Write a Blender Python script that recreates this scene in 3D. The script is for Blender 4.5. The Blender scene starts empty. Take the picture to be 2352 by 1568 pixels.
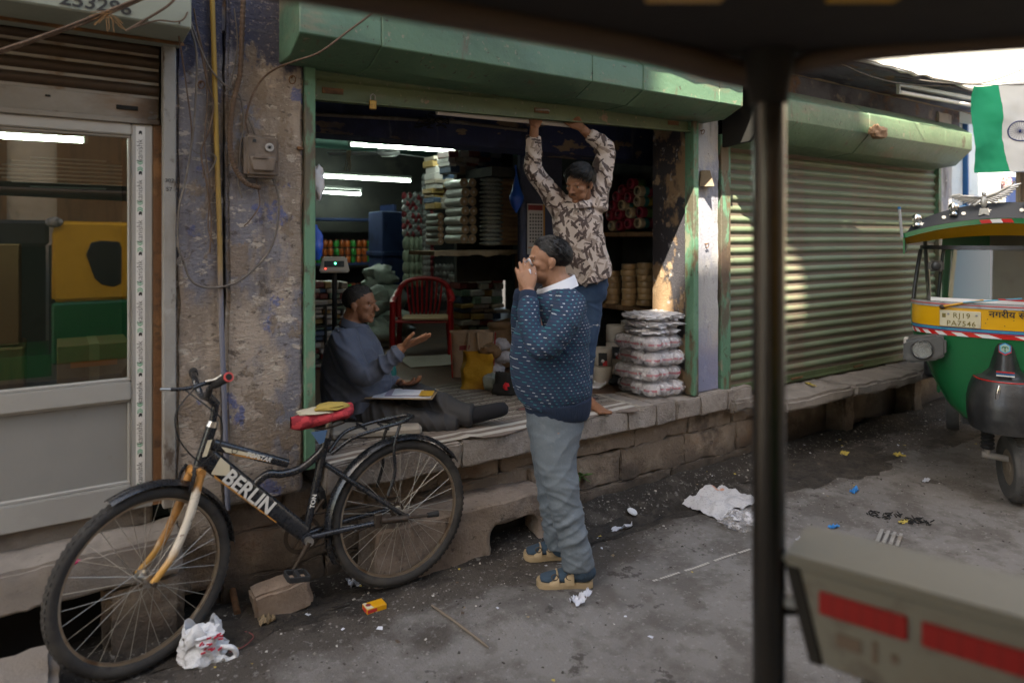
import bpy, bmesh, math, random
from mathutils import Vector as V, Matrix, noise
random.seed(7)
R = math.radians
PI = math.pi
C = bpy.context.scene.collection
S = bpy.context.scene

# ------------------------------------------------------------------ camera, light, exposure
YAW, CAMH, CAMD = 34.0, 1.58, 3.06            # looking along the lane, facade on the plane Y = 0
cam_d = bpy.data.cameras.new('camera'); cam = bpy.data.objects.new('camera', cam_d); C.objects.link(cam)
cam.location = (0, -CAMD, CAMH); cam.rotation_euler = (R(90), 0, R(-YAW))
cam_d.sensor_width = 36; cam_d.lens = 24.0; cam_d.shift_y = -0.1014
cam_d.clip_start = .02; cam_d.clip_end = 600
cam_d.dof.use_dof = True; cam_d.dof.focus_distance = 3.6; cam_d.dof.aperture_fstop = 1.5
S.camera = cam
SUN = V((.62, .62, -1.10)).normalized()       # the way the sunlight travels
w = bpy.data.worlds.new('World'); S.world = w; w.use_nodes = True
nt = w.node_tree; bg = nt.nodes['Background']
sky = nt.nodes.new('ShaderNodeTexSky'); sky.sky_type = 'NISHITA'; sky.sun_disc = False
sky.sun_elevation = math.asin(-SUN.z); sky.sun_rotation = math.atan2(-SUN.x, -SUN.y)
sky.air_density = 1.2; sky.dust_density = 2.5; sky.altitude = 200
nt.links.new(sky.outputs[0], bg.inputs[0]); bg.inputs[1].default_value = .13
sl = bpy.data.lights.new('sun', 'SUN'); sl.energy = 5.0; sl.angle = R(.55); sl.color = (1, .955, .89)
so = bpy.data.objects.new('sun', sl); C.objects.link(so); so.location = (-8, -12, 20)
so.rotation_euler = SUN.to_track_quat('-Z', 'Y').to_euler()
S.view_settings.view_transform = 'Standard'; S.view_settings.look = 'None'
S.view_settings.exposure = 2.3; S.view_settings.gamma = 1
S.view_settings.use_white_balance = True; S.view_settings.white_balance_temperature = 7500; S.view_settings.white_balance_tint = 6
S.render.engine = 'CYCLES'
S.cycles.use_denoising = True; S.cycles.denoising_prefilter = 'ACCURATE'; S.cycles.max_bounces = 7; S.cycles.diffuse_bounces = 4
S.cycles.transparent_max_bounces = 12; S.cycles.sample_clamp_indirect = 6
S.cycles.caustics_reflective = False; S.cycles.caustics_refractive = False

# ------------------------------------------------------------------ where things stand (surveyed from the picture, 2352 wide)
_F = 1568.4; _CX = 1176.0; _HY = 545.7
_ca, _sa = math.cos(R(YAW)), math.sin(R(YAW))
RIGHT = V((_ca, -_sa, 0)); FWD = V((_sa, _ca, 0)); UP = V((0, 0, 1))
def _ray(x, y):
    a = (x - _CX) / _F; b = -(y - _HY) / _F
    return FWD + RIGHT * a + UP * b
CAM = V((0, -CAMD, CAMH))
def PY(x, y, Y=0.): d = _ray(x, y); return CAM + d * ((Y + CAMD) / d.y)
def PX(x, y, X): d = _ray(x, y); return CAM + d * (X / d.x)
def PZ(x, y, Z=0.): d = _ray(x, y); return CAM + d * ((Z - CAMH) / d.z)
def J(x, y, dep): return CAM + _ray(x, y) * dep          # point at a distance along the view

# ------------------------------------------------------------------ materials
def lin(c):
    return tuple(((v / 12.92) if v <= .04045 else ((v + .055) / 1.055) ** 2.4) for v in c)
def hx(s): return lin(tuple(int(s[i:i + 2], 16) / 255 for i in (0, 2, 4)))
MATS = {}
def mat(name, col, rough=.75, metal=0., layers=(), bump=0., bs=60., bst=(1, 1, 1), jit=0., spec=.5, trans=0., ior=1.45,
        emit=None, es=0., alpha=1., coat=0., sss=0., rlay=None, sheen=0.):
    """layers: (colour, scale, lo, hi, amount, stretch, bump_height, kind, seed)"""
    if name in MATS: return MATS[name]
    m = bpy.data.materials.new(name); m.use_nodes = True; MATS[name] = m
    n = m.node_tree.nodes; l = m.node_tree.links; p = n['Principled BSDF']
    p.inputs['Roughness'].default_value = rough; p.inputs['Metallic'].default_value = metal
    p.inputs['Specular IOR Level'].default_value = spec; p.inputs['IOR'].default_value = ior
    p.inputs['Transmission Weight'].default_value = trans; p.inputs['Alpha'].default_value = alpha
    p.inputs['Coat Weight'].default_value = coat; p.inputs['Coat Roughness'].default_value = .15
    p.inputs['Sheen Weight'].default_value = sheen
    if sss: p.inputs['Subsurface Weight'].default_value = sss; p.inputs['Subsurface Radius'].default_value = (.012, .005, .003); p.inputs['Subsurface Scale'].default_value = 1
    if emit: p.inputs['Emission Color'].default_value = (*emit, 1); p.inputs['Emission Strength'].default_value = es
    p.inputs['Base Color'].default_value = (*col, 1)
    if not (layers or bump or jit): return m
    tc = n.new('ShaderNodeTexCoord'); src = tc.outputs['Object']
    cur = None; hgt = None
    def rgb(c):
        q = n.new('ShaderNodeRGB'); q.outputs[0].default_value = (*c, 1); return q.outputs[0]
    def math_(op, a, b):
        q = n.new('ShaderNodeMath'); q.operation = op
        for i, v in enumerate((a, b)):
            if isinstance(v, (int, float)): q.inputs[i].default_value = v
            elif v is not None: l.new(v, q.inputs[i])
        return q.outputs[0]
    cur = rgb(col)
    for k, L in enumerate(layers):
        L = tuple(L) + (None,) * (9 - len(L))
        c, sc, lo, hi, amt, st, bh, kind, seed = L
        amt = 1. if amt is None else amt; st = st or (1, 1, 1); kind = kind or 'noise'
        mp = n.new('ShaderNodeMapping'); mp.inputs['Scale'].default_value = st
        s_ = (k + 1) * 3.7 if seed is None else seed
        mp.inputs['Location'].default_value = (s_, s_ * 1.3, s_ * .7)
        l.new(src, mp.inputs[0])
        if kind == 'vor':
            t = n.new('ShaderNodeTexVoronoi'); t.inputs['Scale'].default_value = sc; f = t.outputs['Distance']
        elif kind == 'crack':
            t = n.new('ShaderNodeTexVoronoi'); t.feature = 'DISTANCE_TO_EDGE'; t.inputs['Scale'].default_value = sc; f = t.outputs['Distance']
        elif kind in ('z', 'y', 'x'):
            t = n.new('ShaderNodeTexNoise'); t.inputs['Scale'].default_value = sc; t.inputs['Detail'].default_value = 8; t.inputs['Roughness'].default_value = .65
            sx = n.new('ShaderNodeSeparateXYZ'); l.new(src, sx.inputs[0])
            f = math_('ADD', sx.outputs['xyz'.index(kind)], math_('MULTIPLY', math_('SUBTRACT', t.outputs[0], .5), (bh or 0) and 1.0 or .35))
        elif kind == 'wave':
            t = n.new('ShaderNodeTexWave'); t.inputs['Scale'].default_value = sc; t.inputs['Distortion'].default_value = 3; t.inputs['Detail'].default_value = 3; f = t.outputs['Fac']
        else:
            t = n.new('ShaderNodeTexNoise'); t.inputs['Scale'].default_value = sc; t.inputs['Detail'].default_value = 9; t.inputs['Roughness'].default_value = .62; f = t.outputs[0]
        l.new(mp.outputs[0], t.inputs['Vector'])
        mr = n.new('ShaderNodeMapRange'); mr.interpolation_type = 'SMOOTHSTEP'
        mr.inputs[1].default_value = lo; mr.inputs[2].default_value = hi; mr.inputs[3].default_value = 0; mr.inputs[4].default_value = amt
        if lo > hi:
            mr.inputs[1].default_value = hi; mr.inputs[2].default_value = lo; mr.inputs[3].default_value = amt; mr.inputs[4].default_value = 0
        l.new(f, mr.inputs[0])
        mx = n.new('ShaderNodeMix'); mx.data_type = 'RGBA'
        l.new(mr.outputs[0], mx.inputs[0]); l.new(cur, mx.inputs[6]); l.new(rgb(c), mx.inputs[7]); cur = mx.outputs[2]
        if bh and kind not in 'xyz':
            q = math_('MULTIPLY', mr.outputs[0], bh); hgt = q if hgt is None else math_('ADD', hgt, q)
    if jit:
        oi = n.new('ShaderNodeObjectInfo'); hs = n.new('ShaderNodeHueSaturation')
        v = math_('ADD', math_('MULTIPLY', oi.outputs['Random'], 2 * jit), 1 - jit); l.new(v, hs.inputs['Value']); l.new(cur, hs.inputs['Color']); cur = hs.outputs[0]
    l.new(cur, p.inputs['Base Color'])
    if bump:
        mp = n.new('ShaderNodeMapping'); mp.inputs['Scale'].default_value = bst; l.new(src, mp.inputs[0])
        t = n.new('ShaderNodeTexNoise'); t.inputs['Scale'].default_value = bs; t.inputs['Detail'].default_value = 8; t.inputs['Roughness'].default_value = .65
        l.new(mp.outputs[0], t.inputs['Vector'])
        q = math_('MULTIPLY', t.outputs[0], bump); hgt = q if hgt is None else math_('ADD', hgt, q)
        if rlay:
            l.new(math_('ADD', math_('MULTIPLY', t.outputs[0], rlay), rough - rlay / 2), p.inputs['Roughness'])
    if hgt is not None:
        b = n.new('ShaderNodeBump'); b.inputs['Strength'].default_value = 1.; b.inputs['Distance'].default_value = 1.
        l.new(hgt, b.inputs['Height']); l.new(b.outputs[0], p.inputs['Normal'])
    return m

# ------------------------------------------------------------------ mesh building
class MB:
    def __init__(s): s.v = []; s.f = []; s.mi = []; s.cur = 0
    def _add(s, vs, fs):
        o = len(s.v); s.v += [tuple(p) for p in vs]
        for f in fs: s.f.append(tuple(i + o for i in f)); s.mi.append(s.cur)
        return s
    def box(s, x0, x1, y0, y1, z0, z1, M=None):
        vs = [V((x, y, z)) for x in (x0, x1) for y in (y0, y1) for z in (z0, z1)]
        if M: vs = [M @ p for p in vs]
        return s._add(vs, [(0, 1, 3, 2), (4, 6, 7, 5), (0, 4, 5, 1), (2, 3, 7, 6), (0, 2, 6, 4), (1, 5, 7, 3)])
    def cbox(s, c, sx, sy, sz, M=None):
        T = Matrix.Translation(V(c))
        if M: T = T @ M
        return s.box(-sx / 2, sx / 2, -sy / 2, sy / 2, -sz / 2, sz / 2, T)
    def prism(s, pts, axis, a0, a1, M=None):
        """pts 2-D outline; axis x: (y,z), y: (x,z), z: (x,y)"""
        def mk(p, a):
            q = {'x': (a, p[0], p[1]), 'y': (p[0], a, p[1]), 'z': (p[0], p[1], a)}[axis]
            return M @ V(q) if M else V(q)
        n = len(pts); vs = [mk(p, a0) for p in pts] + [mk(p, a1) for p in pts]
        fs = [tuple(range(n))[::-1], tuple(range(n, 2 * n))] + [(i, (i + 1) % n, n + (i + 1) % n, n + i) for i in range(n)]
        return s._add(vs, fs)
    def tube(s, pts, r, n=8, cap=True, closed=False):
        pts = [V(p) for p in pts]; N = len(pts); rr = r if isinstance(r, (list, tuple)) else [r] * N
        up = None; rings = []
        for i, p in enumerate(pts):
            if closed: t = (pts[(i + 1) % N] - pts[i - 1])
            else: t = pts[min(i + 1, N - 1)] - pts[max(i - 1, 0)]
            t = t.normalized() if t.length > 1e-9 else V((0, 0, 1))
            if up is None:
                up = t.orthogonal().normalized()
            up = (up - t * up.dot(t)); up = up.normalized() if up.length > 1e-6 else t.orthogonal().normalized()
            b = t.cross(up)
            rings.append([p + (up * math.cos(2 * PI * k / n) + b * math.sin(2 * PI * k / n)) * rr[i] for k in range(n)])
        vs = [q for g in rings for q in g]; fs = []
        for i in range(N if closed else N - 1):
            a = i * n; b = ((i + 1) % N) * n
            for k in range(n): fs.append((a + k, a + (k + 1) % n, b + (k + 1) % n, b + k))
        if cap and not closed: fs += [tuple(range(n))[::-1], tuple(range((N - 1) * n, N * n))]
        return s._add(vs, fs)
    def lathe(s, prof, M=None, n=16, ang=2 * PI):
        """prof [(r, h)] about local Z"""
        full = abs(ang - 2 * PI) < 1e-6; m = n if full else n + 1; vs = []
        for r, h in prof:
            for k in range(m):
                a = ang * k / n; q = V((r * math.cos(a), r * math.sin(a), h)); vs.append(M @ q if M else q)
        fs = []
        for i in range(len(prof) - 1):
            for k in range(n):
                k2 = (k + 1) % m; fs.append((i * m + k, i * m + k2, (i + 1) * m + k2, (i + 1) * m + k))
        if full and (abs(prof[0][0] - prof[-1][0]) + abs(prof[0][1] - prof[-1][1])) > 1e-6:
            if prof[0][0] > 1e-6: fs.append(tuple(range(m))[::-1])
            if prof[-1][0] > 1e-6: fs.append(tuple(range((len(prof) - 1) * m, len(prof) * m)))
        return s._add(vs, fs)
    def ell(s, c, r, M=None, n=14, m=9):
        if isinstance(r, (int, float)): r = (r, r, r)
        vs = []; c = V(c)
        for i in range(m + 1):
            th = PI * i / m
            for k in range(n):
                a = 2 * PI * k / n; q = V((r[0] * math.sin(th) * math.cos(a), r[1] * math.sin(th) * math.sin(a), r[2] * math.cos(th)))
                vs.append(c + (M @ q if M else q))
        fs = [(i * n + k, (i + 1) * n + k, (i + 1) * n + (k + 1) % n, i * n + (k + 1) % n) for i in range(m) for k in range(n)]
        return s._add(vs, fs)
    def grid(s, fn, nu, nv, two=None):
        vs = [fn(i / nu, j / nv) for i in range(nu + 1) for j in range(nv + 1)]
        fs = [(i * (nv + 1) + j, (i + 1) * (nv + 1) + j, (i + 1) * (nv + 1) + j + 1, i * (nv + 1) + j + 1) for i in range(nu) for j in range(nv)]
        if two:   # a second sheet 'two' metres along -normal, closed round the rim
            n = len(vs); tmp = bpy.data.meshes.new('t'); tmp.from_pydata([tuple(p) for p in vs], [], fs); tmp.update()
            vs2 = [V(vs[i]) - tmp.vertices[i].normal * two for i in range(n)]; bpy.data.meshes.remove(tmp)
            vs = list(vs) + vs2; fs = fs + [tuple(n + i for i in f)[::-1] for f in fs]
            rim = [(i, 0) for i in range(nu + 1)] + [(nu, j) for j in range(1, nv + 1)] + [(i, nv) for i in range(nu - 1, -1, -1)] + [(0, j) for j in range(nv - 1, 0, -1)]
            id_ = [i * (nv + 1) + j for i, j in rim]
            for a, b in zip(id_, id_[1:] + id_[:1]): fs.append((b, a, n + a, n + b))
        return s._add(vs, fs)
    def mesh(s, name, bevel=0., seg=1, smooth=None, weld=1e-5, mats=()):
        me = bpy.data.meshes.new(name); me.from_pydata(s.v, [], s.f)
        for p, i in zip(me.polygons, s.mi): p.material_index = i
        bm = bmesh.new(); bm.from_mesh(me)
        if weld: bmesh.ops.remove_doubles(bm, verts=bm.verts, dist=weld)
        bmesh.ops.recalc_face_normals(bm, faces=bm.faces)
        if bevel:
            es = [e for e in bm.edges if len(e.link_faces) == 2 and e.calc_face_angle(0) > .5]
            bmesh.ops.bevel(bm, geom=es, offset=bevel, segments=seg, affect='EDGES', clamp_overlap=True)
        bm.to_mesh(me); bm.free()
        if smooth is not None:
            me.polygons.foreach_set('use_smooth', [True] * len(me.polygons)); me.set_sharp_from_angle(angle=R(smooth))
        me.update()
        return me
    def build(s, name, m, parent=None, bevel=0., seg=1, smooth=None, weld=1e-5):
        me = s.mesh(name, bevel, seg, smooth, weld)
        for k in (m if isinstance(m, (list, tuple)) else [m]): me.materials.append(k)
        return put(name, me, parent)
def put(name, me, parent=None, loc=None, M=None):
    o = bpy.data.objects.new(name, me); C.objects.link(o)
    if parent is not None: o.parent = parent
    if M is not None: o.matrix_local = M
    elif loc is not None: o.location = loc
    return o
def tag(o, label=None, cat=None, group=None, kind=None):
    if label: o['label'] = label
    if cat: o['category'] = cat
    if group: o['group'] = group
    if kind: o['kind'] = kind
    return o
def thing(name, label, cat, group=None, loc=(0, 0, 0), rz=0., M=None):
    o = bpy.data.objects.new(name, None); C.objects.link(o); o.empty_display_size = .1
    if M is not None: o.matrix_local = M
    else: o.location = loc; o.rotation_euler = (0, 0, rz)
    return tag(o, label, cat, group)
def copy_tree(o, parent=None, label=None, loc=None, rz=None):
    c = o.copy(); C.objects.link(c); c.parent = parent
    if label: c['label'] = label
    if loc is not None: c.location = loc
    if rz is not None: c.rotation_euler = (0, 0, rz)
    for ch in list(o.children): copy_tree(ch, c)
    return c
def bez(pts, n=12, closed=False):
    """Catmull-Rom through pts"""
    P = [V(p) for p in pts]; N = len(P); out = []
    for i in range(N if closed else N - 1):
        a, b = P[i], P[(i + 1) % N]
        p0 = P[i - 1] if (closed or i) else a * 2 - b; p3 = P[(i + 2) % N] if (closed or i + 2 < N) else b * 2 - a
        for k in range(n):
            t = k / n; out.append(.5 * ((2 * a) + (b - p0) * t + (2 * p0 - 5 * a + 4 * b - p3) * t * t + (3 * a - p0 - 3 * b + p3) * t ** 3))
    if not closed: out.append(P[-1])
    return out
def fbm(p, sc=1., oc=4): return noise.fractal(V(p) * sc, 1., 2., oc, noise_basis='PERLIN_ORIGINAL')
def stone(name, x0, x1, y0, y1, z0, z1, m, parent=None, amp=.008, cell=.05, bev=.012, seed=0., M=None):
    bm = bmesh.new(); bmesh.ops.create_cube(bm, size=1)
    for v in bm.verts: v.co = V(((x0 + x1) / 2 + v.co.x * (x1 - x0), (y0 + y1) / 2 + v.co.y * (y1 - y0), (z0 + z1) / 2 + v.co.z * (z1 - z0)))
    bmesh.ops.bevel(bm, geom=bm.edges[:], offset=bev, segments=2, affect='EDGES')
    for _ in range(6):
        es = [e for e in bm.edges if e.calc_length() > cell]
        if not es: break
        bmesh.ops.subdivide_edges(bm, edges=es, cuts=1, use_grid_fill=True)
    for v in bm.verts:
        q = v.co + V((seed * 1.7, seed, seed * .6))
        v.co += V((fbm(q, 7), fbm(q + V((9, 3, 1)), 7), fbm(q + V((2, 8, 5)), 7))) * amp + V((fbm(q, 28, 2), fbm(q + V((4, 4, 4)), 28, 2), fbm(q + V((7, 1, 3)), 28, 2))) * amp * .35
        if M: v.co = M @ v.co
    me = bpy.data.meshes.new(name); bmesh.ops.recalc_face_normals(bm, faces=bm.faces[:]); bm.to_mesh(me); bm.free()
    me.polygons.foreach_set('use_smooth', [True] * len(me.polygons)); me.set_sharp_from_angle(angle=R(50))
    me.materials.append(m); return put(name, me, parent)
def rough(mb, name, m, parent, amp=.01, cell=.045, seed=0.):
    me = mb.mesh(name, bevel=.01); bm = bmesh.new(); bm.from_mesh(me); bmesh.ops.triangulate(bm, faces=bm.faces[:])
    for _ in range(5):
        es = [e for e in bm.edges if e.calc_length() > cell]
        if not es: break
        bmesh.ops.subdivide_edges(bm, edges=es, cuts=1); bmesh.ops.triangulate(bm, faces=bm.faces[:])
    for v in bm.verts:
        q = v.co + V((seed, seed, seed)); v.co += V((fbm(q, 7), fbm(q + V((9, 3, 1)), 7), fbm(q + V((2, 8, 5)), 7))) * amp + V((fbm(q, 26, 2), fbm(q + V((4, 4, 4)), 26, 2), fbm(q + V((7, 1, 3)), 26, 2))) * amp * .4
    bm.to_mesh(me); bm.free(); me.polygons.foreach_set('use_smooth', [True] * len(me.polygons)); me.set_sharp_from_angle(angle=R(40)); me.materials.append(m); return put(name, me, parent)
def text_mesh(txt, size, m, M, parent, name='lettering', bold=0., ext=.0004, align='LEFT', sx=1., shear=0., spacing=1.):
    cu = bpy.data.curves.new('t', 'FONT'); cu.body = txt; cu.size = size; cu.extrude = ext; cu.offset = bold; cu.align_x = align; cu.shear = shear; cu.space_character = spacing
    cu.resolution_u = 3
    o = bpy.data.objects.new('t', cu); C.objects.link(o); bpy.context.view_layer.update()
    me = bpy.data.meshes.new_from_object(o.evaluated_get(bpy.context.evaluated_depsgraph_get()))
    bpy.data.objects.remove(o); bpy.data.curves.remove(cu)
    if sx != 1: me.transform(Matrix.Diagonal((sx, 1, 1, 1)))
    me.transform(M); me.name = name; me.materials.clear(); me.materials.append(m)
    return put(name, me, parent)
def frame(o, x, y, z=None):
    """matrix with local x,y axes along the given world directions at o"""
    x = V(x).normalized(); y = V(y); y = (y - x * y.dot(x)).normalized(); z = x.cross(y)
    return Matrix(((x.x, y.x, z.x, o[0]), (x.y, y.y, z.y, o[1]), (x.z, y.z, z.z, o[2]), (0, 0, 0, 1)))
# ------------------------------------------------------------------ surfaces of the place
m_wall = mat('painted_plaster', (.23, .185, .15), .9, layers=[
    ((.345, .285, .235), 3.4, .46, .55, .9, (1, 1, .6), .004),
    ((.15, .155, .195), 2.1, .50, .57, .8, (1, 1, .5), .003),
    ((.085, .11, .26), 5.0, .585, .62, .8, (1, 1, .8), .002),
    ((.085, .065, .05), 3.2, .50, .66, .8, (2.2, 2.2, .18)),
    ((.52, .46, .39), 15., .58, .62, .6, (1, 1, 2.2), .003),
    ((.05, .037, .03), 19., .58, .66, .7, (1, 1, 1.6), -.002),
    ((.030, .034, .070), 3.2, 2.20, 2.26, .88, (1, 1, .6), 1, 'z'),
    ((.20, .15, .11), 5.5, .56, .60, .8, (1, 1, .6), .003, None, 31.),
    ((.55, .31, .02), 3.1, .705, .709, .95, (1, 1, 1.6), -.004, None, 5.),
    ((.33, .28, .24), 70., .56, .66, .5), ((.05, .04, .034), 55., .60, .68, .6)], bump=.010, bs=48, bst=(1, 1, 1.8))
m_wall_pale = mat('pale_blue_limewash', (.40, .385, .38), .9, layers=[
    ((.23, .235, .29), 3.2, .50, .64, .8, (1, 1, .5), .002), ((.46, .40, .33), 2.3, .55, .62, .8, (1, 1, .7), .003),
    ((.085, .075, .07), 6., .52, .7, .75, (1.3, 1.3, .4)), ((.52, .50, .48), 11., .60, .67, .6, None, .002),
    ((.09, .12, .30), 2.6, 1.05, .72, .6, (1, 1, 1), 0, 'z'), ((.05, .04, .035), 20, .63, .72, .8)], bump=.005, bs=60)
m_jamb = mat('jamb_plaster', (.30, .20, .12), .9, layers=[
    ((.035, .037, .05), 3.0, .50, .56, .95, (1, 1, .7), .004), ((.42, .30, .19), 5., .56, .62, .8, None, .003),
    ((.40, .40, .42), 14., .60, .66, .7), ((.07, .05, .04), 9, .58, .7, .7, (1, 1, .5))], bump=.006, bs=70)
m_stone = mat('platform_sandstone', (.25, .215, .19), .92, layers=[
    ((.34, .30, .27), 4., .46, .6, .8), ((.14, .16, .24), 2.6, .58, .66, .45), ((.12, .10, .085), 7., .50, .68, .7),
    ((.38, .35, .33), 30., .58, .66, .5), ((.05, .042, .036), 40., .60, .7, .5)], bump=.010, bs=85)
m_plinth = mat('plinth_stone', (.19, .145, .11), .92, layers=[
    ((.29, .23, .18), 3., .48, .60, .8), ((.075, .055, .042), 4.5, .50, .66, .8), ((.19, .10, .05), 2.2, .58, .70, .55),
    ((.30, .26, .22), 22., .60, .68, .5), ((.03, .025, .022), 25., .62, .72, .6), ((.045, .037, .032), 5., .26, .04, .85, None, 0, 'z')], bump=.012, bs=60)
m_mud = mat('wet_mud', (.030, .024, .019), .8, layers=[((.065, .053, .043), 6., .45, .65, .8), ((.012, .010, .009), 14., .5, .66, .8), ((.13, .11, .09), 60., .62, .68, .5)], bump=.02, bs=45, rlay=.5)
m_dirt = mat('loose_dark_dirt', (.062, .052, .044), .95, layers=[((.11, .095, .083), 5., .48, .56, .9), ((.03, .025, .021), 9., .52, .62, .8), ((.15, .135, .12), 45., .6, .66, .6)], bump=.02, bs=50)
m_ground = mat('lane_concrete', (.165, .150, .140), .92, layers=[
    ((.205, .190, .178), 1.7, .42, .6, .8), ((.10, .086, .075), 3.1, .46, .60, .8, None, -.001), ((.10, .085, .073), 9., .52, .68, .6),
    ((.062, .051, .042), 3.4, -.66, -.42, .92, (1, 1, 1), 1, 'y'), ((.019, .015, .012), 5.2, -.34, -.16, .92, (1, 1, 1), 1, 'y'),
    ((.05, .042, .036), 5.5, .62, .66, .8), ((.28, .265, .25), 40., .58, .64, .45), ((.035, .03, .026), 60., .64, .70, .7), ((.34, .32, .29), 150., .67, .71, .6)], bump=.012, bs=90)
m_slabst = mat('door_step_concrete', (.20, .175, .155), .9, layers=[((.26, .23, .205), 2.6, .45, .62, .8), ((.15, .125, .11), 6., .52, .68, .7), ((.10, .085, .075), 24., .6, .7, .6)], bump=.004, bs=90)
m_step = mat('reddish_step_stone', (.20, .155, .125), .9, layers=[((.26, .21, .175), 3., .46, .58, .8), ((.10, .075, .06), 5., .50, .62, .8), ((.13, .055, .03), 2.8, .62, .65, .9), ((.30, .27, .24), 30., .58, .64, .4), ((.03, .025, .022), 28., .60, .68, .6)], bump=.010, bs=60)
def green_mat(name, base=(.078, .148, .092), dirt=.92):
    return mat(name, base, .5, layers=[
        ((base[0] * .62, base[1] * .66, base[2] * .70), 2.3, .45, .62, .7, (.5, 1, 1)),
        ((.17, .13, .085), 3.5, .56, .72, dirt, (.5, .5, 1.6)), ((.10, .07, .045), 9., .60, .72, dirt, (1.5, 1, .35)),
        ((.17, .14, .09), 2.2, 2.52, 2.60, .55, (1, 1, 1), 0, 'z'), ((.24, .19, .14), 26., .62, .67, .6), ((.045, .03, .022), 34., .62, .67, .8, None, -.001), ((.05, .035, .022), 2.6, .66, .68, .85, (.8, 1, .5)), ((.26, .13, .09), 4.2, .69, .70, .7)], bump=.004, bs=18, rlay=.3)
m_green = green_mat('green_hood_paint')
m_green_d = green_mat('green_shutter_paint', (.085, .115, .05), .95)
m_green_slat = mat('green_slat_paint', (.115, .15, .09), .6, layers=[((.165, .205, .13), 2.2, .45, .62, .6, (.6, 1, 1)), ((.17, .125, .09), 3., .48, .62, .8, (.8, 1, .6)), ((.06, .045, .035), 12., .62, .72, .7, (.4, 1, 1)), ((.10, .14, .07), 7., .58, .7, .5)], bump=.002, bs=30, jit=.1)
m_dust_slat = mat('dusty_slat_recess', (.125, .10, .075), .9, layers=[((.11, .08, .06), 5., .5, .66, .7, (.5, 1, 1)), ((.08, .06, .045), 16, .6, .7, .6)], bump=.002, bs=60, jit=.08)
m_greenbar = mat('green_rail_paint', (.095, .205, .13), .6, layers=[((.12, .07, .04), 5., .53, .60, .9, (1, 1, .35), -.002), ((.24, .20, .15), 9., .58, .66, .7, (1, 1, .5), -.001), ((.05, .033, .022), 16., .58, .68, .8), ((.15, .27, .18), 3., .55, .7, .6), ((.09, .06, .045), 2.4, .52, .57, .85, (1, 1, .4), -.002, None, 17.)], bump=.003, bs=50)
m_rustgrey = mat('rusty_grey_shutter', (.22, .195, .165), .6, metal=.15, layers=[
    ((.30, .275, .245), 3., .45, .62, .7, (.6, 1, 1)), ((.17, .085, .032), 4., .50, .66, .85, (.35, 1, 1)), ((.07, .038, .018), 9., .56, .68, .85, (.5, 1, 1)),
    ((.035, .022, .013), 2.2, .22, .36, .85, (1, 1, 1), 0, 'x'), ((.09, .085, .08), 3.2, .64, .66, .8, (1, 1, 2))], bump=.002, bs=50, rlay=.3, jit=.08)
m_rust = mat('rust', (.14, .065, .028), .85, layers=[((.24, .12, .05), 8., .5, .65, .8), ((.05, .028, .016), 14., .5, .68, .8)], bump=.004, bs=80)
m_greyrail = mat('grey_channel', (.25, .24, .225), .7, layers=[((.16, .12, .085), 5., .5, .66, .7, (1, 1, .4)), ((.07, .045, .03), 11., .58, .68, .9, (1, 1, .5)), ((.34, .33, .31), 7., .58, .68, .6)], bump=.002, bs=60)
m_alu = mat('champagne_aluminium', (.37, .365, .35), .42, metal=.35, layers=[((.32, .31, .295), 3., .45, .6, .5), ((.24, .225, .21), 11., .60, .72, .4)], bump=.0006, bs=40, bst=(1, 1, 12))
m_alu_panel = mat('taupe_door_panel', (.215, .212, .205), .48, metal=.1, layers=[((.235, .23, .22), 2., .45, .65, .7), ((.18, .16, .14), 14., .64, .72, .5)], bump=.0006, bs=25)
m_sticker = mat('white_protective_tape', (.62, .60, .57), .5)
m_ink = mat('black_print', (.02, .02, .02), .6); m_inkg = mat('green_print', (.02, .30, .13), .6)
m_black = mat('black_and_void_shade', (.012, .011, .010), .9)  # plain black; also colours hollow backs and spool holes in place of shade
m_navy = mat('navy_flaking_paint', (.022, .030, .085), .85, layers=[((.24, .17, .11), 2.8, .585, .60, .9, (.6, 1, 1.6), -.003), ((.010, .013, .03), 3., .45, .62, .7), ((.10, .10, .13), 8., .60, .70, .6, (2, 2, .25)), ((.05, .06, .11), 5., .5, .7, .5)], bump=.004, bs=50)
m_navy_s = mat('navy_shelf_paint', (.022, .045, .14), .7, layers=[((.010, .018, .05), 4., .5, .65, .7)], bump=.002, bs=40)
m_darkwall = mat('dark_interior_plaster', (.035, .036, .033), .9, layers=[((.07, .066, .055), 2., .5, .66, .7), ((.015, .016, .016), 4., .5, .66, .8)], bump=.004, bs=40)  # near-black tone shared by inner walls and backing boards
m_greenceil = mat('dark_green_ceiling', (.030, .10, .075), .7, layers=[((.015, .05, .04), 3., .48, .64, .7)], bump=.002, bs=30)
m_floor = mat('worn_red_floor', (.11, .055, .030), .55, layers=[((.06, .034, .022), 3., .45, .65, .8), ((.16, .10, .06), 7., .56, .68, .5)], bump=.002, bs=60)
m_wood = mat('old_wood', (.17, .095, .045), .8, layers=[((.08, .045, .022), 5., .45, .65, .8, (4, 4, .4)), ((.28, .19, .11), 3., .58, .68, .6, (3, 3, .4))], bump=.004, bs=40, bst=(3, 3, .4))
m_soffit = mat('peeling_soffit', (.15, .155, .20), .9, layers=[((.25, .13, .06), 2.4, .53, .61, .85, (1, 2, 1), .004), ((.055, .055, .075), 3., .48, .64, .8, (.6, 2, 1)), ((.34, .30, .26), 7., .58, .66, .6, (.7, 2, 1))], bump=.006, bs=30)
m_limewash = mat('white_limewash', (.72, .70, .66), .9, layers=[((.52, .48, .42), 2., .52, .68, .6), ((.30, .27, .23), 6., .62, .72, .6), ((.58, .60, .62), 3., .55, .66, .5)], bump=.006, bs=30)
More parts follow.
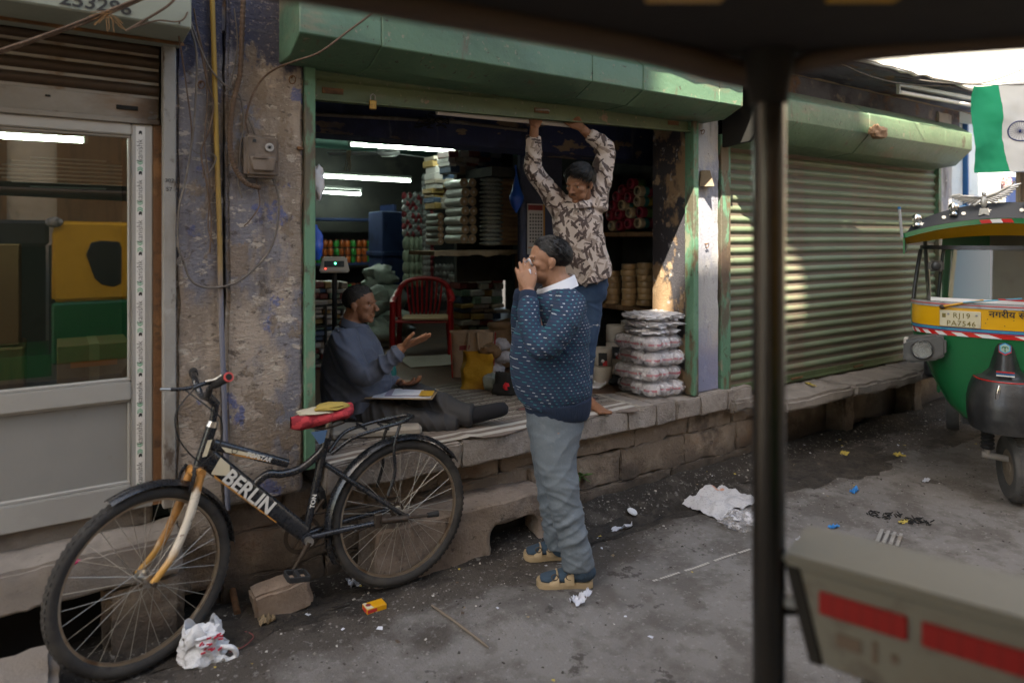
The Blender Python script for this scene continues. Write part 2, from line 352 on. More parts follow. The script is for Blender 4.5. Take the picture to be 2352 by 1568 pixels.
m_beige = mat('beige_far_plaster', (.52, .42, .31), .9, layers=[((.38, .30, .22), 3., .5, .66, .6)], bump=.004, bs=30)
m_opp = mat('opposite_ochre_plaster', (.50, .45, .38), .9, layers=[((.34, .27, .20), 1.2, .5, .66, .6), ((.20, .16, .13), 4., .6, .72, .5)], bump=.004, bs=20)

# ------------------------------------------------------------------ ground
def ground_h(x, y):
    q = V((x, y, 0)); h = .010 * fbm(q, .9) + .004 * fbm(q, 5)
    near = max(0., min(1., (y + .62) / .5)) if y < .3 else 1.
    h += near * (.022 * fbm(q + V((3, 1, 0)), 4) + .012 * fbm(q, 13))
    # mud heaped against the plinth and the open gully before it
    if -1 < x < 9: h += .06 * max(0, 1 - abs(y + .02) / .14) * (1 if x > 2.2 else .4)
    if 2.1 < x < 3.6: h -= .06 * math.exp(-((y + .27 - .03 * (x - 2.7)) / .055) ** 2) * min(1, (x - 2.1) * 4, (3.6 - x) * 3)
    h += .05 * math.exp(-(((x - 1.65) / .28) ** 2 + ((y + .72) / .16) ** 2))
    h += .03 * math.exp(-(((x - 4.5) / .5) ** 2 + ((y + .25) / .25) ** 2))
    return h
b = MB()
xs = sorted(set([-60, -30, -14, -7] + [-3 + .06 * i for i in range(51)] + [.06 * i for i in range(101)] + [6 + .2 * i for i in range(26)] + [11 + 2 * i for i in range(10)] + [35, 50, 80, 120]))
ys = sorted(set([-60, -30, -15, -8] + [-6 + .25 * i for i in range(12)] + [-3 + .09 * i for i in range(17)] + [-1.47 + .035 * i for i in range(53)] + [.5, 1, 3, 8, 20, 60]))
xs = [x for i, x in enumerate(xs) if i == 0 or x - xs[i - 1] > .01]; ys = [y for i, y in enumerate(ys) if i == 0 or y - ys[i - 1] > .01]
nx, ny = len(xs), len(ys)
b._add([V((x, y, ground_h(x, y) if (abs(x) < 30 and abs(y) < 8) else 0)) for x in xs for y in ys], [(i * ny + j, (i + 1) * ny + j, (i + 1) * ny + j + 1, i * ny + j + 1) for i in range(nx - 1) for j in range(ny - 1)])
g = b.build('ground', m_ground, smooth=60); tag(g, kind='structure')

for cx, cy, rx, ry, sd in ((4.45, -.42, .75, .20, 2.), (2.75, -.30, .70, .10, 3.), (.72, -.20, .38, .10, 4.), (5.9, -.55, .5, .10, 5.)):
    b = MB(); vs = [V((cx, cy, 0))]; fs = []; na = 64; nr = 7
    for r in range(1, nr + 1):
        for k in range(na):
            a = 2 * PI * k / na; q = (1 + .45 * fbm((math.cos(a) * 1.3 + sd, math.sin(a) * 1.3, sd), 1.4, 3) + .38 * fbm((math.cos(a) + sd, math.sin(a), sd), 6., 3)) * r / nr; vs.append(V((cx + rx * q * math.cos(a), cy + ry * q * math.sin(a), 0)))
    vs = [V((p.x, p.y, ground_h(p.x, p.y) + (.0045 if i <= na * (nr - 1) else .001) + .010 * max(0, fbm((p.x * 9, p.y * 9, sd), 1, 3)))) for i, p in enumerate(vs)]
    fs = [(0, 1 + k, 1 + (k + 1) % na) for k in range(na)] + [(1 + r * na + k, 1 + (r + 1) * na + k, 1 + (r + 1) * na + (k + 1) % na, 1 + r * na + (k + 1) % na) for r in range(nr - 1) for k in range(na)]
    tag(b._add(vs, fs).build('mud_patch', m_mud if sd in (2., 3., 4.) else m_dirt, None, smooth=60), kind='structure')
# ------------------------------------------------------------------ the row of shops: one building
bld = thing('shop_building', 'weathered old row of small shops with blue grey peeling pilasters and stone platform', 'building')
def wallp(name, x0, x1, y0, y1, z0, z1, m, bev=.012, par=None, **k): return stone(name, x0, x1, y0, y1, z0, z1, m, par or bld, k.get('amp', .004), k.get('cell', .09), bev, k.get('seed', x0 * 3.1))
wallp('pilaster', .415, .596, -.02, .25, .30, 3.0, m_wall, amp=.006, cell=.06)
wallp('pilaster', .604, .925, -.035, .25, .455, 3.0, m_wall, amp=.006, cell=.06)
wallp('pilaster', 3.505, 3.745, -.015, .22, .55, 2.75, m_wall_pale, amp=.005, cell=.06)
wallp('pilaster', 6.83, 7.10, -.02, .3, .40, 2.75, m_wall_pale, amp=.005, cell=.1)
wallp('capital', 3.49, 3.76, -.05, .2, .475, .555, m_stone, amp=.006, cell=.05)
MB().box(-14, 8.2, .0, .3, 2.80, 8.5).build('upper_wall', m_beige, bld)
MB().box(.0, 7.3, .002, .3, 2.45, 2.797).build('shaded_wall_band', m_soffit, bld)  # dark strip added to paint in the shade above the hood
MB().box(3.76, 7.0, .06, .3, .5, 2.45).build('shutter_recess', m_black, bld)
MB().box(-14, -1.25, .0, .3, -.2, 2.75).build('side_wall', m_wall, bld)
wallp('balcony_slab', 1.2, 7.8, -.47, .0, 2.80, 2.90, m_soffit, amp=.010, cell=.12, bev=.02)
wallp('balcony_fascia', 1.2, 7.8, -.51, -.47, 2.81, 2.93, m_limewash, amp=.018, cell=.07, bev=.01)
wallp('balcony_parapet', 1.2, 7.8, -.45, -.32, 2.905, 3.7, m_limewash, amp=.008, cell=.2)
# platform edge slabs, one stone each
cuts = [.60, 1.02, 1.72, 2.45, 2.86, 3.10, 3.28, 3.50, 3.78, 4.05]
for i, (a, c) in enumerate(zip(cuts, cuts[1:])):
    if a < .9: continue
    stone('edge_slab', a + .002, c - .002, -.062 + .006 * ((i * 7) % 3 - 1), .34, .428 - .006 * (i % 3), .545 + .003 * ((i * 5) % 3), m_stone, bld, .008, .04, .008, i * 2.3)
# plinth stones below
x = .56; rows = [(.30, .425, [.62, .86, 1.25, 1.64, 2.02, 2.28, 2.40, 2.98, 3.46, 3.9, 4.3]), (.105, .293, [.60, .93, 1.5, 2.2, 2.86, 3.42, 3.95, 4.3]), (-.12, .10, [.60, 1.05, 1.75, 2.5, 3.3, 4.3])]
for r, (z0, z1, cs) in enumerate(rows):
    for i, (a, c) in enumerate(zip(cs, cs[1:])):
        stone('plinth_stone', a + .0015, c - .0015, .008 + .014 * ((i * 3 + r) % 3) - .02 * r + (.05 if a < 2.2 else 0), .5, z0 + .001, z1 + .003, m_plinth, bld, .016, .045, .006, i + r * 9.)
MB().box(.56, 4.3, .085, .5, -.12, .42).build('mortar_core', m_plinth, bld)
# right ledge under the closed shutter and its dark hollow
for i, (a, c, y0) in enumerate([(3.80, 4.06, -.10), (4.10, 4.92, -.30), (4.93, 5.9, -.31), (5.92, 7.2, -.29)]):
    stone('ledge_slab', a, c - .006, y0, .34, .40, .485, m_slabst, bld, .012, .05, .02, i * 4.4)
MB().box(4.3, 7.6, .12, .3, -.2, .40).build('hollow_back', m_plinth, bld)
for a in (5.2, 6.3): stone('ledge_support', a, a + .16, -.05, .12, -.1, .40, m_plinth, bld, .012, .06, .02, a)
# interior shell
MB().box(.95, 5.6, .34, 5.5, .40, .546).build('shop_floor', m_floor, bld)
MB().box(.60, .93, .25, 5.2, .4, 2.75).build('inner_wall', m_darkwall, bld)
MB().box(.60, 5.6, 5.5, 5.7, .4, 2.9).build('rear_wall', m_darkwall, bld)
MB().box(3.472, 3.505, .0, .335, .55, 2.45).build('jamb_wall', m_jamb, bld)
MB().box(5.45, 5.6, .3, 5.2, .4, 2.9).build('inner_wall', m_darkwall, bld)
MB().box(3.48, 5.6, .23, .335, .4, 2.75).build('return_wall', m_darkwall, bld)
MB().box(.6, 5.6, .3, 5.6, 2.72, 2.9).build('ceiling', m_greenceil, bld)
bm_ = MB().box(.93, 5.4, .62, .86, 2.155, 2.72).build('beam', m_navy, bld)
MB().box(.93, 5.4, .30, .36, 2.42, 2.72).build('lintel', m_navy, bld)
MB().box(.93, 5.4, 1.9, 2.1, 2.42, 2.72).build('beam', m_greenceil, bld)
# left shop shell
MB().box(-1.3, .415, .30, .42, 2.06, 2.75).build('door_lintel', m_darkwall, bld)
MB().box(-1.4, -1.25, .0, 2.6, .3, 2.75).build('inner_wall', m_darkwall, bld)
m_shopgrey = mat('grey_shop_wall', (.16, .17, .155), .7, layers=[((.11, .115, .105), 2., .5, .66, .6)], bump=.002, bs=30)
MB().box(-1.4, .6, 2.6, 2.75, .3, 2.75).build('rear_wall', m_shopgrey, bld)
MB().box(.42, .6, .25, 2.6, .3, 2.75).build('inner_wall', m_shopgrey, bld)
MB().box(-1.4, .6, .42, 2.7, 2.6, 2.75).build('ceiling', m_shopgrey, bld)
MB().box(-1.4, .6, .3, 2.6, .3, .49).build('shop_floor', m_floor, bld)
# door step: slab over the gully, propped on blocks
stone('step_slab', -1.25, .34, .06, .42, .42, .502, m_slabst, bld, .004, .06, .008, 3.)
stone('step_slab', -1.3, .42, -.155, .065, .285, .430, m_slabst, bld, .009, .045, .012, 8.)
stone('prop_stone', .16, .44, -.10, .10, -.03, .283, m_plinth, bld, .014, .05, .03, 12.)
stone('prop_stone', -1.2, -.8, -.10, .10, -.03, .283, m_plinth, bld, .014, .05, .03, 14.)
MB().box(-1.3, .6, .12, .3, -.2, .42).build('gully_shade_back', m_black, bld)  # black backing painted in for the dark void under the slab
stone('pilaster_base', .41, .60, -.02, .12, .12, .33, m_plinth, bld, .012, .05, .02, 6.)
# the step over the drain in front of the platform, with its opening
rough(MB().prism([(1.21, -.1), (1.83, -.1), (1.825, .10), (1.85, .135), (2.09, .128), (2.125, .10), (2.13, -.1), (2.22, -.1), (2.215, .238), (1.6, .25), (1.215, .246)], 'y', -.17, .09), 'drain_step', m_step, bld, .009, .045, 2.)
MB().box(1.83, 2.13, -.03, .0, -.1, .151).build('drain_hole_shade', m_black, bld)  # black sheet colours the hole dark in place of its shade
# loose paving stone in the corner
o = stone('paving_stone', -.75, .02, -.52, -.16, .0, .165, m_slabst, None, .010, .06, .03, 19.); tag(o, 'flat grey kerb stone lying in the bottom left corner by the tyre', 'stone')

# ------------------------------------------------------------------ unseen buildings across the lane, shaped to shade it and let sun patches through
OY = -6.0
ob = thing('opposite_shade_building', 'tall ochre house across the lane behind the viewer', 'building')
SL = SUN.z / SUN.y; SX = SUN.x / SUN.y
def back(x, z, y=0.): return (x + (OY - y) * SX, z + (OY - y) * SL)
oxr = back(5.25, 0)[0]; ztop = 15.2
zb = back(0, 1.40)[1]; zt = back(0, 2.25)[1]
ax0 = back(3.12, 0)[0]; ax1 = back(4.20, 0)[0]
m1 = MB(); m1.prism([(-7.5, -.2), (oxr, -.2), (oxr, zb - .75), (-7.5, zb - .75)], 'y', OY - .5, OY)
m1.box(-7.5, ax0, OY - .04, OY, zb - .75, ztop); m1.box(ax0, oxr, OY - .04, OY, zt, ztop)
m1.box(ax0, ax1 - .02, OY - .04, OY, zb - .75, zb)
arc = [(ax1 + .52 * math.sin(t) ** 1.0, zb - .35 + .72 * (1 - t / PI) * 1.0) for t in [PI * i / 12 for i in range(13)]]
m1.prism([(oxr, zb - .75), (oxr, zt)] + [(ax1 + .02, zt), (ax1 + .03, zt - .62), (ax1 + .30, zt - .66), (ax1 + .44, zt - .76), (ax1 + .52, zt - .90), (ax1 + .54, zb - .2), (ax1 + .52, zb - .38), (ax1, zb - .38), (ax1, zb - .75)], 'y', OY - .04, OY)
m1.box(-7.5, oxr, OY - 5, OY - .5, -.2, 9.0); m1.box(-16, -7.51, OY - 5, OY, -.2, 4.6)
m1.build('wall', m_opp, ob, weld=0)
for k in range(5):
    for z in (1.2, 4.4):
        wd = MB().box(-13 + 2.9 * k, -12 + 2.9 * k, OY + .001, OY + .05, z, z + 1.5).build('window', m_wood, ob)
ob2 = thing('opposite_house', 'lower plastered house across the lane further along', 'building')
z2 = back(0, 1.735)[1]
MB().box(oxr + .03, 1.6, OY - 4, OY, -.2, z2).build('wall', m_opp, ob2); MB().box(1.605, 12, OY - 4, OY, -.2, 4.2).build('low_wing', m_opp, ob2)
MB().box(oxr + .8, oxr + 1.9, OY + .001, OY + .06, 1.0, 2.9).build('door', m_wood, ob2)
# ------------------------------------------------------------------ rolling shutters
def hood(par, prof, cutsx, m, seam=.0015):
    """housing bent from sheet: one panel per length of sheet"""
    for i, (a, c) in enumerate(zip(cutsx, cutsx[1:])):
        k = .002 * (i % 2)
        cy = sum(p[0] for p in prof) / len(prof); cz = sum(p[1] for p in prof) / len(prof)
        pr = [(p[0] - k * (1 if p[0] < -.1 else 0), p[1] + k * (1 if p[1] > cz else -1)) for p in prof]
        bm = MB(); n = max(2, int((c - a) / .12))
        rings = []
        vs = []; fs = []; np_ = len(pr)
        for s_ in range(n + 1):
            xx = a + (c - seam - a) * s_ / n
            for q, p in enumerate(pr):
                d = .006 * fbm((xx * 1.3, q * 3.1, 1.)) if p[0] < -.05 else 0
                vs.append(V((xx, p[0] + d, p[1] + d * .7)))
        for s_ in range(n):
            for q in range(np_): fs.append((s_ * np_ + q, s_ * np_ + (q + 1) % np_, (s_ + 1) * np_ + (q + 1) % np_, (s_ + 1) * np_ + q))
        fs += [tuple(range(np_))[::-1], tuple(range(n * np_, (n + 1) * np_))]
        bm._add(vs, fs); bm.build('hood_panel', m, par, bevel=.004, smooth=25)
def slat_mesh(L, pitch, name, mats, bulge=.014, flat=.38):
    b = MB(); pr = []
    nb = 6; hb = pitch * (1 - flat)
    pts = [(-.0, 0), (-.003, 0.0)] + [(-.003 - bulge * math.sin(PI * k / nb) ** .8, pitch * flat + hb * k / nb) for k in range(nb + 1)]
    z0 = [(0.004, 0), (0.0, 0), (0.0, pitch * flat)]
    outer = [(0.0, .0), (0.002, pitch * flat * .5), (0.0, pitch * flat)] + [(-bulge * math.sin(PI * k / nb) ** .7, pitch * flat + hb * k / nb) for k in range(1, nb + 1)]
    nseg = max(4, int(L / .25)); vs = []; fs = []; n = len(outer)
    for i in range(nseg + 1):
        for y, z in outer: vs.append(V((L * i / nseg, y + .0025 * fbm((L * i / nseg * 2.1, z * 9, L)), z + .0015 * fbm((L * i / nseg * 1.3, 3, L)))))
    for i in range(nseg):
        for q in range(n - 1):
            fs.append((i * n + q, (i + 1) * n + q, (i + 1) * n + q + 1, i * n + q + 1))
    for f in fs:
        b.cur = 1 if (f[0] % n) < 2 else 0; b._add([], []); b.f.append(f); b.mi.append(b.cur)
    b.v = [tuple(v) for v in vs]
    me = b.mesh(name, smooth=40, weld=0)
    for m in mats: me.materials.append(m)
    return me
# closed green shutter on the right
sh2 = thing('rolling_shutter', 'closed green corrugated rolling shutter with brown dust in its grooves, behind the dark pole', 'rolling shutter', loc=(3.87, .02, .5))
P2 = .0735; me = slat_mesh(2.955, P2, 'slat', [m_green_slat, m_dust_slat])
for i in range(24):
    o = put('slat', me if i % 3 else (me if i == 0 else slat_mesh(2.955, P2, 'slat', [m_green_slat, m_dust_slat])), sh2, loc=(0.0005, .0015 * math.sin(i * 1.7), .055 + i * P2))
b = MB().box(0, 2.955, -.012, .012, .0, .055); b.box(0, 2.955, -.022, -.012, .0, .018); b.build('bottom_bar', m_green_d, sh2, bevel=.002)
for x in (.7, 1.55, 2.4): MB().box(x, x + .14, -.03, -.0225, .02, .034).build('hasp', m_rust, sh2, bevel=.002)
for x0 in (-.115, 2.956): MB().box(x0, x0 + .048 + (.05 if x0 < 0 else 0), -.045, .03, -.0, 2.28 - .5).build('guide_rail', m_greenbar, sh2, bevel=.003)
hd = MB()
sh2h = bpy.data.objects.new('hood', None)
C.objects.link(sh2h); sh2h.parent = sh2; sh2h.location = (-3.87, -.02, -.5)
hood(sh2h, [(0, 2.60), (-.22, 2.585), (-.35, 2.49), (-.35, 2.35), (-.22, 2.22), (0, 2.20)], [3.80, 5.02, 6.2, 6.70], green_mat('green_hood_dusty', (.105, .165, .095), .85))
MB().prism([(-.02, 2.62), (-.235, 2.60), (-.37, 2.50), (-.37, 2.34), (-.235, 2.205), (-.02, 2.19)], 'x', 3.765, 3.797).build('end_plate', m_black, sh2h, bevel=.004)
# raised green shutter over the open shop
sh1 = thing('rolling_shutter', 'half raised green rolling shutter under a bright green hood above the open shop', 'rolling shutter', loc=(0, 0, 0))
me = slat_mesh(2.474, .062, 'slat', [m_green_d, m_green_d], .010)
for i in range(3): put('slat', me, sh1, loc=(.981, .0 + .001 * i, 2.292 + i * .062))
b = MB().box(.981, 3.452, -.004, .012, 2.205, 2.292); b.box(.981, 3.452, -.03, .012, 2.198, 2.205); b.build('bottom_bar', m_green_d, sh1, bevel=.0015)
for x, mm in ((1.02, m_rust), (2.21, m_rust), (3.26, m_rust)):
    MB().box(x, x + .10, -.010, -.0045, 2.235, 2.262).build('hasp', mm, sh1, bevel=.002)
MB().tube([V((2.215, -.012, 2.25)), V((2.24, -.022, 2.25)), V((2.29, -.022, 2.252)), V((2.31, -.012, 2.25))], .005).build('bolt_handle', m_greyrail, sh1, smooth=40)
_T = Matrix.Translation((.981, 0, 2.2)) @ Matrix.Rotation(R(-1.6), 4, 'Y') @ Matrix.Translation((-.981, 0, -2.2))
for o in sh1.children: o.matrix_local = _T @ o.matrix_basis
for x0 in (.928, 3.455): MB().box(x0, x0 + .048, -.048, .03, .55, 2.40).build('guide_rail', m_greenbar, sh1, bevel=.004)
hood(sh1, [(0, 2.70), (-.14, 2.69), (-.33, 2.53), (-.33, 2.398), (-.19, 2.335), (0, 2.335)], [.82, 1.17, 2.35, 2.72, 3.36, 3.585], m_green)
b = MB(); b.box(0, .034, -.009, .009, -.045, 0); lock = put('padlock', b.mesh('padlock', bevel=.004), None, loc=(1.235, -.034, 2.225))
lock.data.materials.append(mat('old_brass', (.30, .17, .045), .4, metal=.8, layers=[((.10, .055, .02), 40., .5, .7, .8)], bump=.001, bs=120)); tag(lock, 'small brass padlock hanging from the raised green shutter', 'padlock')
sk = MB().tube([V((.006, 0, -.002)), V((.006, 0, .02)), V((.017, 0, .03)), V((.028, 0, .02)), V((.028, 0, -.002))], .0035).build('shackle', m_greyrail, lock, smooth=40)
# rusty grey shutter over the glass door
sh0 = thing('rolling_shutter', 'rusty grey rolling shutter raised above the glass door', 'rolling shutter')
me = slat_mesh(1.63, .056, 'slat', [m_rustgrey, mat('pale_highlight_lip', (.30, .275, .24), .6, layers=[((.16, .085, .035), 6., .5, .62, .8, (.5, 1, 1))])], .020, .22)  # paler lip colour paints in the highlight along each rusty slat
for i in range(5): put('slat', me, sh0, loc=(-1.27, .035 + .001 * (i % 2), 2.137 + i * .056))
b = MB().box(-1.27, .36, .025, .045, 2.050, 2.137); b.box(-1.27, .36, .0, .045, 2.030, 2.050); b.build('bottom_bar', m_rustgrey, sh0, bevel=.002)
MB().box(.21, .285, .018, .0248, 2.083, 2.100).build('lock_slot', m_black, sh0, bevel=.002)
MB().box(-.02, -.003, .02, .0248, 2.106, 2.113).build('lock_slot', m_black, sh0)
MB().box(.368, .415, -.035, .03, .50, 2.36).build('guide_rail', m_greyrail, sh0, bevel=.004)
m_paleh = mat('pale_green_grey_paint', (.22, .24, .20), .6, layers=[((.20, .22, .185), 3., .48, .64, .6), ((.13, .10, .07), 5., .6, .7, .7, (.6, 1, 1))], bump=.002, bs=40)
b = MB().prism([(0, 2.72), (-.16, 2.71), (-.30, 2.56), (-.30, 2.352), (-.12, 2.343), (0, 2.343)], 'x', -1.3, .43).build('hood', m_paleh, sh0, bevel=.006, smooth=25)
MB().prism([(-.122, 2.343), (-.128, 2.330), (-.118, 2.330), (-.112, 2.343)], 'x', -1.3, .43).build('hood_lip', m_rust, sh0)
text_mesh('253296', .062, m_ink, frame((.02, -.3025, 2.366), (1, 0, 0), (0, 0, 1)), sh0, bold=.0012, sx=1.15, shear=.1, name='painted_number')
text_mesh('3P', .055, m_ink, frame((-.15, -.3025, 2.366), (1, 0, 0), (0, 0, 1)), sh0, bold=.0012, sx=1.15, shear=.1, name='painted_number')
text_mesh('302', .022, m_ink, frame((.374, -.0358, 1.80), (1, 0, 0), (0, 0, 1)), sh0, name='scribbled_number')
text_mesh('57', .022, m_ink, frame((.378, -.0358, 1.765), (1, 0, 0), (0, 0, 1)), sh0, name='scribbled_number')

# ------------------------------------------------------------------ glass door
dr = thing('glass_door', 'beige aluminium shop door with big dark pane and taupe lower panel', 'door', loc=(0, 0, 0))
def rail(n, x0, x1, z0, z1, y0=.015, y1=.075, m=m_alu): return MB().box(x0, x1, y0, y1, z0, z1).build(n, m, dr, bevel=.004, seg=2)
rail('stile', .262, .337, .505, 2.03); rail('stile', -1.25, -1.18, .505, 2.03)
rail('rail', -1.1795, .2615, 1.985, 2.03); rail('rail', -1.1795, .2615, .940, 1.012); rail('rail', -1.1795, .2615, .505, .605)
for z0, z1 in ((1.0125, 1.024), (1.975, 1.9845), (.6055, .618), (.929, .9395)):
    MB().box(-1.1795, .2615, .03, .06, z0, z1).build('glazing_bead', m_alu, dr, bevel=.002)
for z0, z1 in ((1.0245, 1.9745), (.6185, .9285)): MB().box(.250, .2615, .03, .06, z0, z1).build('glazing_bead', m_alu, dr, bevel=.002)
MB().box(-1.179, .2495, .043, .05, .6185, .9285).build('lower_panel', m_alu_panel, dr)
mg = bpy.data.materials.new('reflective_glass'); mg.use_nodes = True; n = mg.node_tree.nodes; l = mg.node_tree.links
for q in list(n):
    if q.type == 'BSDF_PRINCIPLED': n.remove(q)
t = n.new('ShaderNodeBsdfTransparent'); t.inputs[0].default_value = (.62, .66, .62, 1); gl = n.new('ShaderNodeBsdfGlossy'); gl.inputs['Roughness'].default_value = .004; gl.inputs[0].default_value = (.95, .95, .95, 1)
mx = n.new('ShaderNodeMixShader'); fr = n.new('ShaderNodeFresnel'); fr.inputs[0].default_value = 2.9
l.new(fr.outputs[0], mx.inputs[0]); l.new(t.outputs[0], mx.inputs[1]); l.new(gl.outputs[0], mx.inputs[2]); l.new(mx.outputs[0], n['Material Output'].inputs[0])
b = MB(); b._add([V((-1.179, .045, 1.0245)), V((.2495, .045, 1.0245)), V((.2495, .045, 1.9745)), V((-1.179, .045, 1.9745))], [(0, 1, 2, 3)]); b.build('glass_pane', mg, dr)
MB().box(.277, .309, .0132, .0148, .52, 2.02).build('protective_tape', m_sticker, dr)
for k in range(9):
    z = .60 + .16 * k
    if z + .12 > 2.03: continue
    text_mesh('kanishk', .030, m_ink, frame((.300, .0126, z), (0, 0, 1), (-1, 0, 0)), dr, name='tape_print', bold=-.0002, ext=.0002)
    b = MB()
    for q, (s, z0) in enumerate(((1, -.030), (1, -.022), (-1, -.012), (-1, -.004))):
        zz = z + z0
        for side in (-1, 1):
            b._add([V((.2915, .0128, zz)), V((.2915, .0128, zz + .004)), V((.2915 + side * .010, .0128, zz + .004 - s * .008)), V((.2915 + side * .010, .0128, zz - s * .008))], [(0, 1, 2, 3)])
    b.build('tape_print', m_inkg, dr, weld=0)
    b = MB(); b.ell((.293, .0128, z + .118), (.006, .0003, .006)); b.ell((.289, .0128, z + .113), (.003, .0003, .004)); b.ell((.297, .0128, z + .112), (.002, .0003, .004)); b.build('tape_print', m_ink, dr)
    MB().box(.3045, .3053, .0126, .0130, z - .02, z + .10).build('tape_print', mat('faint_print', (.35, .34, .32), .6), dr)
MB().box(.3375, .3675, .01, .05, .51, 2.03).build('rusty_gap', m_rust, dr)

# ------------------------------------------------------------------ meter box, pipe, conduit, cables, fittings
m_dusty = mat('dusty_plastic', (.115, .088, .070), .85, layers=[((.17, .135, .11), 6., .45, .62, .8), ((.075, .055, .042), 9., .52, .62, .8), ((.07, .05, .04), 2.5, .60, .7, .6)], bump=.002, bs=80)
mt = thing('electric_meter', 'dust covered brown electricity meter box on the peeling pilaster', 'meter', loc=(.735, -.04, 1.92))
MB().box(-.070, .070, -.055, .0, -.088, .092).build('case', m_dusty, mt, bevel=.014, seg=3, smooth=40)
MB().prism([(-.042, -.062), (.046, -.062), (.054, .000), (-.052, .000)], 'y', -.068, -.0555).build('terminal_cover', m_dusty, mt, bevel=.006, smooth=40)
MB().box(-.036, .018, -.073, -.0685, -.010, .006).build('name_plate', m_dusty, mt, bevel=.001)
b = MB(); b.lathe([(.018, 0), (.018, .006), (.011, .007), (.010, .004), (0, .004)], frame((.028, -.0555, .040), (1, 0, 0), (0, 0, 1)), 18); b.build('dial', mat('grey_dial', (.30, .29, .28), .5), mt, smooth=40)
MB().lathe([(.006, 0), (.0055, .004), (0, .005)], frame((.028, -.0595, .040), (1, 0, 0), (0, 0, 1)), 12).build('dial_hub', m_black, mt, smooth=40)
MB().box(-.040, -.026, -.058, -.0555, .058, .070).build('badge', m_ink, mt)
MB().lathe([(.003, 0), (.003, .004), (0, .005)], frame((-.055, -.0555, -.07), (1, 0, 0), (0, 0, 1)), 8).build('screw', m_rust, mt)
MB().lathe([(.003, 0), (.003, .004), (0, .005)], frame((.058, -.0555, -.02), (1, 0, 0), (0, 0, 1)), 8).build('screw', m_rust, mt)
def cable(pts, r, m, label, Y=-.06, n=7, name='cable', sag=None, cat='cable', nn=8):
    P = [PY(*p[:2], p[2] if len(p) > 2 else Y) for p in pts]
    o = MB().tube(bez(P, nn), r, n).build(name, m, None, smooth=60); return tag(o, label, cat)
m_ypipe = mat('ochre_pipe_paint', (.30, .185, .035), .6, layers=[((.13, .14, .19), 2., 1.62, 1.30, .95, (1, 1, 1), 0, 'z'), ((.16, .11, .06), 7., .5, .68, .7, (1, 1, .3)), ((.07, .05, .035), 12, .6, .7, .6)], bump=.001, bs=60)
m_cord = mat('grey_cable', (.10, .085, .075), .8, layers=[((.17, .145, .125), 12., .5, .64, .8)], bump=.001, bs=150)
m_cord_b = mat('brown_cable', (.085, .052, .034), .85, layers=[((.15, .10, .07), 14., .5, .64, .8)], bump=.001, bs=150)
cable([(486, -40), (492, 150), (497, 330), (503, 500), (508, 720), (516, 950), (523, 1170)], .0105, m_ypipe, 'thin upright conduit pipe, ochre above and grey below, on the pilaster', -.045, 10, 'conduit_pipe', cat='pipe')
P = [PY(x, y, -.07) for x, y in ((560, -30), (556, 60), (551, 168), (536, 235), (528, 319), (537, 380), (564, 420), (598, 432))]
q = bez(P, 26); rr = [.0105 + .0016 * math.sin(i * 1.9) for i in range(len(q))]
tag(MB().tube(q, rr, 9).build('corrugated_hose', m_cord_b, None, smooth=60), 'brown corrugated cable hose curling beside the meter box', 'hose')
cable([(418, 0), (436, 60), (452, 130), (448, 250), (441, 330), (425, 420), (411, 480), (409, 560), (421, 600), (440, 645), (480, 661), (540, 650), (590, 612), (622, 570), (637, 520), (640, 455), (622, 400), (600, 355), (584, 305), (570, 270)], .0045, m_cord, 'long grey cable hanging in a big loop across both pilasters')
cable([(424, 10), (452, 90), (478, 150), (510, 190), (545, 213), (556, 240), (560, 290), (552, 340), (548, 420), (556, 455)], .004, m_cord, 'grey cable slung from the top left corner to the meter')
cable([(445, 20), (462, 120), (476, 190), (490, 240), (480, 300), (462, 350), (474, 420), (485, 500), (482, 580)], .0034, m_cord_b, 'thin dark cable zigzagging down beside the ochre pipe')
cable([(868, 22, -.36), (800, 72, -.36), (735, 120, -.35), (680, 140, -.25), (630, 160, -.10), (596, 190, -.06), (572, 240, -.06), (560, 300, -.06)], .0042, m_cord_b, 'frayed brown cable running from the green hood down to the meter')
cable([(-20, 128, -.33), (80, 92, -.34), (200, 50, -.35), (330, -4, -.35), (400, -40, -.34)], .007, m_cord_b, 'thick brown cable bundle crossing the grey hood')
cable([(-20, 122, -.34), (90, 85, -.35), (215, 38, -.36), (345, -14, -.36)], .0045, m_cord_b, 'second cable twisted along the thick brown bundle')
cable([(288, 72, -.33), (330, 48, -.33), (390, 10, -.33), (420, -30, -.33)], .0045, m_cord_b, 'short frayed cable end pointing left below the number')
cable([(300, 66, -.33), (360, 48, -.33), (410, 50, -.33), (430, 30, -.30), (440, -20, -.2)], .003, m_cord_b, 'thin cable knotted to the hood corner')
cable([(412, 52, -.31), (410, 80, -.20), (418, 130, -.10), (428, 200, -.05), (440, 300, -.05), (436, 360, -.05)], .003, m_cord_b, 'thin cable dropping from the hood corner down the left pilaster')
cable([(452, 60), (470, 140), (476, 230), (470, 330), (482, 430), (478, 520), (490, 560)], .0028, m_cord_b, 'thin brown wire hanging just left of the ochre pipe')
cable([(538, 20), (545, 110), (528, 200), (516, 215), (540, 225), (566, 232)], .003, m_cord, 'short grey wire crossing above the hose end')
cable([(556, 240), (575, 330), (590, 420), (596, 470), (575, 505), (560, 520)], .0026, m_cord_b, 'thin frayed wire dangling over the meter box')
cable([(430, 330), (452, 352), (476, 352), (496, 362), (484, 392), (466, 410)], .0026, m_cord, 'short looped wire tied to the ochre pipe')
b = MB()
rng = random.Random(4)
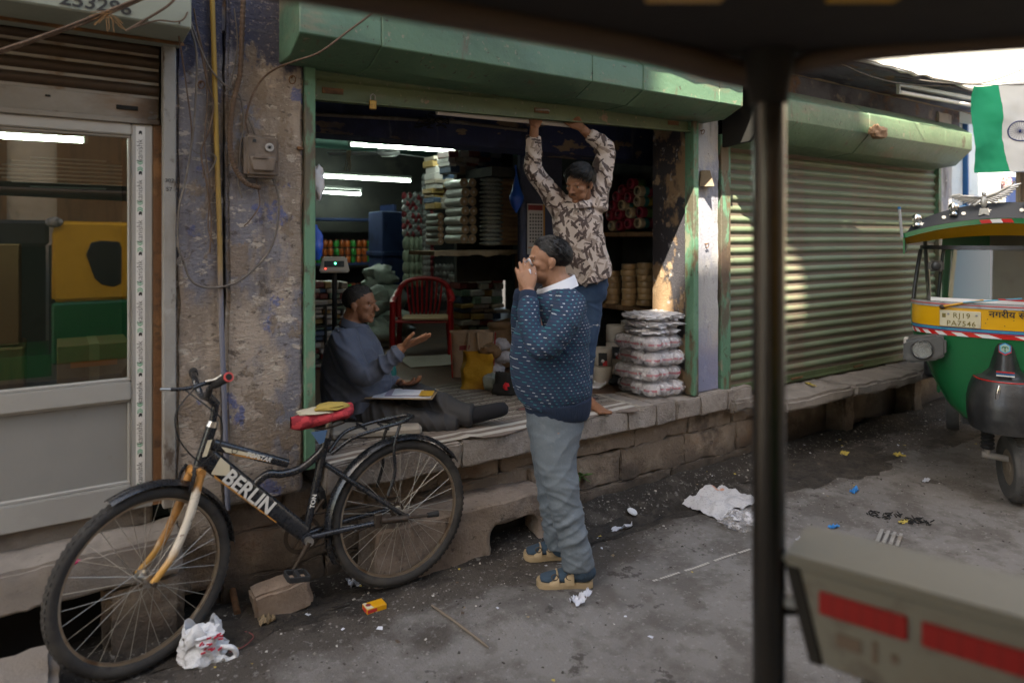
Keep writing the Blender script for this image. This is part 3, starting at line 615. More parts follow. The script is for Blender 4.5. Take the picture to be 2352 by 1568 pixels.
for k in range(16):
    p = PY(248 + rng.uniform(-8, 8), 34 + rng.uniform(-6, 6), -.36); a = rng.uniform(0, 2 * PI)
    b.tube(bez([p, p + V((.02 * math.cos(a), -.01, .012 * math.sin(a) - .008)), p + V((.05 * math.cos(a) + rng.uniform(-.01, .01), -.014, .03 * math.sin(a) - .03))], 5), .0012, 4)
tag(b.build('jute_twine', mat('jute', (.22, .11, .04), .9), None, smooth=60), 'tangle of orange brown twine tied on the cable bundle', 'twine')
b = MB(); p = PY(390, 462 / 1.0, -.065)
p = PY(411, 600, -.065)
for k in range(5): b.tube(bez([p + V((rng.uniform(-.008, .008), 0, rng.uniform(-.015, .015))) for _ in range(4)], 6, True), .0022, 5, closed=True)
b.tube(bez([p, p + V((.02, -.005, -.02)), p + V((.03, 0, -.05))], 5), .002, 5); b.tube(bez([p, p + V((.03, -.005, .01)), p + V((.045, 0, .028))], 5), .002, 5)
tag(b.build('wire_knot', m_cord, None, smooth=60), 'small knot of wire on the hanging loop at the pilaster edge', 'wire')
def ring(x, y, Y, label, r=.016, drop=.0):
    t = thing('iron_ring', label, 'ring', loc=PY(x, y, Y))
    MB().tube([V((0, .03, 0)), V((0, -.012, 0))], .004, 6).build('staple', m_rust, t)
    MB().tube([V((r * math.sin(a), -.010 - .006 * math.cos(a), -r * .9 + r * 1.2 * math.cos(a))) for a in [2 * PI * k / 18 for k in range(18)]], .0024, 6, closed=True).build('loop', m_rust, t, smooth=60)
ring(461, 190, -.03, 'rusty iron ring on the left pilaster', .012); ring(702 - 32, 178, -.045, 'rusty iron ring beside the green rail', .014)
ring(1622, 560, -.025, 'iron ring in the sunlit patch of the right pilaster', .014); ring(1612, 300, -.025, 'thin wire ring high on the right pilaster', .012)
lp = thing('wall_lamp', 'small brown metal wedge shaped wall lamp on the right pilaster', 'lamp', loc=PY(1617, 412, -.02))
m_lampb = mat('brown_lamp_metal', (.17, .12, .07), .5, layers=[((.26, .19, .11), 9., .5, .66, .7)], bump=.001, bs=60)
MB().prism([(-.055, -.05), (.055, -.05), (.040, .055), (-.040, .055)], 'y', -.012, 0).build('back_plate', m_lampb, lp, bevel=.002)
MB()._add([V((-.055, -.012, -.05)), V((.055, -.012, -.05)), V((.0, -.085, -.05)), V((-.040, -.012, .055)), V((.040, -.012, .055)), V((.0, -.05, .055))], [(0, 2, 5, 3), (2, 1, 4, 5), (3, 5, 4), (0, 1, 2)]).build('shade', m_lampb, lp)
# small latch plate on the left pilaster by the rail
tag(MB().box(.895, .922, -.05, -.036, 1.965, 1.98).build('latch_plate', m_rust, None, bevel=.003), 'small rusty latch plate on the pilaster edge', 'latch')
# ------------------------------------------------------------------ inside the open shop
m_tube = mat('lit_fluorescent_tube', (.9, .95, .95), .4, emit=(.80, 1., .98), es=8.)
m_tube_off = mat('unlit_tube', (.62, .58, .54), .35)
m_fix = mat('white_fixture', (.42, .44, .42), .5)
def tubelight(a, c, label, lit=True, r=.014, batten=True, up=.045):
    a = V(a); c = V(c); t = thing('tube_light', label, 'light', loc=a); d = c - a
    MB().tube([V((0, 0, 0)), d], r, 10).build('tube', m_tube if lit else m_tube_off, t, smooth=50)
    if batten:
        M = frame((0, 0, 0), d, (0, 1, 0)); b = MB()
        b.box(-.02, d.length + .02, -.016, .016, up - .018, up + .012, M); b.build('batten', m_fix, t, bevel=.003)
        for s in (-.012, d.length + .012): MB().box(s - .008, s + .008, -.012, .012, -.016, up - .018, M).build('socket', m_fix, t)
    return t
tubelight(PY(806, 332, 2.2), PY(1089, 350, 2.2), 'lit fluorescent tube below the blue beam, highest of the lit tubes in the shop')
tubelight(PY(700, 403, 4.2), PY(941, 416, 4.2), 'lit fluorescent tube deep in the shop, middle one of three')
tubelight(PY(690, 439, 5.2), PY(827, 446, 5.2), 'short looking lit fluorescent tube at the far back of the shop', up=.07)
tubelight(PY(1003, 258, .06), PY(1330, 290, .06), 'unlit fluorescent tube just behind the raised green shutter', False, batten=False)
fan = thing('ceiling_fan', 'white ceiling fan hub above the lit tube', 'fan', loc=PY(893, 352, 2.75))
MB().lathe([(0, -.03), (.07, -.028), (.105, .0), (.10, .03), (.03, .05), (.012, .06), (.012, .30), (0, .30)], None, 20).build('motor', mat('old_white_enamel', (.30, .31, .32), .4), fan, smooth=40)
for k in range(3):
    a = k * 2 * PI / 3 + .3; MB().box(.09, .58, -.05, .05, .0, .006, Matrix.Rotation(a, 4, 'Z') @ Matrix.Rotation(.15, 4, 'X')).build('blade', mat('old_white_enamel', (.3, .31, .32), .4), fan, bevel=.002)
b = MB().tube(bez([PY(720, 262, .58), PY(900, 272, .58), PY(1040, 280, .58), PY(1210, 300, .58)], 6), .012, 8)
tag(b.build('conduit_pipe', m_cord, None, smooth=60), 'dark conduit running along the flaking blue beam', 'pipe')
b = MB(); rng = random.Random(2)
for k in range(9):
    p = PY(990 + rng.uniform(-28, 28), 272 + rng.uniform(-6, 18), .56)
    b.tube(bez([p + V((rng.uniform(-.06, .06), rng.uniform(-.02, .02), rng.uniform(-.03, .03))) for _ in range(5)], 6), .003, 5)
tag(b.build('wire_tangle', m_black, None, smooth=60), 'dark tangle of wires on the blue beam', 'wire')
b = MB()
for k in range(7):
    p = PY(797 + k * 1.5, 345, 1.9); b.tube(bez([p, p + V((rng.uniform(-.01, .01), 0, -.07)), p + V((rng.uniform(-.02, .02), 0, -.13 - .04 * rng.random()))], 5), .003, 5)
tag(b.build('rope_hank', mat('pale_rope', (.36, .33, .25), .9), None, smooth=60), 'pale hank of rope hanging from the beam', 'rope')
# shelves at the far back with jars
shf = thing('back_shelf', 'dark blue shelf rack of small jars at the far back of the shop', 'shelf', loc=(0, 0, 0))
a = PY(700, 610, 5.0); c = PY(905, 610, 5.0)
for yy in (500, 605, 690, 770): z = PY(720, yy, 5.0).z; MB().box(a.x, c.x, 4.98, 5.4, z - .03, z).build('shelf_board', m_navy_s, shf, bevel=.002)
for x in (a.x, c.x): MB().box(x - .02, x + .02, 4.97, 5.4, .55, 2.0).build('upright', m_navy_s, shf)
m_jar_o = mat('orange_jar', (.40, .09, .02), .35, jit=.25); m_jar_g = mat('green_jar', (.03, .28, .05), .35, jit=.25); m_lid = mat('dark_lid', (.10, .02, .015), .4)
def jar(m):
    b = MB().lathe([(0, 0), (.030, 0), (.032, .006), (.032, .068), (.024, .078), (.024, .082)], None, 10); b.cur = 1; b.lathe([(.026, .080), (.026, .094), (0, .095)], None, 10)
    me = b.mesh('jar', smooth=40); me.materials.append(m); me.materials.append(m_lid); return me
jo, jg = jar(m_jar_o), jar(m_jar_g); jx0 = PY(722, 600, 4.97).x
for r, (yy, n, st) in enumerate(((605, 14, .072), (690, 16, .064))):
    z = PY(720, yy, 5.0).z + .001
    for lev in range(3 if r == 0 else 2):
        for k in range(n):
            o = put('jar', jg if k % 3 == 1 else jo, None, loc=(jx0 + k * st, 5.02 + .012 * ((k * 5 + lev) % 3), z + lev * .0955))
            tag(o, 'small %s jar in a stacked row on the far back shelf' % ('green' if k % 3 == 1 else 'orange'), 'jar', '%s jars on the back shelf' % ('green' if k % 3 == 1 else 'orange'))
MB_l = thing('blue_cabinet', 'tall dark blue cabinet standing at the back between shelves and packets', 'cabinet', loc=(0, 0, 0))
p = PY(878, 700, 4.0); q = PY(928, 560, 4.0); MB().box(p.x, q.x, 4.0, 4.4, .55, PY(880, 485, 4.0).z).build('body', m_navy_s, MB_l, bevel=.01)
MB().box(p.x - .02, q.x + .1, 3.95, 4.42, PY(880, 588, 4.0).z, PY(880, 578, 4.0).z).build('shelf_board', m_navy_s, MB_l, bevel=.004)
# crumpled sacks
m_poly = mat('grey_polythene', (.26, .30, .27), .35, layers=[((.15, .17, .16), 9., .45, .62, .7)], bump=.01, bs=25)
def lump(c, r, seed, amp=.25, n=20, m=14, flat=True, sharp=3.):
    b = MB(); b.ell((0, 0, 0), r, None, n, m); out = []
    for p in b.v:
        d = V(p); u = V((d.x / r[0], d.y / r[1], d.z / r[2])); k = 1 + amp * fbm(u + V((seed, seed * 2, 1)), sharp * .5, 3) + amp * .5 * abs(fbm(u + V((1, seed, seed)), sharp, 2))
        d = d * k
        if flat and d.z < -r[2] * .8: d.z = -r[2] * .8
        out.append(tuple(V(c) + d))
    b.v = out; return b
for k, (x, y, Y, r) in enumerate(((872, 640, 3.6, .17), (885, 690, 3.5, .2), (850, 700, 3.3, .2), (905, 745, 3.2, .2), (868, 770, 3.1, .22))):
    p = PY(x, y, Y); o = lump((0, 0, 0), (r, r * .8, r * .7), k * 3.3, .5).build('polythene_sack', m_poly, None, smooth=50); o.location = p
    tag(o, ('highest crumpled pale polythene sack in the heap at the back', 'second crumpled pale polythene sack down the heap behind the seated man', 'leftmost crumpled polythene sack, above the seated man\'s head', 'crumpled polythene sack beside the red chair back', 'lowest crumpled polythene sack behind the seated man')[k], 'sack', 'sacks heaped at the back')
# hanging strips of foil packets and stacks of packs
m_foil = mat('silver_foil', (.42, .42, .43), .25, metal=.7, bump=.012, bs=40, jit=.25); m_foil_r = mat('maroon_foil', (.22, .03, .04), .3, metal=.4, bump=.01, bs=40, jit=.3); m_tissue = mat('pale_green_packs', (.27, .33, .25), .6, bump=.006, bs=50, jit=.15)
pk = lump((0, 0, 0), (.030, .018, .038), 2., .35, 10, 7, False).mesh('packet', smooth=50); pk.materials.append(m_foil)
pk2 = lump((0, 0, 0), (.030, .018, .038), 5., .35, 10, 7, False).mesh('packet', smooth=50); pk2.materials.append(m_foil_r)
st = thing('packet_display', 'wide hanging strips of silver and maroon foil packets at the back', 'packets', loc=(0, 0, 0))
for i in range(8):
    for j in range(7):
        p = PY(929 + i * 6.3, 450 + j * 14 + (i % 2) * 4, 3.2); put('packet', pk2 if (i * 3 + j * 2) % 5 < 2 else pk, st, loc=p)
st = thing('packet_strip', 'long narrow strip of foil packets hanging to the right of the silver display', 'packets', loc=(0, 0, 0))
for j in range(17):
    for i in range(3): put('packet', pk2 if i == 2 else pk, st, loc=PY(975 + i * 8, 408 + j * 14, 3.0))
st = thing('pack_stack', 'column of pale green packs stacked above the red chair', 'packs', loc=(0, 0, 0))
pme = lump((0, 0, 0), (.036, .05, .075), 7., .2, 10, 8, False).mesh('pack', smooth=50); pme.materials.append(m_tissue)
for i in range(4):
    for j in range(4): put('pack', pme, st, loc=PY(934 + i * 11, 560 + j * 27, 3.1))
st = thing('packet_strip', 'dark strips of packets hanging behind the right arm of the red chair', 'packets', loc=(0, 0, 0))
for j in range(5):
    for i in range(5): put('packet', pk, st, loc=PY(1002 + i * 9, 615 + j * 17, 2.9))
# rolls on their shelf
rsh = thing('roll_shelf', 'wooden shelf with a cloth hem carrying plastic and paper rolls', 'shelf', loc=(0, 0, 0))
RY = 1.55; ra = PY(998, 572, RY); rb = PY(1192, 566, RY)
MB().box(ra.x, rb.x + .25, RY - .02, RY + .45, ra.z - .05, ra.z - .02).build('board', m_wood, rsh)
m_sackc = mat('old_sacking', (.30, .25, .17), .9, layers=[((.20, .16, .10), 8., .5, .66, .7)], bump=.006, bs=90)
MB().grid(lambda u, v: V((ra.x - .02 + (rb.x - ra.x + .05) * u, RY - .035 - .012 * math.sin(u * 40) * v, ra.z - .018 - v * (.035 + .02 * fbm((u * 6, 1, 1))))), 40, 3, .003).build('cloth_hem', m_sackc, rsh, smooth=60)
for x0 in (rb.x - .01,): MB().box(x0, x0 + .06, RY - .02, RY + .05, .55, ra.z - .05).build('post', m_wood, rsh, bevel=.006)
MB().box(ra.x + .45, rb.x + .25, RY + .46, RY + .5, 1.2, 2.7).build('back_board', m_darkwall, rsh)
m_film = mat('clear_film_roll', (.36, .37, .35), .18, bump=.004, bs=20, bst=(1, 12, 1), coat=.5, jit=.15); m_card = mat('card_core', (.24, .18, .11), .85, bump=.002, bs=60)
def roll_mesh(r, L, ax):
    b = MB(); M = frame((0, 0, 0), (1, 0, 0), (0, 0, 1)) if ax == 'y' else frame((0, 0, 0), (0, 0, 1), (0, -1, 0)).to_4x4()
    # lathe axis -> local z ; for 'y' the axis points towards -Y
    b.lathe([(r, -L), (r * 1.01, -L * .5), (r, 0)], M, 16); b.cur = 1; b.lathe([(r, 0), (r * .30, 0.002), (r * .28, -.03), (0, -.03)], M, 16); b.lathe([(r, -L), (0, -L)], M, 16)
    me = b.mesh('roll', smooth=40); me.materials.append(m_film); me.materials.append(m_card); return me
rm = roll_mesh(.036, .26, 'y'); rs = roll_mesh(.026, .2, 'y')
names = ['bottom', 'second', 'third', 'fourth', 'fifth', 'sixth', 'top']
for j in range(7):
    for i in range(2):
        p = PY(1066 + i * 19 + (3 if j % 2 else 0), 549 - j * 21.5, RY - .02); o = put('film_roll', rm, None, loc=p)
        tag(o, '%s clear plastic film roll of the %s stack on the roll shelf' % (names[j], ('left', 'second')[i]), 'roll', 'film rolls on the shelf')
for j in range(5):
    p = PY(1012, 555 - j * 14.5, RY - .01); o = put('film_roll', rs, None, loc=p); tag(o, '%s thin film roll of the low stack at the left end of the roll shelf' % names[j], 'roll', 'film rolls on the shelf')
m_bub = mat('bubble_film', (.33, .37, .33), .25, layers=[((.20, .23, .21), 60., .3, .5, .7, None, .004, 'vor')], bump=.004, bs=60, coat=.3)
m_kraft = mat('kraft_paper', (.33, .23, .135), .8, layers=[((.24, .16, .09), 6., .5, .66, .6)], bump=.002, bs=60, jit=.1)
bb = lump((0, 0, 0), (.10, .08, .021), 3., .15, 16, 8, False).mesh('bundle', smooth=60); bb.materials.append(m_bub)
kk = MB().tube([V((-.085, 0, 0)), V((-.04, 0, .001)), V((.04, 0, -.001)), V((.09, 0, 0))], [.0195, .020, .0195, .020], 12).mesh('paper_roll', smooth=40); kk.materials.append(m_kraft)
bt = thing('bubble_wrap_stack', 'stack of folded bubble film bundles between film rolls and paper rolls', 'packing film', loc=(0, 0, 0))
for j in range(17): put('bundle', bb, bt, loc=PY(1126 + (j % 2) * 2, 559 - j * 9.7, RY - .02))
bt = thing('paper_roll_stack', 'stack of brown kraft paper rolls at the right end of the roll shelf', 'paper rolls', loc=(0, 0, 0))
for j in range(16): put('paper_roll', kk, bt, loc=PY(1168 + (j % 3 - 1) * 1.5 + j * .15, 558 - j * 10.6, RY - .03))
# blue bag on the pier, pier and calendar
pr = thing('inner_pier', 'dark blue grey inner pier with a wall calendar', 'pillar', loc=(0, 0, 0))
PYR = 1.22; pa = PY(1197, 600, PYR); pb = PY(1293, 600, PYR)
MB().box(pa.x, pb.x, PYR, PYR + .06, .55, 2.72).build('shaft', mat('blue_grey_pier_paint', (.07, .08, .125), .85, layers=[((.16, .12, .08), 3., 1.35, .95, .85, None, 0, 'z'), ((.03, .035, .05), 4., .5, .66, .7)], bump=.003, bs=50), pr, bevel=.012)
MB().box(pa.x - .2, 5.4, PYR + .1, PYR + .5, 2.05, 2.12).build('ledge', m_darkwall, pr)
cl = thing('wall_calendar', 'paper wall calendar with columns of dates behind the standing man', 'calendar', loc=PY(1229, 525, PYR - .012), rz=0)
MB().box(-.075, .075, -.004, .004, -.20, .19).build('sheet', mat('calendar_paper', (.46, .44, .42), .8), cl)
MB().box(.078, .092, -.004, .006, -.20, .19).build('backing', mat('orange_card', (.45, .22, .04), .8), cl)
b = MB()
for r in range(9):
    for c_ in range(5): b.box(-.055 + c_ * .026, -.041 + c_ * .026, -.0052, -.0048, .10 - r * .026, .113 - r * .026)
b.build('printed_dates', m_ink, cl)
MB().box(-.07, .07, -.0052, -.0048, .140, .180).build('printed_header', mat('maroon_print', (.20, .03, .03), .7), cl)
MB().box(-.07, .07, -.0052, -.0048, -.150, -.143).build('printed_rule', mat('orange_print', (.5, .16, .02), .7), cl)
bag = thing('blue_bag', 'bright blue plastic bag hanging beside the paper rolls', 'bag', loc=PY(1186, 490, PYR - .06))
b = MB()
def bagf(u, v):
    a = 2 * PI * u; zz = .30 * v; r = .062 * math.sin(min(1, v * 2.2 + .02) * PI / 2) * (1 - .93 * max(0, (v - .42) / .58) ** .7) if v > .0 else .001
    r *= 1 + .12 * fbm((math.cos(a) * 1.5, math.sin(a) * 1.5, v * 3)); return V((r * math.cos(a), r * .8 * math.sin(a), zz))
b.grid(bagf, 20, 16); b.build('sack', mat('blue_polythene', (.01, .075, .42), .3, bump=.006, bs=30, bst=(1, 1, .3)), bag, smooth=60, weld=1e-4)
MB().tube([V((0, 0, .29)), V((.0, .01, .36))], .006).build('handle', mat('blue_polythene', (.01, .075, .42), .3), bag)
# thread spools in the right shelf, ends facing the shop
m_spr = mat('crimson_thread', (.26, .02, .045), .5, bump=.003, bs=120, bst=(9, 1, 1), jit=.2); m_spc = mat('cream_core', (.42, .34, .23), .6, bump=.002, bs=60); m_spg = mat('green_thread', (.10, .20, .06), .5, bump=.003, bs=120); m_spt = mat('teal_thread', (.04, .20, .20), .5); m_spy = mat('yellow_thread', (.36, .26, .03), .5)
rsf = thing('side_shelf', 'dark side shelf of the shop holding thread spools and tape packs', 'shelf', loc=(0, 0, 0))
SXX = 3.60
for yy in (533, 703): p = PX(1440, yy, SXX); MB().box(SXX - .015, SXX + .4, .335, 1.2, p.z - .035, p.z).build('board', m_wood, rsf, bevel=.004)
MB().box(SXX + .40, SXX + .44, .335, 1.25, .55, 2.6).build('back_board', m_darkwall, rsf); MB().box(SXX - .01, SXX + .4, 1.2, 1.24, .55, 2.1).build('end_board', m_darkwall, rsf)
def spool(mats3):
    b = MB(); M = frame((0, 0, 0), (0, 1, 0), (0, 0, 1))   # local z -> +X
    r = .041
    for k in range(3): b.cur = k; b.lathe([(r, .042 * k + .004), (r * 1.02, .042 * k + .02), (r, .042 * (k + 1) + .003)], M, 16)
    b.cur = 0; b.lathe([(r, .004), (r * .96, -.003), (r * .42, -.003)], M, 16); b.cur = 3; b.lathe([(r * .42, -.003), (r * .40, .03), (0, .03)], M, 16); b.cur = 2; b.lathe([(r, .129), (0, .13)], M, 16)  # core hole lined in black to paint the shade inside it
    me = b.mesh('spool', smooth=40)
    for m in mats3 + (m_black,): me.materials.append(m)
    return me
sp = [spool((m_spc, m_spt, m_spr)), spool((m_spr, m_spg, m_spg)), spool((m_spc, m_spt, m_spy)), spool((m_spr, m_spr, m_spg))]
SPW = ['lowest at right', 'second up at right', 'third up at right', 'fourth up at right', 'topmost', 'second row middle', 'lowest row middle', 'third row middle', 'third row inner', 'fourth row middle', 'lowest row inner', 'second row inner', 'fourth row left', 'lowest at left', 'third up at left', 'second up at left']
Z3 = lambda x, y: ((1460 + .1913 * x) / 1.0629, (420 + .1913 * y) / 1.0629)
for k, (x, y, t) in enumerate(((505, 655, 0), (530, 515, 1), (500, 375, 2), (505, 245, 0), (415, 150, 1), (395, 520, 2), (380, 660, 3), (300, 425, 2), (380, 325, 3), (300, 230, 3), (270, 685, 1), (260, 545, 3), (230, 315, 3), (170, 690, 0), (180, 430, 3), (145, 560, 1))):
    o = put('thread_spool', sp[t], None, loc=PX(*Z3(x, y), SXX + .005)); col = ('cream faced teal', 'crimson faced green', 'cream faced yellow', 'all crimson')[t]
    tag(o, '%s thread spool, %s in the pile on the side shelf' % (col, SPW[k]), 'spool', 'thread spools on the side shelf')
m_tape = mat('tape_roll_brown', (.46, .30, .15), .3, layers=[((.46, .30, .05), 6., .58, .64, .8)], bump=.004, bs=40, coat=.6, jit=.2)
tm = MB().lathe([(.03, 0), (.058, 0), (.061, .004), (.061, .040), (.058, .044), (.03, .044)], None, 18).mesh('tape', smooth=40); tm.materials.append(m_tape)
for c_, x in enumerate((1408, 1446, 1482)):
    t = thing('tape_stack', ('left', 'middle', 'right')[c_] + ' stack of brown adhesive tape rolls in cellophane on the side shelf', 'tape', 'tape stacks on the side shelf', loc=PX(x, 702, SXX + .06))
    for j in range(7 - (c_ == 0)): put('tape', tm, t, loc=(.006 * math.sin(j * 2.1), .006 * math.cos(j * 1.3), .002 + j * .0455))
# twine drums on the floor
m_drum = mat('white_twine_drum', (.46, .40, .33), .7, layers=[((.36, .30, .24), 5., .5, .66, .6)], bump=.003, bs=90, bst=(1, 1, 8))
dm = MB().lathe([(0, 0), (.066, 0), (.07, .006), (.07, .118), (.066, .124), (.03, .124), (.028, .11), (0, .11)], None, 20).mesh('drum', smooth=40); dm.materials.append(m_drum)
for k, (x, y, hgt, lab) in enumerate(((1383, 880, 2, 'two cream twine drums stacked right behind the standing man'), (1413, 862, 3, 'three cream twine drums stacked with a black label, under the side shelf'), (1446, 850, 3, 'rear stack of cream twine drums beside the plastic packs'))):
    p = PZ(x, y, .548); t = thing('twine_drums', lab, 'twine', 'twine drum stacks', loc=p)
    for j in range(hgt): d_ = put('drum', dm, t, loc=(.004 * j, .003 * j, j * .126))
    if k < 2:
        nrm = V((-.62, -.78, 0)); M = frame((nrm.x * .0716 + .004, nrm.y * .0716 + .003, .18), (nrm.y * -1, nrm.x, 0), (0, 0, 1))
        MB().box(-.03, .03, -.045, .045, -.001, .0012, M).build('label', m_ink, t); MB().ell(M @ V((0, -.012, .0015)), (.012, .012, .012), None, 10, 6).build('label_mark', m_sticker, t)
        MB().box(.0, .03, -.045, -.01, .0013, .0022, M).build('label_mark', mat('red_print', (.45, .03, .03), .6), t)
# plastic wrapped yarn packs stacked at the right front corner
mf = bpy.data.materials.new('clear_wrap'); mf.use_nodes = True; n = mf.node_tree.nodes; l = mf.node_tree.links
pb_ = n['Principled BSDF']; pb_.inputs['Roughness'].default_value = .12; pb_.inputs['Base Color'].default_value = (.85, .83, .86, 1)
tr = n.new('ShaderNodeBsdfTransparent'); mx = n.new('ShaderNodeMixShader'); nz = n.new('ShaderNodeTexNoise'); nz.inputs['Scale'].default_value = 26; nz.inputs['Detail'].default_value = 6
bp = n.new('ShaderNodeBump'); bp.inputs['Distance'].default_value = .03; tcn = n.new('ShaderNodeTexCoord'); l.new(tcn.outputs['Object'], nz.inputs['Vector']); l.new(nz.outputs[0], bp.inputs['Height']); l.new(bp.outputs[0], pb_.inputs['Normal'])
mr = n.new('ShaderNodeMapRange'); mr.inputs[1].default_value = .45; mr.inputs[2].default_value = .75; mr.inputs[3].default_value = .16; mr.inputs[4].default_value = .75; l.new(nz.outputs[0], mr.inputs[0])
l.new(mr.outputs[0], mx.inputs[0]); l.new(tr.outputs[0], mx.inputs[1]); l.new(pb_.outputs[0], mx.inputs[2]); l.new(mx.outputs[0], n['Material Output'].inputs[0])
m_yarn = mat('white_yarn', (.55, .52, .53), .9, layers=[((.40, .36, .38), 30., .45, .62, .7, (1, 1, .3))], bump=.012, bs=90, bst=(1, 1, .35)); m_band = mat('crimson_band', (.40, .10, .13), .6); m_pbag = mat('milky_plastic_bag', (.70, .68, .70), .3, layers=[((.48, .45, .46), 8., .5, .66, .6)], bump=.008, bs=25, coat=.3)
hk = MB(); hk.ell((0, 0, 0), (.052, .064, .047), None, 16, 10); hank = hk.mesh('hank', smooth=60); hank.materials.append(m_yarn)
bd = MB().lathe([(.0525, -.007), (.0530, 0), (.0525, .007)], Matrix.Diagonal((1, 1.24, 1, 1)), 18).mesh('paper_band', smooth=60); bd.materials.append(m_band)
zz = .552; lay = ['bottom', 'second lowest', 'middle', 'upper']
for j in range(4):
    ang = R((-6, 5, -3, 7)[j]); t = thing('yarn_pack', '%s clear plastic pack of white yarn with crimson bands at the platform corner' % lay[j], 'yarn pack', 'yarn packs stacked at the corner', loc=(3.295 + (.01, -.012, .008, -.01)[j], .19 + (.0, .01, -.005, .005)[j], zz), rz=ang)
    rng = random.Random(j)
    nx_, ny_ = 3, 3
    for a in range(nx_):
        for c_ in range(ny_):
            loc = ((a - 1) * .098 + rng.uniform(-.006, .006), (c_ - 1) * .112 + rng.uniform(-.006, .006), .050 + rng.uniform(-.004, .004))
            put('hank', hank, t, loc=loc); put('paper_band', bd, t, loc=loc)
    b = lump((0, 0, .050), (.188, .205, .056), j * 2.7 + 1, .13, 36, 16, False, 6)
    # squarer, pillow like wrap
    b.v = [tuple(V((math.copysign(abs(p[0] / .188) ** .55 * .176, p[0]), math.copysign(abs(p[1] / .205) ** .55 * .192, p[1]), .050 + math.copysign(abs((p[2] - .05) / .056) ** .6 * .056, p[2] - .05)))) for p in b.v]
    b.build('plastic_wrap', mf, t, smooth=60)
    zz += .098
for j in range(3):
    for s in range(2):
        t = lump((0, 0, .026), (.088, .155, .027), j * 5 + s * 2.2, .42, 34, 18, False, 9).build('folded_bag', m_pbag, None, smooth=60)
        t.location = (3.235 + s * .135 + .008 * math.sin(j * 3), .18 + .01 * math.cos(j * 2), zz); t.rotation_euler = (0, R(2 * (j % 2) - 1), R(-5 + 6 * j))
        tag(t, '%s milky plastic bag on top of the yarn packs, %s pile' % (('lowest', 'middle', 'topmost')[j], ('left', 'right')[s]), 'bag', 'plastic bags on the yarn packs')
    zz += .047
sl_ = thing('slipper', 'white flip flop sandal lying behind the standing man on the platform', 'slipper', loc=PZ(1377, 885, .548), rz=R(35))
MB().prism([(-.12, -.03), (-.06, -.042), (.06, -.045), (.12, -.03), (.13, 0), (.12, .03), (.06, .045), (-.06, .04), (-.12, .03)], 'z', 0, .018).build('sole', m_pbag, sl_, bevel=.005)
MB().tube(bez([V((.02, -.04, .015)), V((.04, -.02, .05)), V((.05, .0, .055)), V((.04, .02, .05)), V((.02, .04, .015))], 6), .009, 8).build('strap', m_pbag, sl_, smooth=60)
o = lump((0, 0, 0), (.10, .06, .035), 4., .4).build('black_cloth', m_black, None, smooth=50); o.location = PZ(1425, 872, .575); tag(o, 'crumpled black cloth on the floor beside the yarn packs', 'cloth')
# rug
mr_ = bpy.data.materials.new('striped_rug_weave'); mr_.use_nodes = True; n = mr_.node_tree.nodes; l = mr_.node_tree.links; p_ = n['Principled BSDF']; p_.inputs['Roughness'].default_value = .95
tc = n.new('ShaderNodeTexCoord'); sx = n.new('ShaderNodeSeparateXYZ'); l.new(tc.outputs['Object'], sx.inputs[0])
def mth(op, a, c=None):
    q = n.new('ShaderNodeMath'); q.operation = op
    for i, v in enumerate((a, c)):
        if isinstance(v, (int, float)): q.inputs[i].default_value = v
        elif v is not None: l.new(v, q.inputs[i])
    return q.outputs[0]
nz = n.new('ShaderNodeTexNoise'); nz.inputs['Scale'].default_value = 5; l.new(tc.outputs['Object'], nz.inputs['Vector'])
yw = mth('ADD', sx.outputs[1], mth('MULTIPLY', nz.outputs[0], .012))
fr_ = mth('FRACT', mth('MULTIPLY', yw, 11.5)); rp = n.new('ShaderNodeValToRGB'); rp.color_ramp.interpolation = 'CONSTANT'
el = rp.color_ramp.elements; cols = [(0, (.29, .25, .21)), (.30, (.085, .062, .048)), (.42, (.17, .135, .11)), (.62, (.085, .062, .048)), (.72, (.24, .20, .165)), (.9, (.12, .09, .07))]
el[0].position = 0; el[0].color = (*cols[0][1], 1); el[1].position = cols[1][0]; el[1].color = (*cols[1][1], 1)
for q_, c_ in cols[2:]: e = el.new(q_); e.color = (*c_, 1)
l.new(fr_, rp.inputs[0])
vo = n.new('ShaderNodeTexVoronoi'); vo.inputs['Scale'].default_value = 6.5; mp = n.new('ShaderNodeMapping'); mp.inputs['Scale'].default_value = (.7, 1.25, 1); l.new(tc.outputs['Object'], mp.inputs[0]); l.new(mp.outputs[0], vo.inputs['Vector'])
vc = n.new('ShaderNodeSeparateColor'); l.new(vo.outputs['Color'], vc.inputs[0])
inner = mth('LESS_THAN', vo.outputs['Distance'], .26); sel = mth('MULTIPLY', inner, mth('GREATER_THAN', vc.outputs[0], .35))
ringm = mth('MULTIPLY', mth('MULTIPLY', mth('LESS_THAN', vo.outputs['Distance'], .33), mth('GREATER_THAN', vo.outputs['Distance'], .26)), mth('GREATER_THAN', vc.outputs[0], .2))
depth_ok = mth('GREATER_THAN', sx.outputs[1], .13)
scr = n.new('ShaderNodeTexNoise'); scr.inputs['Scale'].default_value = 28; scr.inputs['Detail'].default_value = 1; l.new(tc.outputs['Object'], scr.inputs['Vector'])
lines = mth('MULTIPLY', mth('LESS_THAN', mth('ABSOLUTE', mth('SUBTRACT', scr.outputs[0], .5)), .018), depth_ok)
def mix(f, a, c):
    q = n.new('ShaderNodeMix'); q.data_type = 'RGBA'; l.new(f, q.inputs[0]); l.new(a, q.inputs[6])
    if isinstance(c, tuple): q.inputs[7].default_value = (*c, 1)
    else: l.new(c, q.inputs[7])
    return q.outputs[2]
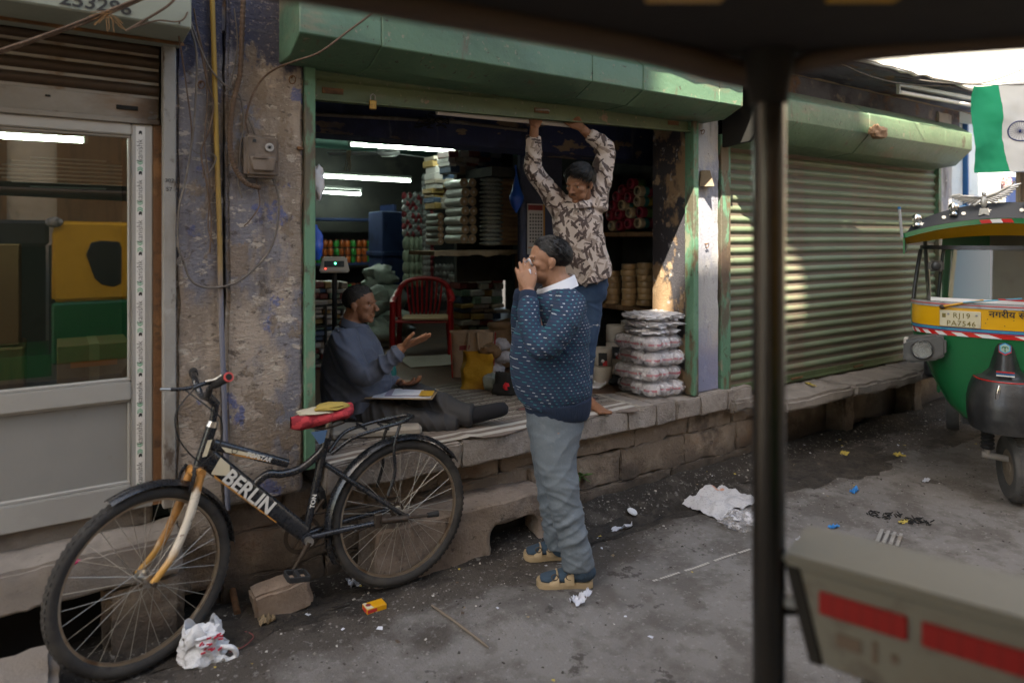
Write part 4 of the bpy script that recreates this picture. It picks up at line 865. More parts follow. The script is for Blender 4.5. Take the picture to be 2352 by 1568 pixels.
cc = mix(mth('MULTIPLY', sel, depth_ok), rp.outputs[0], (.16, .055, .05)); cc = mix(mth('MULTIPLY', ringm, depth_ok), cc, (.045, .035, .03)); cc = mix(lines, cc, (.04, .03, .027))
bord = mth('FRACT', mth('MULTIPLY', mth('ADD', yw, .12), 13.)); front = mth('LESS_THAN', sx.outputs[1], .10); bmix = n.new('ShaderNodeValToRGB'); bmix.color_ramp.interpolation = 'CONSTANT'
bmix.color_ramp.elements[0].color = (.40, .37, .33, 1); bmix.color_ramp.elements[1].position = .5; bmix.color_ramp.elements[1].color = (.16, .125, .105, 1); l.new(bord, bmix.inputs[0])
cc = mix(front, cc, bmix.outputs[0]); l.new(cc, p_.inputs['Base Color'])
bpn = n.new('ShaderNodeBump'); bpn.inputs['Distance'].default_value = .002; n2 = n.new('ShaderNodeTexNoise'); n2.inputs['Scale'].default_value = 300; l.new(tc.outputs['Object'], n2.inputs['Vector']); l.new(n2.outputs[0], bpn.inputs['Height']); l.new(bpn.outputs[0], p_.inputs['Normal'])
def rugf(u, v):
    x = 1.0 + 1.93 * u; y = -.040 + .010 * math.sin(u * 23) + .018 * fbm((u * 5, 0, 1)) + 1.17 * v - .035 * u * (1 - v)
    wob = .005 + .007 * abs(fbm((x * 2.2, y * 3, 2))) + (.012 * max(0, fbm((x * 6, 3, 1))) if v < .1 else 0)
    z = .553 + wob - (.02 * max(0, (-.045 - y) / .04) if y < -.045 else 0)
    return V((x, y, z))
rug = MB().grid(rugf, 90, 60, .004).build('rug', mr_, None, smooth=60); tag(rug, 'brown and cream striped cotton rug with oval motifs on the platform', 'rug')
fg = MB(); rng = random.Random(9)
for k in range(26):
    p = rugf(1, k / 26 * .35); fg.tube([p, p + V((rng.uniform(.01, .05), rng.uniform(-.02, .0), -.004 * rng.random()))], .0018, 4)
fg.build('fringe', mat('cream_fringe', (.38, .34, .28), .95), rug)
# papers, seat pad, mat under chair
o = MB().grid(lambda u, v: V((u * .55 - .27, v * .5 - .25, .004 + .006 * fbm((u * 3, v * 3, 5)))), 10, 10, .002).build('floor_mat', mat('grey_sacking_sheet', (.30, .27, .23), .9, layers=[((.22, .19, .16), 6., .5, .66, .6)]), None, smooth=60); o.location = PZ(1000, 828, .55); o.rotation_euler = (0, 0, R(-12)); tag(o, 'pale sacking sheet on the floor before the red chair', 'mat')
# red plastic chair
m_redp = mat('red_plastic', (.30, .008, .012), .32, layers=[((.20, .006, .01), 3., .5, .66, .6)], bump=.0008, bs=30)
ch = thing('plastic_chair', 'red plastic armchair with slatted back and a folded cardboard on its seat', 'chair', loc=(2.78, 2.50, .546), rz=R(-30)); sc = .84
ch.scale = (1.0, sc, .74)
for sx_ in (-1, 1):
    MB().tube([V((sx_ * .25, -.24, 0)), V((sx_ * .255, -.235, .30)), V((sx_ * .25, -.23, .62))], [.024, .026, .026], 8).build('leg', m_redp, ch, smooth=50)
    MB().tube([V((sx_ * .24, .25, 0)), V((sx_ * .22, .22, .40))], [.022, .026], 8).build('leg', m_redp, ch, smooth=50)
    q = bez([V((sx_ * .25, -.24, .62)), V((sx_ * .265, -.10, .645)), V((sx_ * .265, .08, .66)), V((sx_ * .235, .22, .74))], 6)
    b = MB(); b.tube(q, .026, 8); b.build('arm', m_redp, ch, smooth=50)
MB().grid(lambda u, v: V(((u - .5) * .48, -.25 + .48 * v, .405 - .02 * math.sin(PI * u) * math.sin(PI * v) - .03 * v)), 8, 8, .012).build('seat', m_redp, ch, smooth=50)
arch = bez([V((-.235, .22, .40)), V((-.24, .245, .60)), V((-.215, .27, .78)), V((-.10, .30, .87)), V((.10, .30, .87)), V((.215, .27, .78)), V((.24, .245, .60)), V((.235, .22, .40))], 7)
MB().tube(arch, .028, 8).build('back_frame', m_redp, ch, smooth=50)
for k in range(8):
    x = (k - 3.5) * .042; MB().tube(bez([V((x * .8, .215, .39)), V((x, .25, .6)), V((x * 1.12, .295, .86 - abs(x) * .16))], 5), [.009] * 11, 6).build('back_slat', m_redp, ch, smooth=50)
o = MB().box(-.22, .22, -.16, .16, 0, .018).build('cardboard', m_kraft, None, bevel=.003); o.location = ch.location + V((.02, -.06, .405 * .74 + .012)); o.rotation_euler = (0, 0, R(-30)); tag(o, 'folded brown cardboard laid on the red chair seat', 'cardboard')
# bags on the floor
m_jute = mat('beige_shopping_bag', (.33, .235, .155), .85, layers=[((.24, .17, .11), 5., .5, .66, .6)], bump=.003, bs=140); m_redtrim = mat('red_trim', (.38, .03, .02), .7)
jb = thing('shopping_bag', 'beige shopping bag with red piping standing on the floor', 'bag', loc=PZ(1085, 862, .55), rz=R(-28))
def bagwall(w, d, h, fl=1.12):
    def f(u, v):
        a = 2 * PI * u; e = .35; cx = math.copysign(abs(math.cos(a)) ** e, math.cos(a)); cy = math.copysign(abs(math.sin(a)) ** e, math.sin(a)); k = 1 + (fl - 1) * v
        return V((cx * w / 2 * k + .008 * fbm((cx, cy, v * 3)), cy * d / 2 * k + .01 * fbm((cx * 2, v * 4, cy)), h * v))
    return f
MB().grid(bagwall(.30, .14, .33), 32, 8).build('body', m_jute, jb, smooth=40, weld=1e-4)
for sx_ in (-1, 1): MB().tube([V((sx_ * .150, -.072, 0)), V((sx_ * .166, -.080, .33))], .005, 6).build('piping', m_redtrim, jb)
MB().box(-.10, .11, -.0815, -.078, .20, .235, Matrix.Rotation(R(-1.5), 4, 'X')).build('printed_band', mat('maroon_print', (.20, .03, .03), .7), jb)
for sx_ in (-1, 1): MB().tube(bez([V((sx_ * .03, -.082, .33)), V((sx_ * .035, -.095, .27)), V((sx_ * .045, -.092, .20))], 5), .008, 6).build('handle', m_jute, jb)
yb = thing('yellow_bag', 'crumpled ochre yellow cloth bag slumped in front of the shopping bag', 'bag', loc=PZ(1098, 893, .55), rz=R(-30))
b = MB(); b.grid(bagwall(.22, .12, .25, .9), 32, 12); b.v = [tuple(V(p) + V((.03 * fbm(V(p) * 6), .03 * fbm(V(p) * 6 + V((3, 3, 3))), .02 * fbm(V(p) * 5)))) for p in b.v]
b.build('body', mat('ochre_cloth', (.38, .20, .01), .7, layers=[((.26, .12, .01), 5., .5, .66, .7)], bump=.006, bs=30), yb, smooth=60, weld=1e-3)
o = lump((0, 0, .05), (.07, .06, .05), 3., .4).build('dark_contents', m_wood, yb, smooth=50); o.location = (.08, 0, .20)
sk = thing('grain_sack', 'fat tan sack with rolled top behind the shopping bag', 'sack', loc=PZ(1165, 838, .55))
b = MB().lathe([(0, 0), (.16, .01), (.18, .10), (.17, .24), (.15, .30), (.165, .32), (.17, .345), (.15, .36), (.12, .33), (0, .30)], None, 24); b.v = [tuple(V(p) * (1 + .08 * fbm(V(p) * 5))) for p in b.v]; b.build('body', mat('tan_sacking', (.34, .23, .14), .9, layers=[((.24, .15, .09), 4., .5, .66, .6)], bump=.004, bs=120), sk, smooth=60)
for k, (x, y) in enumerate(((1163, 790), (1172, 822), (1160, 845))):
    p = PZ(x, 860, .55); o = lump((0, 0, 0), (.075, .06, .05), k * 4., .3).build('yarn_ball_bag', m_yarn, None, smooth=60); o.location = (p.x - .05 - .02 * k, p.y, .60 + .085 * (2 - k)); tag(o, ('top', 'middle', 'bottom')[k] + ' bundle of white yarn piled beside the standing man\'s belly', 'yarn', 'white yarn bundles')
o = lump((0, 0, 0), (.06, .05, .06), 6., .3).build('polythene_bag', m_poly, None, smooth=50); o.location = PZ(1128, 880, .60); tag(o, 'small clear bag of white balls beside the ochre bag', 'bag')
o = lump((0, 0, 0), (.10, .09, .10), 9., .35).build('black_bundle', m_black, None, smooth=50); o.location = PZ(1166, 888, .60); tag(o, 'black cloth bundle with red trim beside the standing man', 'bundle')
o2 = lump((-.05, -.06, .02), (.022, .02, .03), 3., .4).build('red_trim', mat('red_cloth', (.5, .01, .02), .7), o, smooth=50)
# water flask between the man's arms
fl = thing('water_flask', 'teal plastic water bottle standing behind the seated man', 'bottle', loc=PZ(898, 900, .55))
MB().lathe([(0, 0), (.034, 0), (.037, .01), (.037, .14), (.03, .17), (.016, .19), (.016, .20), (0, .20)], None, 16).build('body', mat('teal_plastic', (.02, .20, .19), .3), fl, smooth=50); MB().lathe([(.018, .20), (.018, .225), (0, .226)], None, 12).build('cap', m_ink, fl, smooth=50)
# weighing scale display on its post, left of the opening
ws = thing('weighing_scale', 'cream weighing scale display head on a post by the left jamb', 'scale', loc=PY(768, 608, .75), rz=R(-22))
MB().prism([(-.085, -.045), (.085, -.045), (.065, .045), (-.065, .045)], 'y', -.02, .05).build('display_case', mat('cream_plastic', (.48, .44, .37), .45, layers=[((.38, .33, .27), 9., .5, .68, .6)]), ws, bevel=.008, seg=2, smooth=40)
MB().box(-.055, .055, -.023, -.0205, -.012, .022).build('window', mat('dark_display', (.06, .065, .07), .25), ws); MB().ell((.006, -.0235, .008), (.006, .003, .006), None, 8, 6).build('lit_digit', mat('green_led', (.0, .6, .25), .4, emit=(.05, 1., .45), es=2.), ws)
MB().ell((-.048, -.0235, -.022), (.0028, .002, .0028), None, 8, 6).build('led', mat('red_led', (.6, .02, .02), .4, emit=(1., .05, .03), es=2.), ws)
MB().tube([V((0, .02, -.04)), V((0, .02, -.86))], .014, 8).build('post', m_black, ws); MB().box(-.16, .16, -.1, .2, -.90, -.86).build('platform', m_black, ws, bevel=.01)
rk = thing('wire_rack', 'dark metal rail rack behind the seated man\'s head', 'rack', loc=(0, 0, 0))
for yy in (705, 752, 830): p = PY(712, yy, 1.5); q = PY(800, yy - 8, 1.5); MB().tube([p, q], .008, 6).build('rail', m_black, rk)
for x in (748, 800): p = PY(x, 700, 1.5); MB().tube([p, V((p.x, p.y, .55))], .009, 6).build('upright', m_black, rk)
for k, (x, y, c_, lab) in enumerate(((724, 560, 'blue_polythene', 'blue plastic bag hanging just inside the green jamb'), (728, 420, 'milky_plastic_bag', 'pale crumpled packet hanging high inside the green jamb'))):
    o = lump((0, 0, 0), (.035, .03, .075), k * 5 + 1., .3, flat=False).build('hanging_bag', MATS[c_], None, smooth=60); o.location = PY(x, y, .12); tag(o, lab, 'bag')
m_pk = [mat('packet_%d' % i, c_, .45, bump=.003, bs=40) for i, c_ in enumerate(((.24, .20, .16), (.30, .27, .24), (.16, .035, .03), (.05, .08, .14), (.26, .17, .06), (.10, .15, .11), (.35, .33, .32)))]
for lab, x0, x1, yb, yt, Y in (('heap of mixed packets piled on top above the film rolls', 1035, 1150, 396, 352, 1.75), ('dim stack of mixed packets on the floor right of the red chair', 1062, 1150, 775, 640, 2.5), ('mixed packets stacked behind the wire rack by the left jamb', 722, 800, 860, 650, 2.2), ('mixed packets stacked to the ceiling left of the film rolls', 1000, 1040, 480, 360, 2.3)):
    t = thing('packet_stack', lab, 'packets'); rng = random.Random(int(x0)); y = yb
    while y > yt:
        h = rng.uniform(9, 17); x = x0 + rng.uniform(-3, 3)
        while x < x1:
            w_ = rng.uniform(14, 34); a_ = PY(x, y, Y); c_ = PY(x + w_ - 1, y - h + .6, Y); d_ = rng.uniform(.0, .05); MB().box(a_.x, c_.x, Y + d_, Y + d_ + .2, min(a_.z, c_.z), max(a_.z, c_.z), Matrix.Translation(a_) @ Matrix.Rotation(rng.uniform(-.05, .05), 4, 'Y') @ Matrix.Translation(-a_)).build('packet', rng.choice(m_pk), t, bevel=.006); x += w_
        y -= h
# glass shop interior
tubelight(V((-.75, .5, 1.998)), V((.114, .5, 2.01)), 'lit fluorescent tube across the top of the glass door pane', up=.05)
m_box = mat('cardboard_brown', (.24, .14, .07), .85, layers=[((.18, .10, .05), 3., .5, .66, .6)], bump=.002, bs=60)
for k, (x0, x1, y0, y1, z0, z1, lab) in enumerate(((.02, .30, .55, .85, .82, 1.10, 'brown cardboard carton with an orange print strip seen through the door pane'), (-.16, .10, .35, .60, .49, .84, 'open brown carton low behind the door pane'), (-.40, -.12, .7, 1.0, 1.1, 1.55, 'large dim carton at the left behind the door pane'))):
    t = thing('carton', lab, 'carton', loc=((x0 + x1) / 2, (y0 + y1) / 2, z0)); MB().box(-(x1 - x0) / 2, (x1 - x0) / 2, -(y1 - y0) / 2, (y1 - y0) / 2, 0, z1 - z0).build('body', m_box, t, bevel=.004)
    MB().box(-.02, .02, -(y1 - y0) / 2 - .001, (y1 - y0) / 2 + .001, .001, z1 - z0 + .001).build('tape_strip', m_kraft, t)
    if k == 0: MB().box(-.09, .09, -(y1 - y0) / 2 - .0015, -(y1 - y0) / 2 - .0005, .18, .205).build('print_strip', mat('orange_print', (.5, .16, .02), .7), t)
o = MB().box(-.02, .36, .56, .92, .49, .815).build('counter_block', m_black, None, bevel=.01); tag(o, 'dark counter block carrying the carton in the glass fronted shop', 'counter')
o = MB().box(-.42, -.10, .68, 1.02, .49, 1.095).build('counter_block', m_wood, None, bevel=.01); tag(o, 'wooden counter block at the left behind the door pane', 'counter')
vn = thing('striped_oval', 'oval grey louvred vent on the wall behind the glass door', 'vent', loc=(.10, 2.58, 2.02))  # invented shape standing in for a striped oval showing in the pane
for k in range(8):
    w_ = .40 * math.sqrt(max(0.02, 1 - ((k - 3.5) / 4.2) ** 2)); MB().box(-w_, w_, -.03, 0, (k - 3.5) * .028 - .006, (k - 3.5) * .028 + .006).build('oval_bar', mat('pale_oval_bar', (.45, .48, .45), .4), vn, bevel=.002)
# ------------------------------------------------------------------ bicycle leaning time away before the platform
m_tyre = mat('dusty_tyre_rubber', (.030, .028, .027), .85, layers=[((.060, .054, .048), 5., .45, .62, .8), ((.022, .02, .02), 22., .55, .66, .7)], bump=.003, bs=60)
m_rim = mat('tarnished_rim', (.34, .27, .20), .38, metal=.8, layers=[((.14, .075, .04), 9., .50, .64, .8), ((.48, .44, .38), 4., .56, .66, .6)], bump=.001, bs=60)
m_spoke = mat('dull_spoke', (.42, .40, .36), .4, metal=.7)
m_bblk = mat('black_frame_paint', (.012, .013, .016), .28, layers=[((.06, .052, .045), 7., .56, .70, .6), ((.03, .034, .045), 3., .5, .66, .6)], bump=.0008, bs=70, coat=.35, rlay=.25)
m_fork = mat('chipped_cream_fork', (.55, .50, .42), .45, layers=[((.42, .17, .015), 7., .50, .58, .9, (1, 1, .5)), ((.10, .045, .02), 13., .58, .66, .9, None, -.001), ((.46, .22, .02), 2., .46, .36, .9, None, 0, 'z')], bump=.001, bs=60)
m_chrome = mat('worn_chrome', (.45, .43, .40), .28, metal=.9, layers=[((.14, .09, .06), 20., .56, .68, .7)])
m_rubber = mat('black_rubber', (.016, .016, .017), .75, bump=.002, bs=140)
m_iron = mat('rusty_crank_iron', (.075, .058, .046), .5, metal=.6, layers=[((.045, .026, .017), 20., .5, .64, .8)], bump=.002, bs=90)
m_decal = mat('silver_decal', (.62, .61, .58), .4); m_cream = mat('cream_decal', (.58, .52, .38), .45); m_orange = mat('orange_decal', (.48, .22, .05), .45)
BY = -.2
bk = thing('bicycle', 'black bicycle with big silver lettering, cream fork and red covered saddle, standing before the pilaster', 'bicycle')
def by(x, y, d=0.): return PY(x, y, BY + d)
def wheel(c, ax, r, name):
    """c centre, ax axle direction (towards the viewer)"""
    c = V(c); ax = V(ax).normalized(); M = frame(c, ax.cross(UP).normalized(), UP)   # local z = x cross y
    w_ = bpy.data.objects.new(name, None); C.objects.link(w_); w_.parent = bk; w_.matrix_local = M
    b = MB(); n = 56
    tr = .023
    for i in range(n):
        pass
    prof = [(r - tr + tr * math.cos(a) * (1.0), tr * .95 * math.sin(a)) for a in [2 * PI * k / 14 for k in range(15)]]
    b.lathe(prof, None, 64); b.build('tyre', m_tyre, w_, smooth=50, weld=1e-4)
    b = MB()
    for i in range(76):
        a = 2 * PI * i / 76
        for k, (w0, off) in enumerate(((-.010, 0), (.010, .5), (0, .25))):
            a2 = a + 2 * PI / 76 * off; Mk = Matrix.Rotation(a2, 4, 'Z') @ Matrix.Translation((r - .0015 - abs(w0) * .22, 0, w0)); b.box(-.004, .0022, -.0065, .0065, -.0042, .0042, Mk)
    t_ = b.build('tread', m_tyre, w_); t_['kind'] = 'stuff'
    MB().lathe([(r - .040, -.012), (r - .036, -.013), (r - .033, -.010), (r - .052, -.008), (r - .054, 0), (r - .052, .008), (r - .033, .010), (r - .036, .013), (r - .040, .012), (r - .040, -.012)], None, 64).build('rim', m_rim, w_, smooth=35)
    MB().lathe([(0, -.055), (.006, -.055), (.006, -.04), (.022, -.038), (.022, -.032), (.012, -.028), (.012, .028), (.022, .032), (.022, .038), (.006, .04), (.006, .055), (0, .055)], None, 16).build('hub', m_chrome, w_, smooth=30)
    sm = None
    for i in range(32):
        side = 1 if i % 2 else -1; a = 2 * PI * i / 32; lead = (.9 if (i // 2) % 2 else -.9)
        if i < 4:
            p0 = V((.021 * math.cos(lead), .021 * math.sin(lead), side * .035)); p1 = V(((r - .05), 0, 0)); sm = MB().tube([p0, p1], .0011, 5).mesh('spoke', smooth=60); sm.materials.append(m_spoke)
            if i == 0: SM = []
            SM.append(sm)
        put('spoke', SM[[0, 1, 2, 3][(i % 2) + 2 * ((i // 2) % 2)]], w_, M=Matrix.Rotation(a, 4, 'Z'))
    return w_, M
s_ = R(19); AX = V((math.sin(s_), -math.cos(s_), 0)); FH = PY(333, 1312, -.25); FH.z = .338; RH = V((1.315, BY, .332)); FWDB = V((-math.cos(s_), -math.sin(s_), 0))
wheel(FH, AX, .328, 'front_wheel'); wheel(RH, (0, -1, 0), .328, 'rear_wheel')
def part(name, m, *tubes, smooth=50):
    b = MB()
    for t in tubes: b.tube(*t)
    return b.build(name, m, bk, smooth=smooth)
HT, HB = by(486, 980), by(457, 1068); BB = by(700, 1232); ST = by(752, 1000)
part('head_tube', m_bblk, ([HT, HB], .021, 14)); part('headset', m_chrome, ([HT + (HT - HB).normalized() * .001, HT + (HT - HB).normalized() * .022], [.023, .018], 14), ([HB - (HT - HB).normalized() * .001, HB - (HT - HB).normalized() * .014], [.024, .020], 14))
def oval(name, a, c, ha, hb_, wa, m, n=18, up=None):
    a = V(a); c = V(c); d = (c - a).normalized(); u = V((0, -1, 0)).cross(d).normalized(); b = MB(); vs = []; fs = []
    N = 8
    for i in range(N + 1):
        t = i / N; p = a.lerp(c, t); h = ha + (hb_ - ha) * t
        for k in range(n):
            q = 2 * PI * k / n; vs.append(p + u * h * math.copysign(abs(math.sin(q)) ** .8, math.sin(q)) + V((0, 1, 0)) * wa * math.copysign(abs(math.cos(q)) ** .8, math.cos(q)))
    for i in range(N):
        for k in range(n): fs.append((i * n + k, i * n + (k + 1) % n, (i + 1) * n + (k + 1) % n, (i + 1) * n + k))
    fs += [tuple(range(n))[::-1], tuple(range(N * n, N * n + n))]
    return b._add(vs, fs).build(name, m, bk, smooth=50), d, u
D0, D1 = by(474, 1050), by(696, 1222)
dt, dd, du = oval('down_tube', D0, D1, .040, .034, .022, m_bblk)
if du.z < 0: du = -du
T0, T1 = by(488, 1020), by(660, 1064)
tt, td, tu = oval('top_tube', T0, T1, .022, .017, .017, m_bblk)
if tu.z < 0: tu = -tu
part('curved_tube', m_bblk, (bez([D0.lerp(D1, .42), by(612, 1090), by(648, 1088), by(690, 1076), by(724, 1050), by(742, 1030)], 8), .0165, 12))
part('seat_tube', m_bblk, ([BB, by(748, 1010)], .0165, 14)); part('seat_post', m_chrome, ([by(748, 1012), by(756, 965)], .013, 12)); part('seat_clamp', m_bblk, ([by(747, 1018), by(750, 1004)], .021, 14))
part('bottom_bracket', m_bblk, ([BB + V((0, -.045, 0)), BB + V((0, .045, 0))], .022, 16))
for s in (-1, 1):
    part('chain_stay', m_bblk, (bez([BB + V((.01, s * .02, 0)), BB.lerp(RH, .45) + V((0, s * .045, .004)), RH + V((0, s * .06, 0))], 6), .0115, 10))
    part('seat_stay', m_bblk, (bez([by(744, 1064) + V((0, s * .018, 0)), by(744, 1064).lerp(RH, .4) + V((0, s * .045, 0)), RH + V((0, s * .058, .0))], 6), .0100, 10))
    part('dropout', m_bblk, ([RH + V((-.03, s * .058, 0)), RH + V((.012, s * .058, 0))], .012, 8))
    part('axle_nut', m_iron, ([RH + V((0, s * .06, 0)), RH + V((0, s * .078, 0))], .009, 6), ([FH + AX * s * .055, FH + AX * s * .078], .009, 6))
    cr = by(449, 1085) + FWDB * .0
    part('fork_blade', m_fork, (bez([cr + AX * s * .036 + V((0, 0, .0)), cr.lerp(FH, .35) + AX * s * .046 + V((.02, 0, -.01)), cr.lerp(FH, .72) + AX * s * .054 + V((.022, 0, -.012)), FH + AX * s * .058], 7), [.0165] * 8 + [.0155] * 7 + [.0125] * 7, 12))
part('fork_crown', m_fork, ([cr + AX * .045 + V((0, 0, .002)), cr - AX * .045 + V((0, 0, .002))], .019, 12), ([cr, HB - (HT - HB).normalized() * .012], .018, 12))
# brakes
for s in (-1, 1): part('brake_arm', m_bblk, (bez([cr + AX * s * .03 + FWDB * .02 + V((0, 0, .03)), cr + AX * s * .05 + FWDB * .035 + V((0, 0, -.01)), cr + AX * s * .04 + FWDB * .045 + V((0, 0, -.05))], 5), .007, 6))
# fenders
def fender(name, c, ax, r, a0, a1, w=.032, m=m_bblk):
    c = V(c); ax = V(ax).normalized(); x = ax.cross(UP).normalized()
    def f(u, v):
        a = a0 + (a1 - a0) * u; t = (v - .5) * 2; rr = r - .016 * t * t
        return c + (x * math.cos(a) + UP * math.sin(a)) * rr + ax * w * t
    return MB().grid(f, 40, 6, .0016).build(name, m, bk, smooth=60)
xr = V((0, -1, 0)).cross(UP).normalized()   # local x of the rear wheel
sg = 1 if xr.x > 0 else -1
fender('rear_fender', RH, (0, -1, 0), .352, R(33) if sg > 0 else R(147), R(205) if sg > 0 else R(-25))
fender('front_fender', FH, AX, .350, R(2) if AX.cross(UP).x > 0 else R(178), R(112) if AX.cross(UP).x > 0 else R(68))
# rack
for s in (-1, 1):
    part('rack_rail', m_bblk, (bez([by(758, 1040) + V((0, s * .015, 0)), by(800, 1000) + V((0, s * .05, 0)), by(860, 978) + V((0, s * .055, 0)), by(915, 964) + V((0, s * .045, 0)), by(942, 955) + V((0, s * .02, 0))], 6), .0085, 8))
    part('rack_strut', m_bblk, (bez([by(908, 968) + V((0, s * .05, 0)), by(892, 1020) + V((0, s * .062, 0)), by(893, 1075) + V((0, s * .066, 0)), by(878, 1128) + V((0, s * .062, 0))], 6), .0075, 8))
part('rack_end', m_bblk, ([by(942, 955) + V((0, -.022, 0)), by(942, 955) + V((0, .022, 0))], .012, 10))
for x in (830, 880): part('rack_bar', m_bblk, ([by(x, 983) + V((0, -.055, .008)), by(x, 983) + V((0, .055, .008))], .006, 6))
# saddle with its red cloth cover
so_ = by(744, 957)
m_sadd = mat('red_saddle_cloth', (.40, .035, .045), .85, layers=[((.20, .012, .022), 26., .46, .52, .9, (1, 1, 1.5)), ((.12, .012, .015), 5., .56, .7, .6)], bump=.003, bs=60)
def sad(u, v):
    q = PI * 2 * v; x = -.140 + .262 * u; wd = (.030 + .058 * u ** 1.2) * min(1, (u + .02) * 7) ** .5 * min(1, (1.02 - u) * 6) ** .5; hgt = (.030 - .006 * u); dn = (.036 - .010 * u) * min(1, (u + .05) * 5) ** .5 * min(1, (1.03 - u) * 7) ** .5
    c_, s2 = math.cos(q), math.sin(q); z = s2 * (hgt if s2 > 0 else dn) + .02 * u - .012 * (1 - u)
    k = 1 + (.14 * math.sin(q * 5 + u * 14) * max(0, -s2) ** 1.5) + .05 * fbm((u * 6, c_ * 2, s2 * 2))
    return so_ + V((x, wd * math.copysign(abs(c_) ** .75, c_) * k, z))
sdo = MB().grid(sad, 26, 36).build('saddle', m_sadd, bk, smooth=60, weld=1e-4)
o = lump((0, 0, 0), (.075, .05, .014), 2., .25).build('saddle_pad', mat('ochre_rag', (.34, .25, .06), .9, bump=.003, bs=90), sdo, smooth=60); o.location = so_ + V((.03, -.01, .042))
o = lump((0, 0, 0), (.11, .06, .010), 8., .25).build('saddle_pad', mat('cream_rag', (.44, .40, .30), .9, bump=.003, bs=90), sdo, smooth=60); o.location = so_ + V((.0, .01, .028))
MB().prism([(-.02, 0), (.05, 0), (.035, -.05), (.015, -.055)], 'y', -.045, -.043, Matrix.Translation(so_ + V((-.05, 0, -.045)))).build('rag', mat('blue_rag', (.06, .12, .22), .9), sdo)
for s in (-1, 1): part('saddle_rail', m_iron, (bez([so_ + V((-.07, s * .02, -.03)), so_ + V((.0, s * .022, -.045)), so_ + V((.08, s * .03, -.03))], 5), .004, 6))
# stem, bars, grips, levers
SQ = by(497, 922); part('steerer', m_bblk, ([HT, SQ], .014, 12)); CL = by(468, 908, -.02); part('stem', m_bblk, (bez([SQ + V((0, 0, -.012)), SQ.lerp(CL, .5) + V((0, 0, .0)), CL], 5), .016, 12))
BAR = V((math.sin(s_) * .55, -math.cos(s_), 0)).normalized()
n1 = CL + BAR * .09 + V((.02, 0, .045)); n2 = CL + BAR * .26 + V((.075, 0, .075)); f1 = CL - BAR * .09 + V((.0, 0, .045)); f2 = CL - BAR * .27 + V((.05, 0, .07))
n0 = by(490, 884, -.10); n2 = by(525, 866, -.20)
part('handlebar', m_bblk, (bez([f2, f1, CL - BAR * .03, CL + BAR * .03, n0.lerp(CL, .35), n0, n0.lerp(n2, .3)], 6), .0125, 10))
gd = (n2 - n0); part('grip', m_rubber, ([n0.lerp(n2, .12) , n2], .0175, 14)); part('grip_ring', mat('red_ring', (.5, .05, .04), .5), ([n2 - gd.normalized() * .003, n2 + gd.normalized() * .002], .0185, 14)); part('grip_bore', m_black, ([n2, n2 + gd.normalized() * .003], .0125, 14))
part('grip', m_rubber, ([f1.lerp(f2, .4), f2], .0165, 12))
part('brake_lever', m_bblk, (bez([n0.lerp(n2, .02) + V((0, 0, .012)), n0 + V((-.04, -.02, .012)), n0 + V((-.075, -.03, .003))], 5), .0085, 8)); part('lever_blade', m_chrome, (bez([n0 + V((-.03, -.02, .02)), n0 + V((0, -.04, .028)), n0 + V((.02, -.06, .045))], 5), .0055, 8))
part('brake_lever', m_bblk, (bez([CL - BAR * .05 + V((0, 0, .03)), CL - BAR * .06 + FWDB * .05 + V((0, 0, .025)), CL - BAR * .08 + FWDB * .10 + V((0, 0, .028))], 5), .0075, 8)); part('lever_blade', m_chrome, ([CL - BAR * .08 + FWDB * .10 + V((0, 0, .028)), CL - BAR * .09 + FWDB * .135 + V((0, 0, .033))], .0055, 8))
part('brake_cable', m_rubber, (bez([n0 + V((-.07, -.03, .0)), by(418, 925, -.15), by(402, 960, -.16), by(412, 1010, -.15), by(450, 1055, -.10), by(490, 1075, -.06)], 8), .0028, 6)); part('brake_cable', m_rubber, (bez([CL - BAR * .06 + FWDB * .05 + V((0, 0, .02)), by(478, 935, -.1), by(508, 965, -.1), by(505, 1020, -.1), by(470, 1060, -.08), by(440, 1085, -.06)], 8), .0028, 6))
# cranks, chainring, pedals, stand, chain
ring_o = MB().lathe([(.062, -.003), (.078, -.003), (.0785, 0), (.078, .003), (.062, .003), (.062, -.003)], frame(BB + V((0, .035, -.006)), (1, 0, 0), (0, 0, 1)), 30).build('chainring', m_iron, bk, smooth=30)
for k in range(5): a = 2 * PI * k / 5 + .3; part('chainring_arm', m_iron, ([BB + V((0, .035, 0)), BB + V((.066 * math.cos(a), .035, .066 * math.sin(a)))], .006, 6))
P_low = by(682, 1322, -.09); P_up = by(737, 1140, .14)
c0 = BB + V((0, -.06, 0)); part('crank_arm', m_iron, ([c0, P_low + V((0, .05, .0))], [.013, .009], 8)); part('crank_arm', m_iron, ([BB + V((0, .06, 0)), P_up + V((0, -.04, 0))], [.012, .009], 8))
for s in (-1, 1): part('crank_cap', m_chrome, ([BB + V((0, s * .045, 0)), BB + V((0, s * .066, 0))], .018, 14))
def pedal(p, tilt):
    M = Matrix.Translation(p) @ Matrix.Rotation(tilt, 4, 'Y'); b = MB()
    for y0, y1 in ((-.042, -.034), (.034, .042)): b.box(-.042, .042, y0, y1, -.011, .011, M)
    for x0, x1 in ((-.046, -.038), (.038, .046), (-.008, .008)): b.box(x0, x1, -.0338, .0338, -.010, .010, M)
    return b.build('pedal', m_rubber, bk, bevel=.002)
pedal(P_low, R(10)); pedal(P_up, R(80))
part('chain', m_iron, ([BB + V((0, .035, .076)), RH + V((0, .035, .032))], .004, 6), ([BB + V((0, .035, -.076)), RH + V((0, .035, -.032))], .004, 6))
MB().lathe([(0, -.004), (.034, -.004), (.036, 0), (.034, .004), (0, .004)], frame(RH + V((0, .035, 0)), (1, 0, 0), (0, 0, 1)), 20).build('freewheel', m_iron, bk, smooth=30)
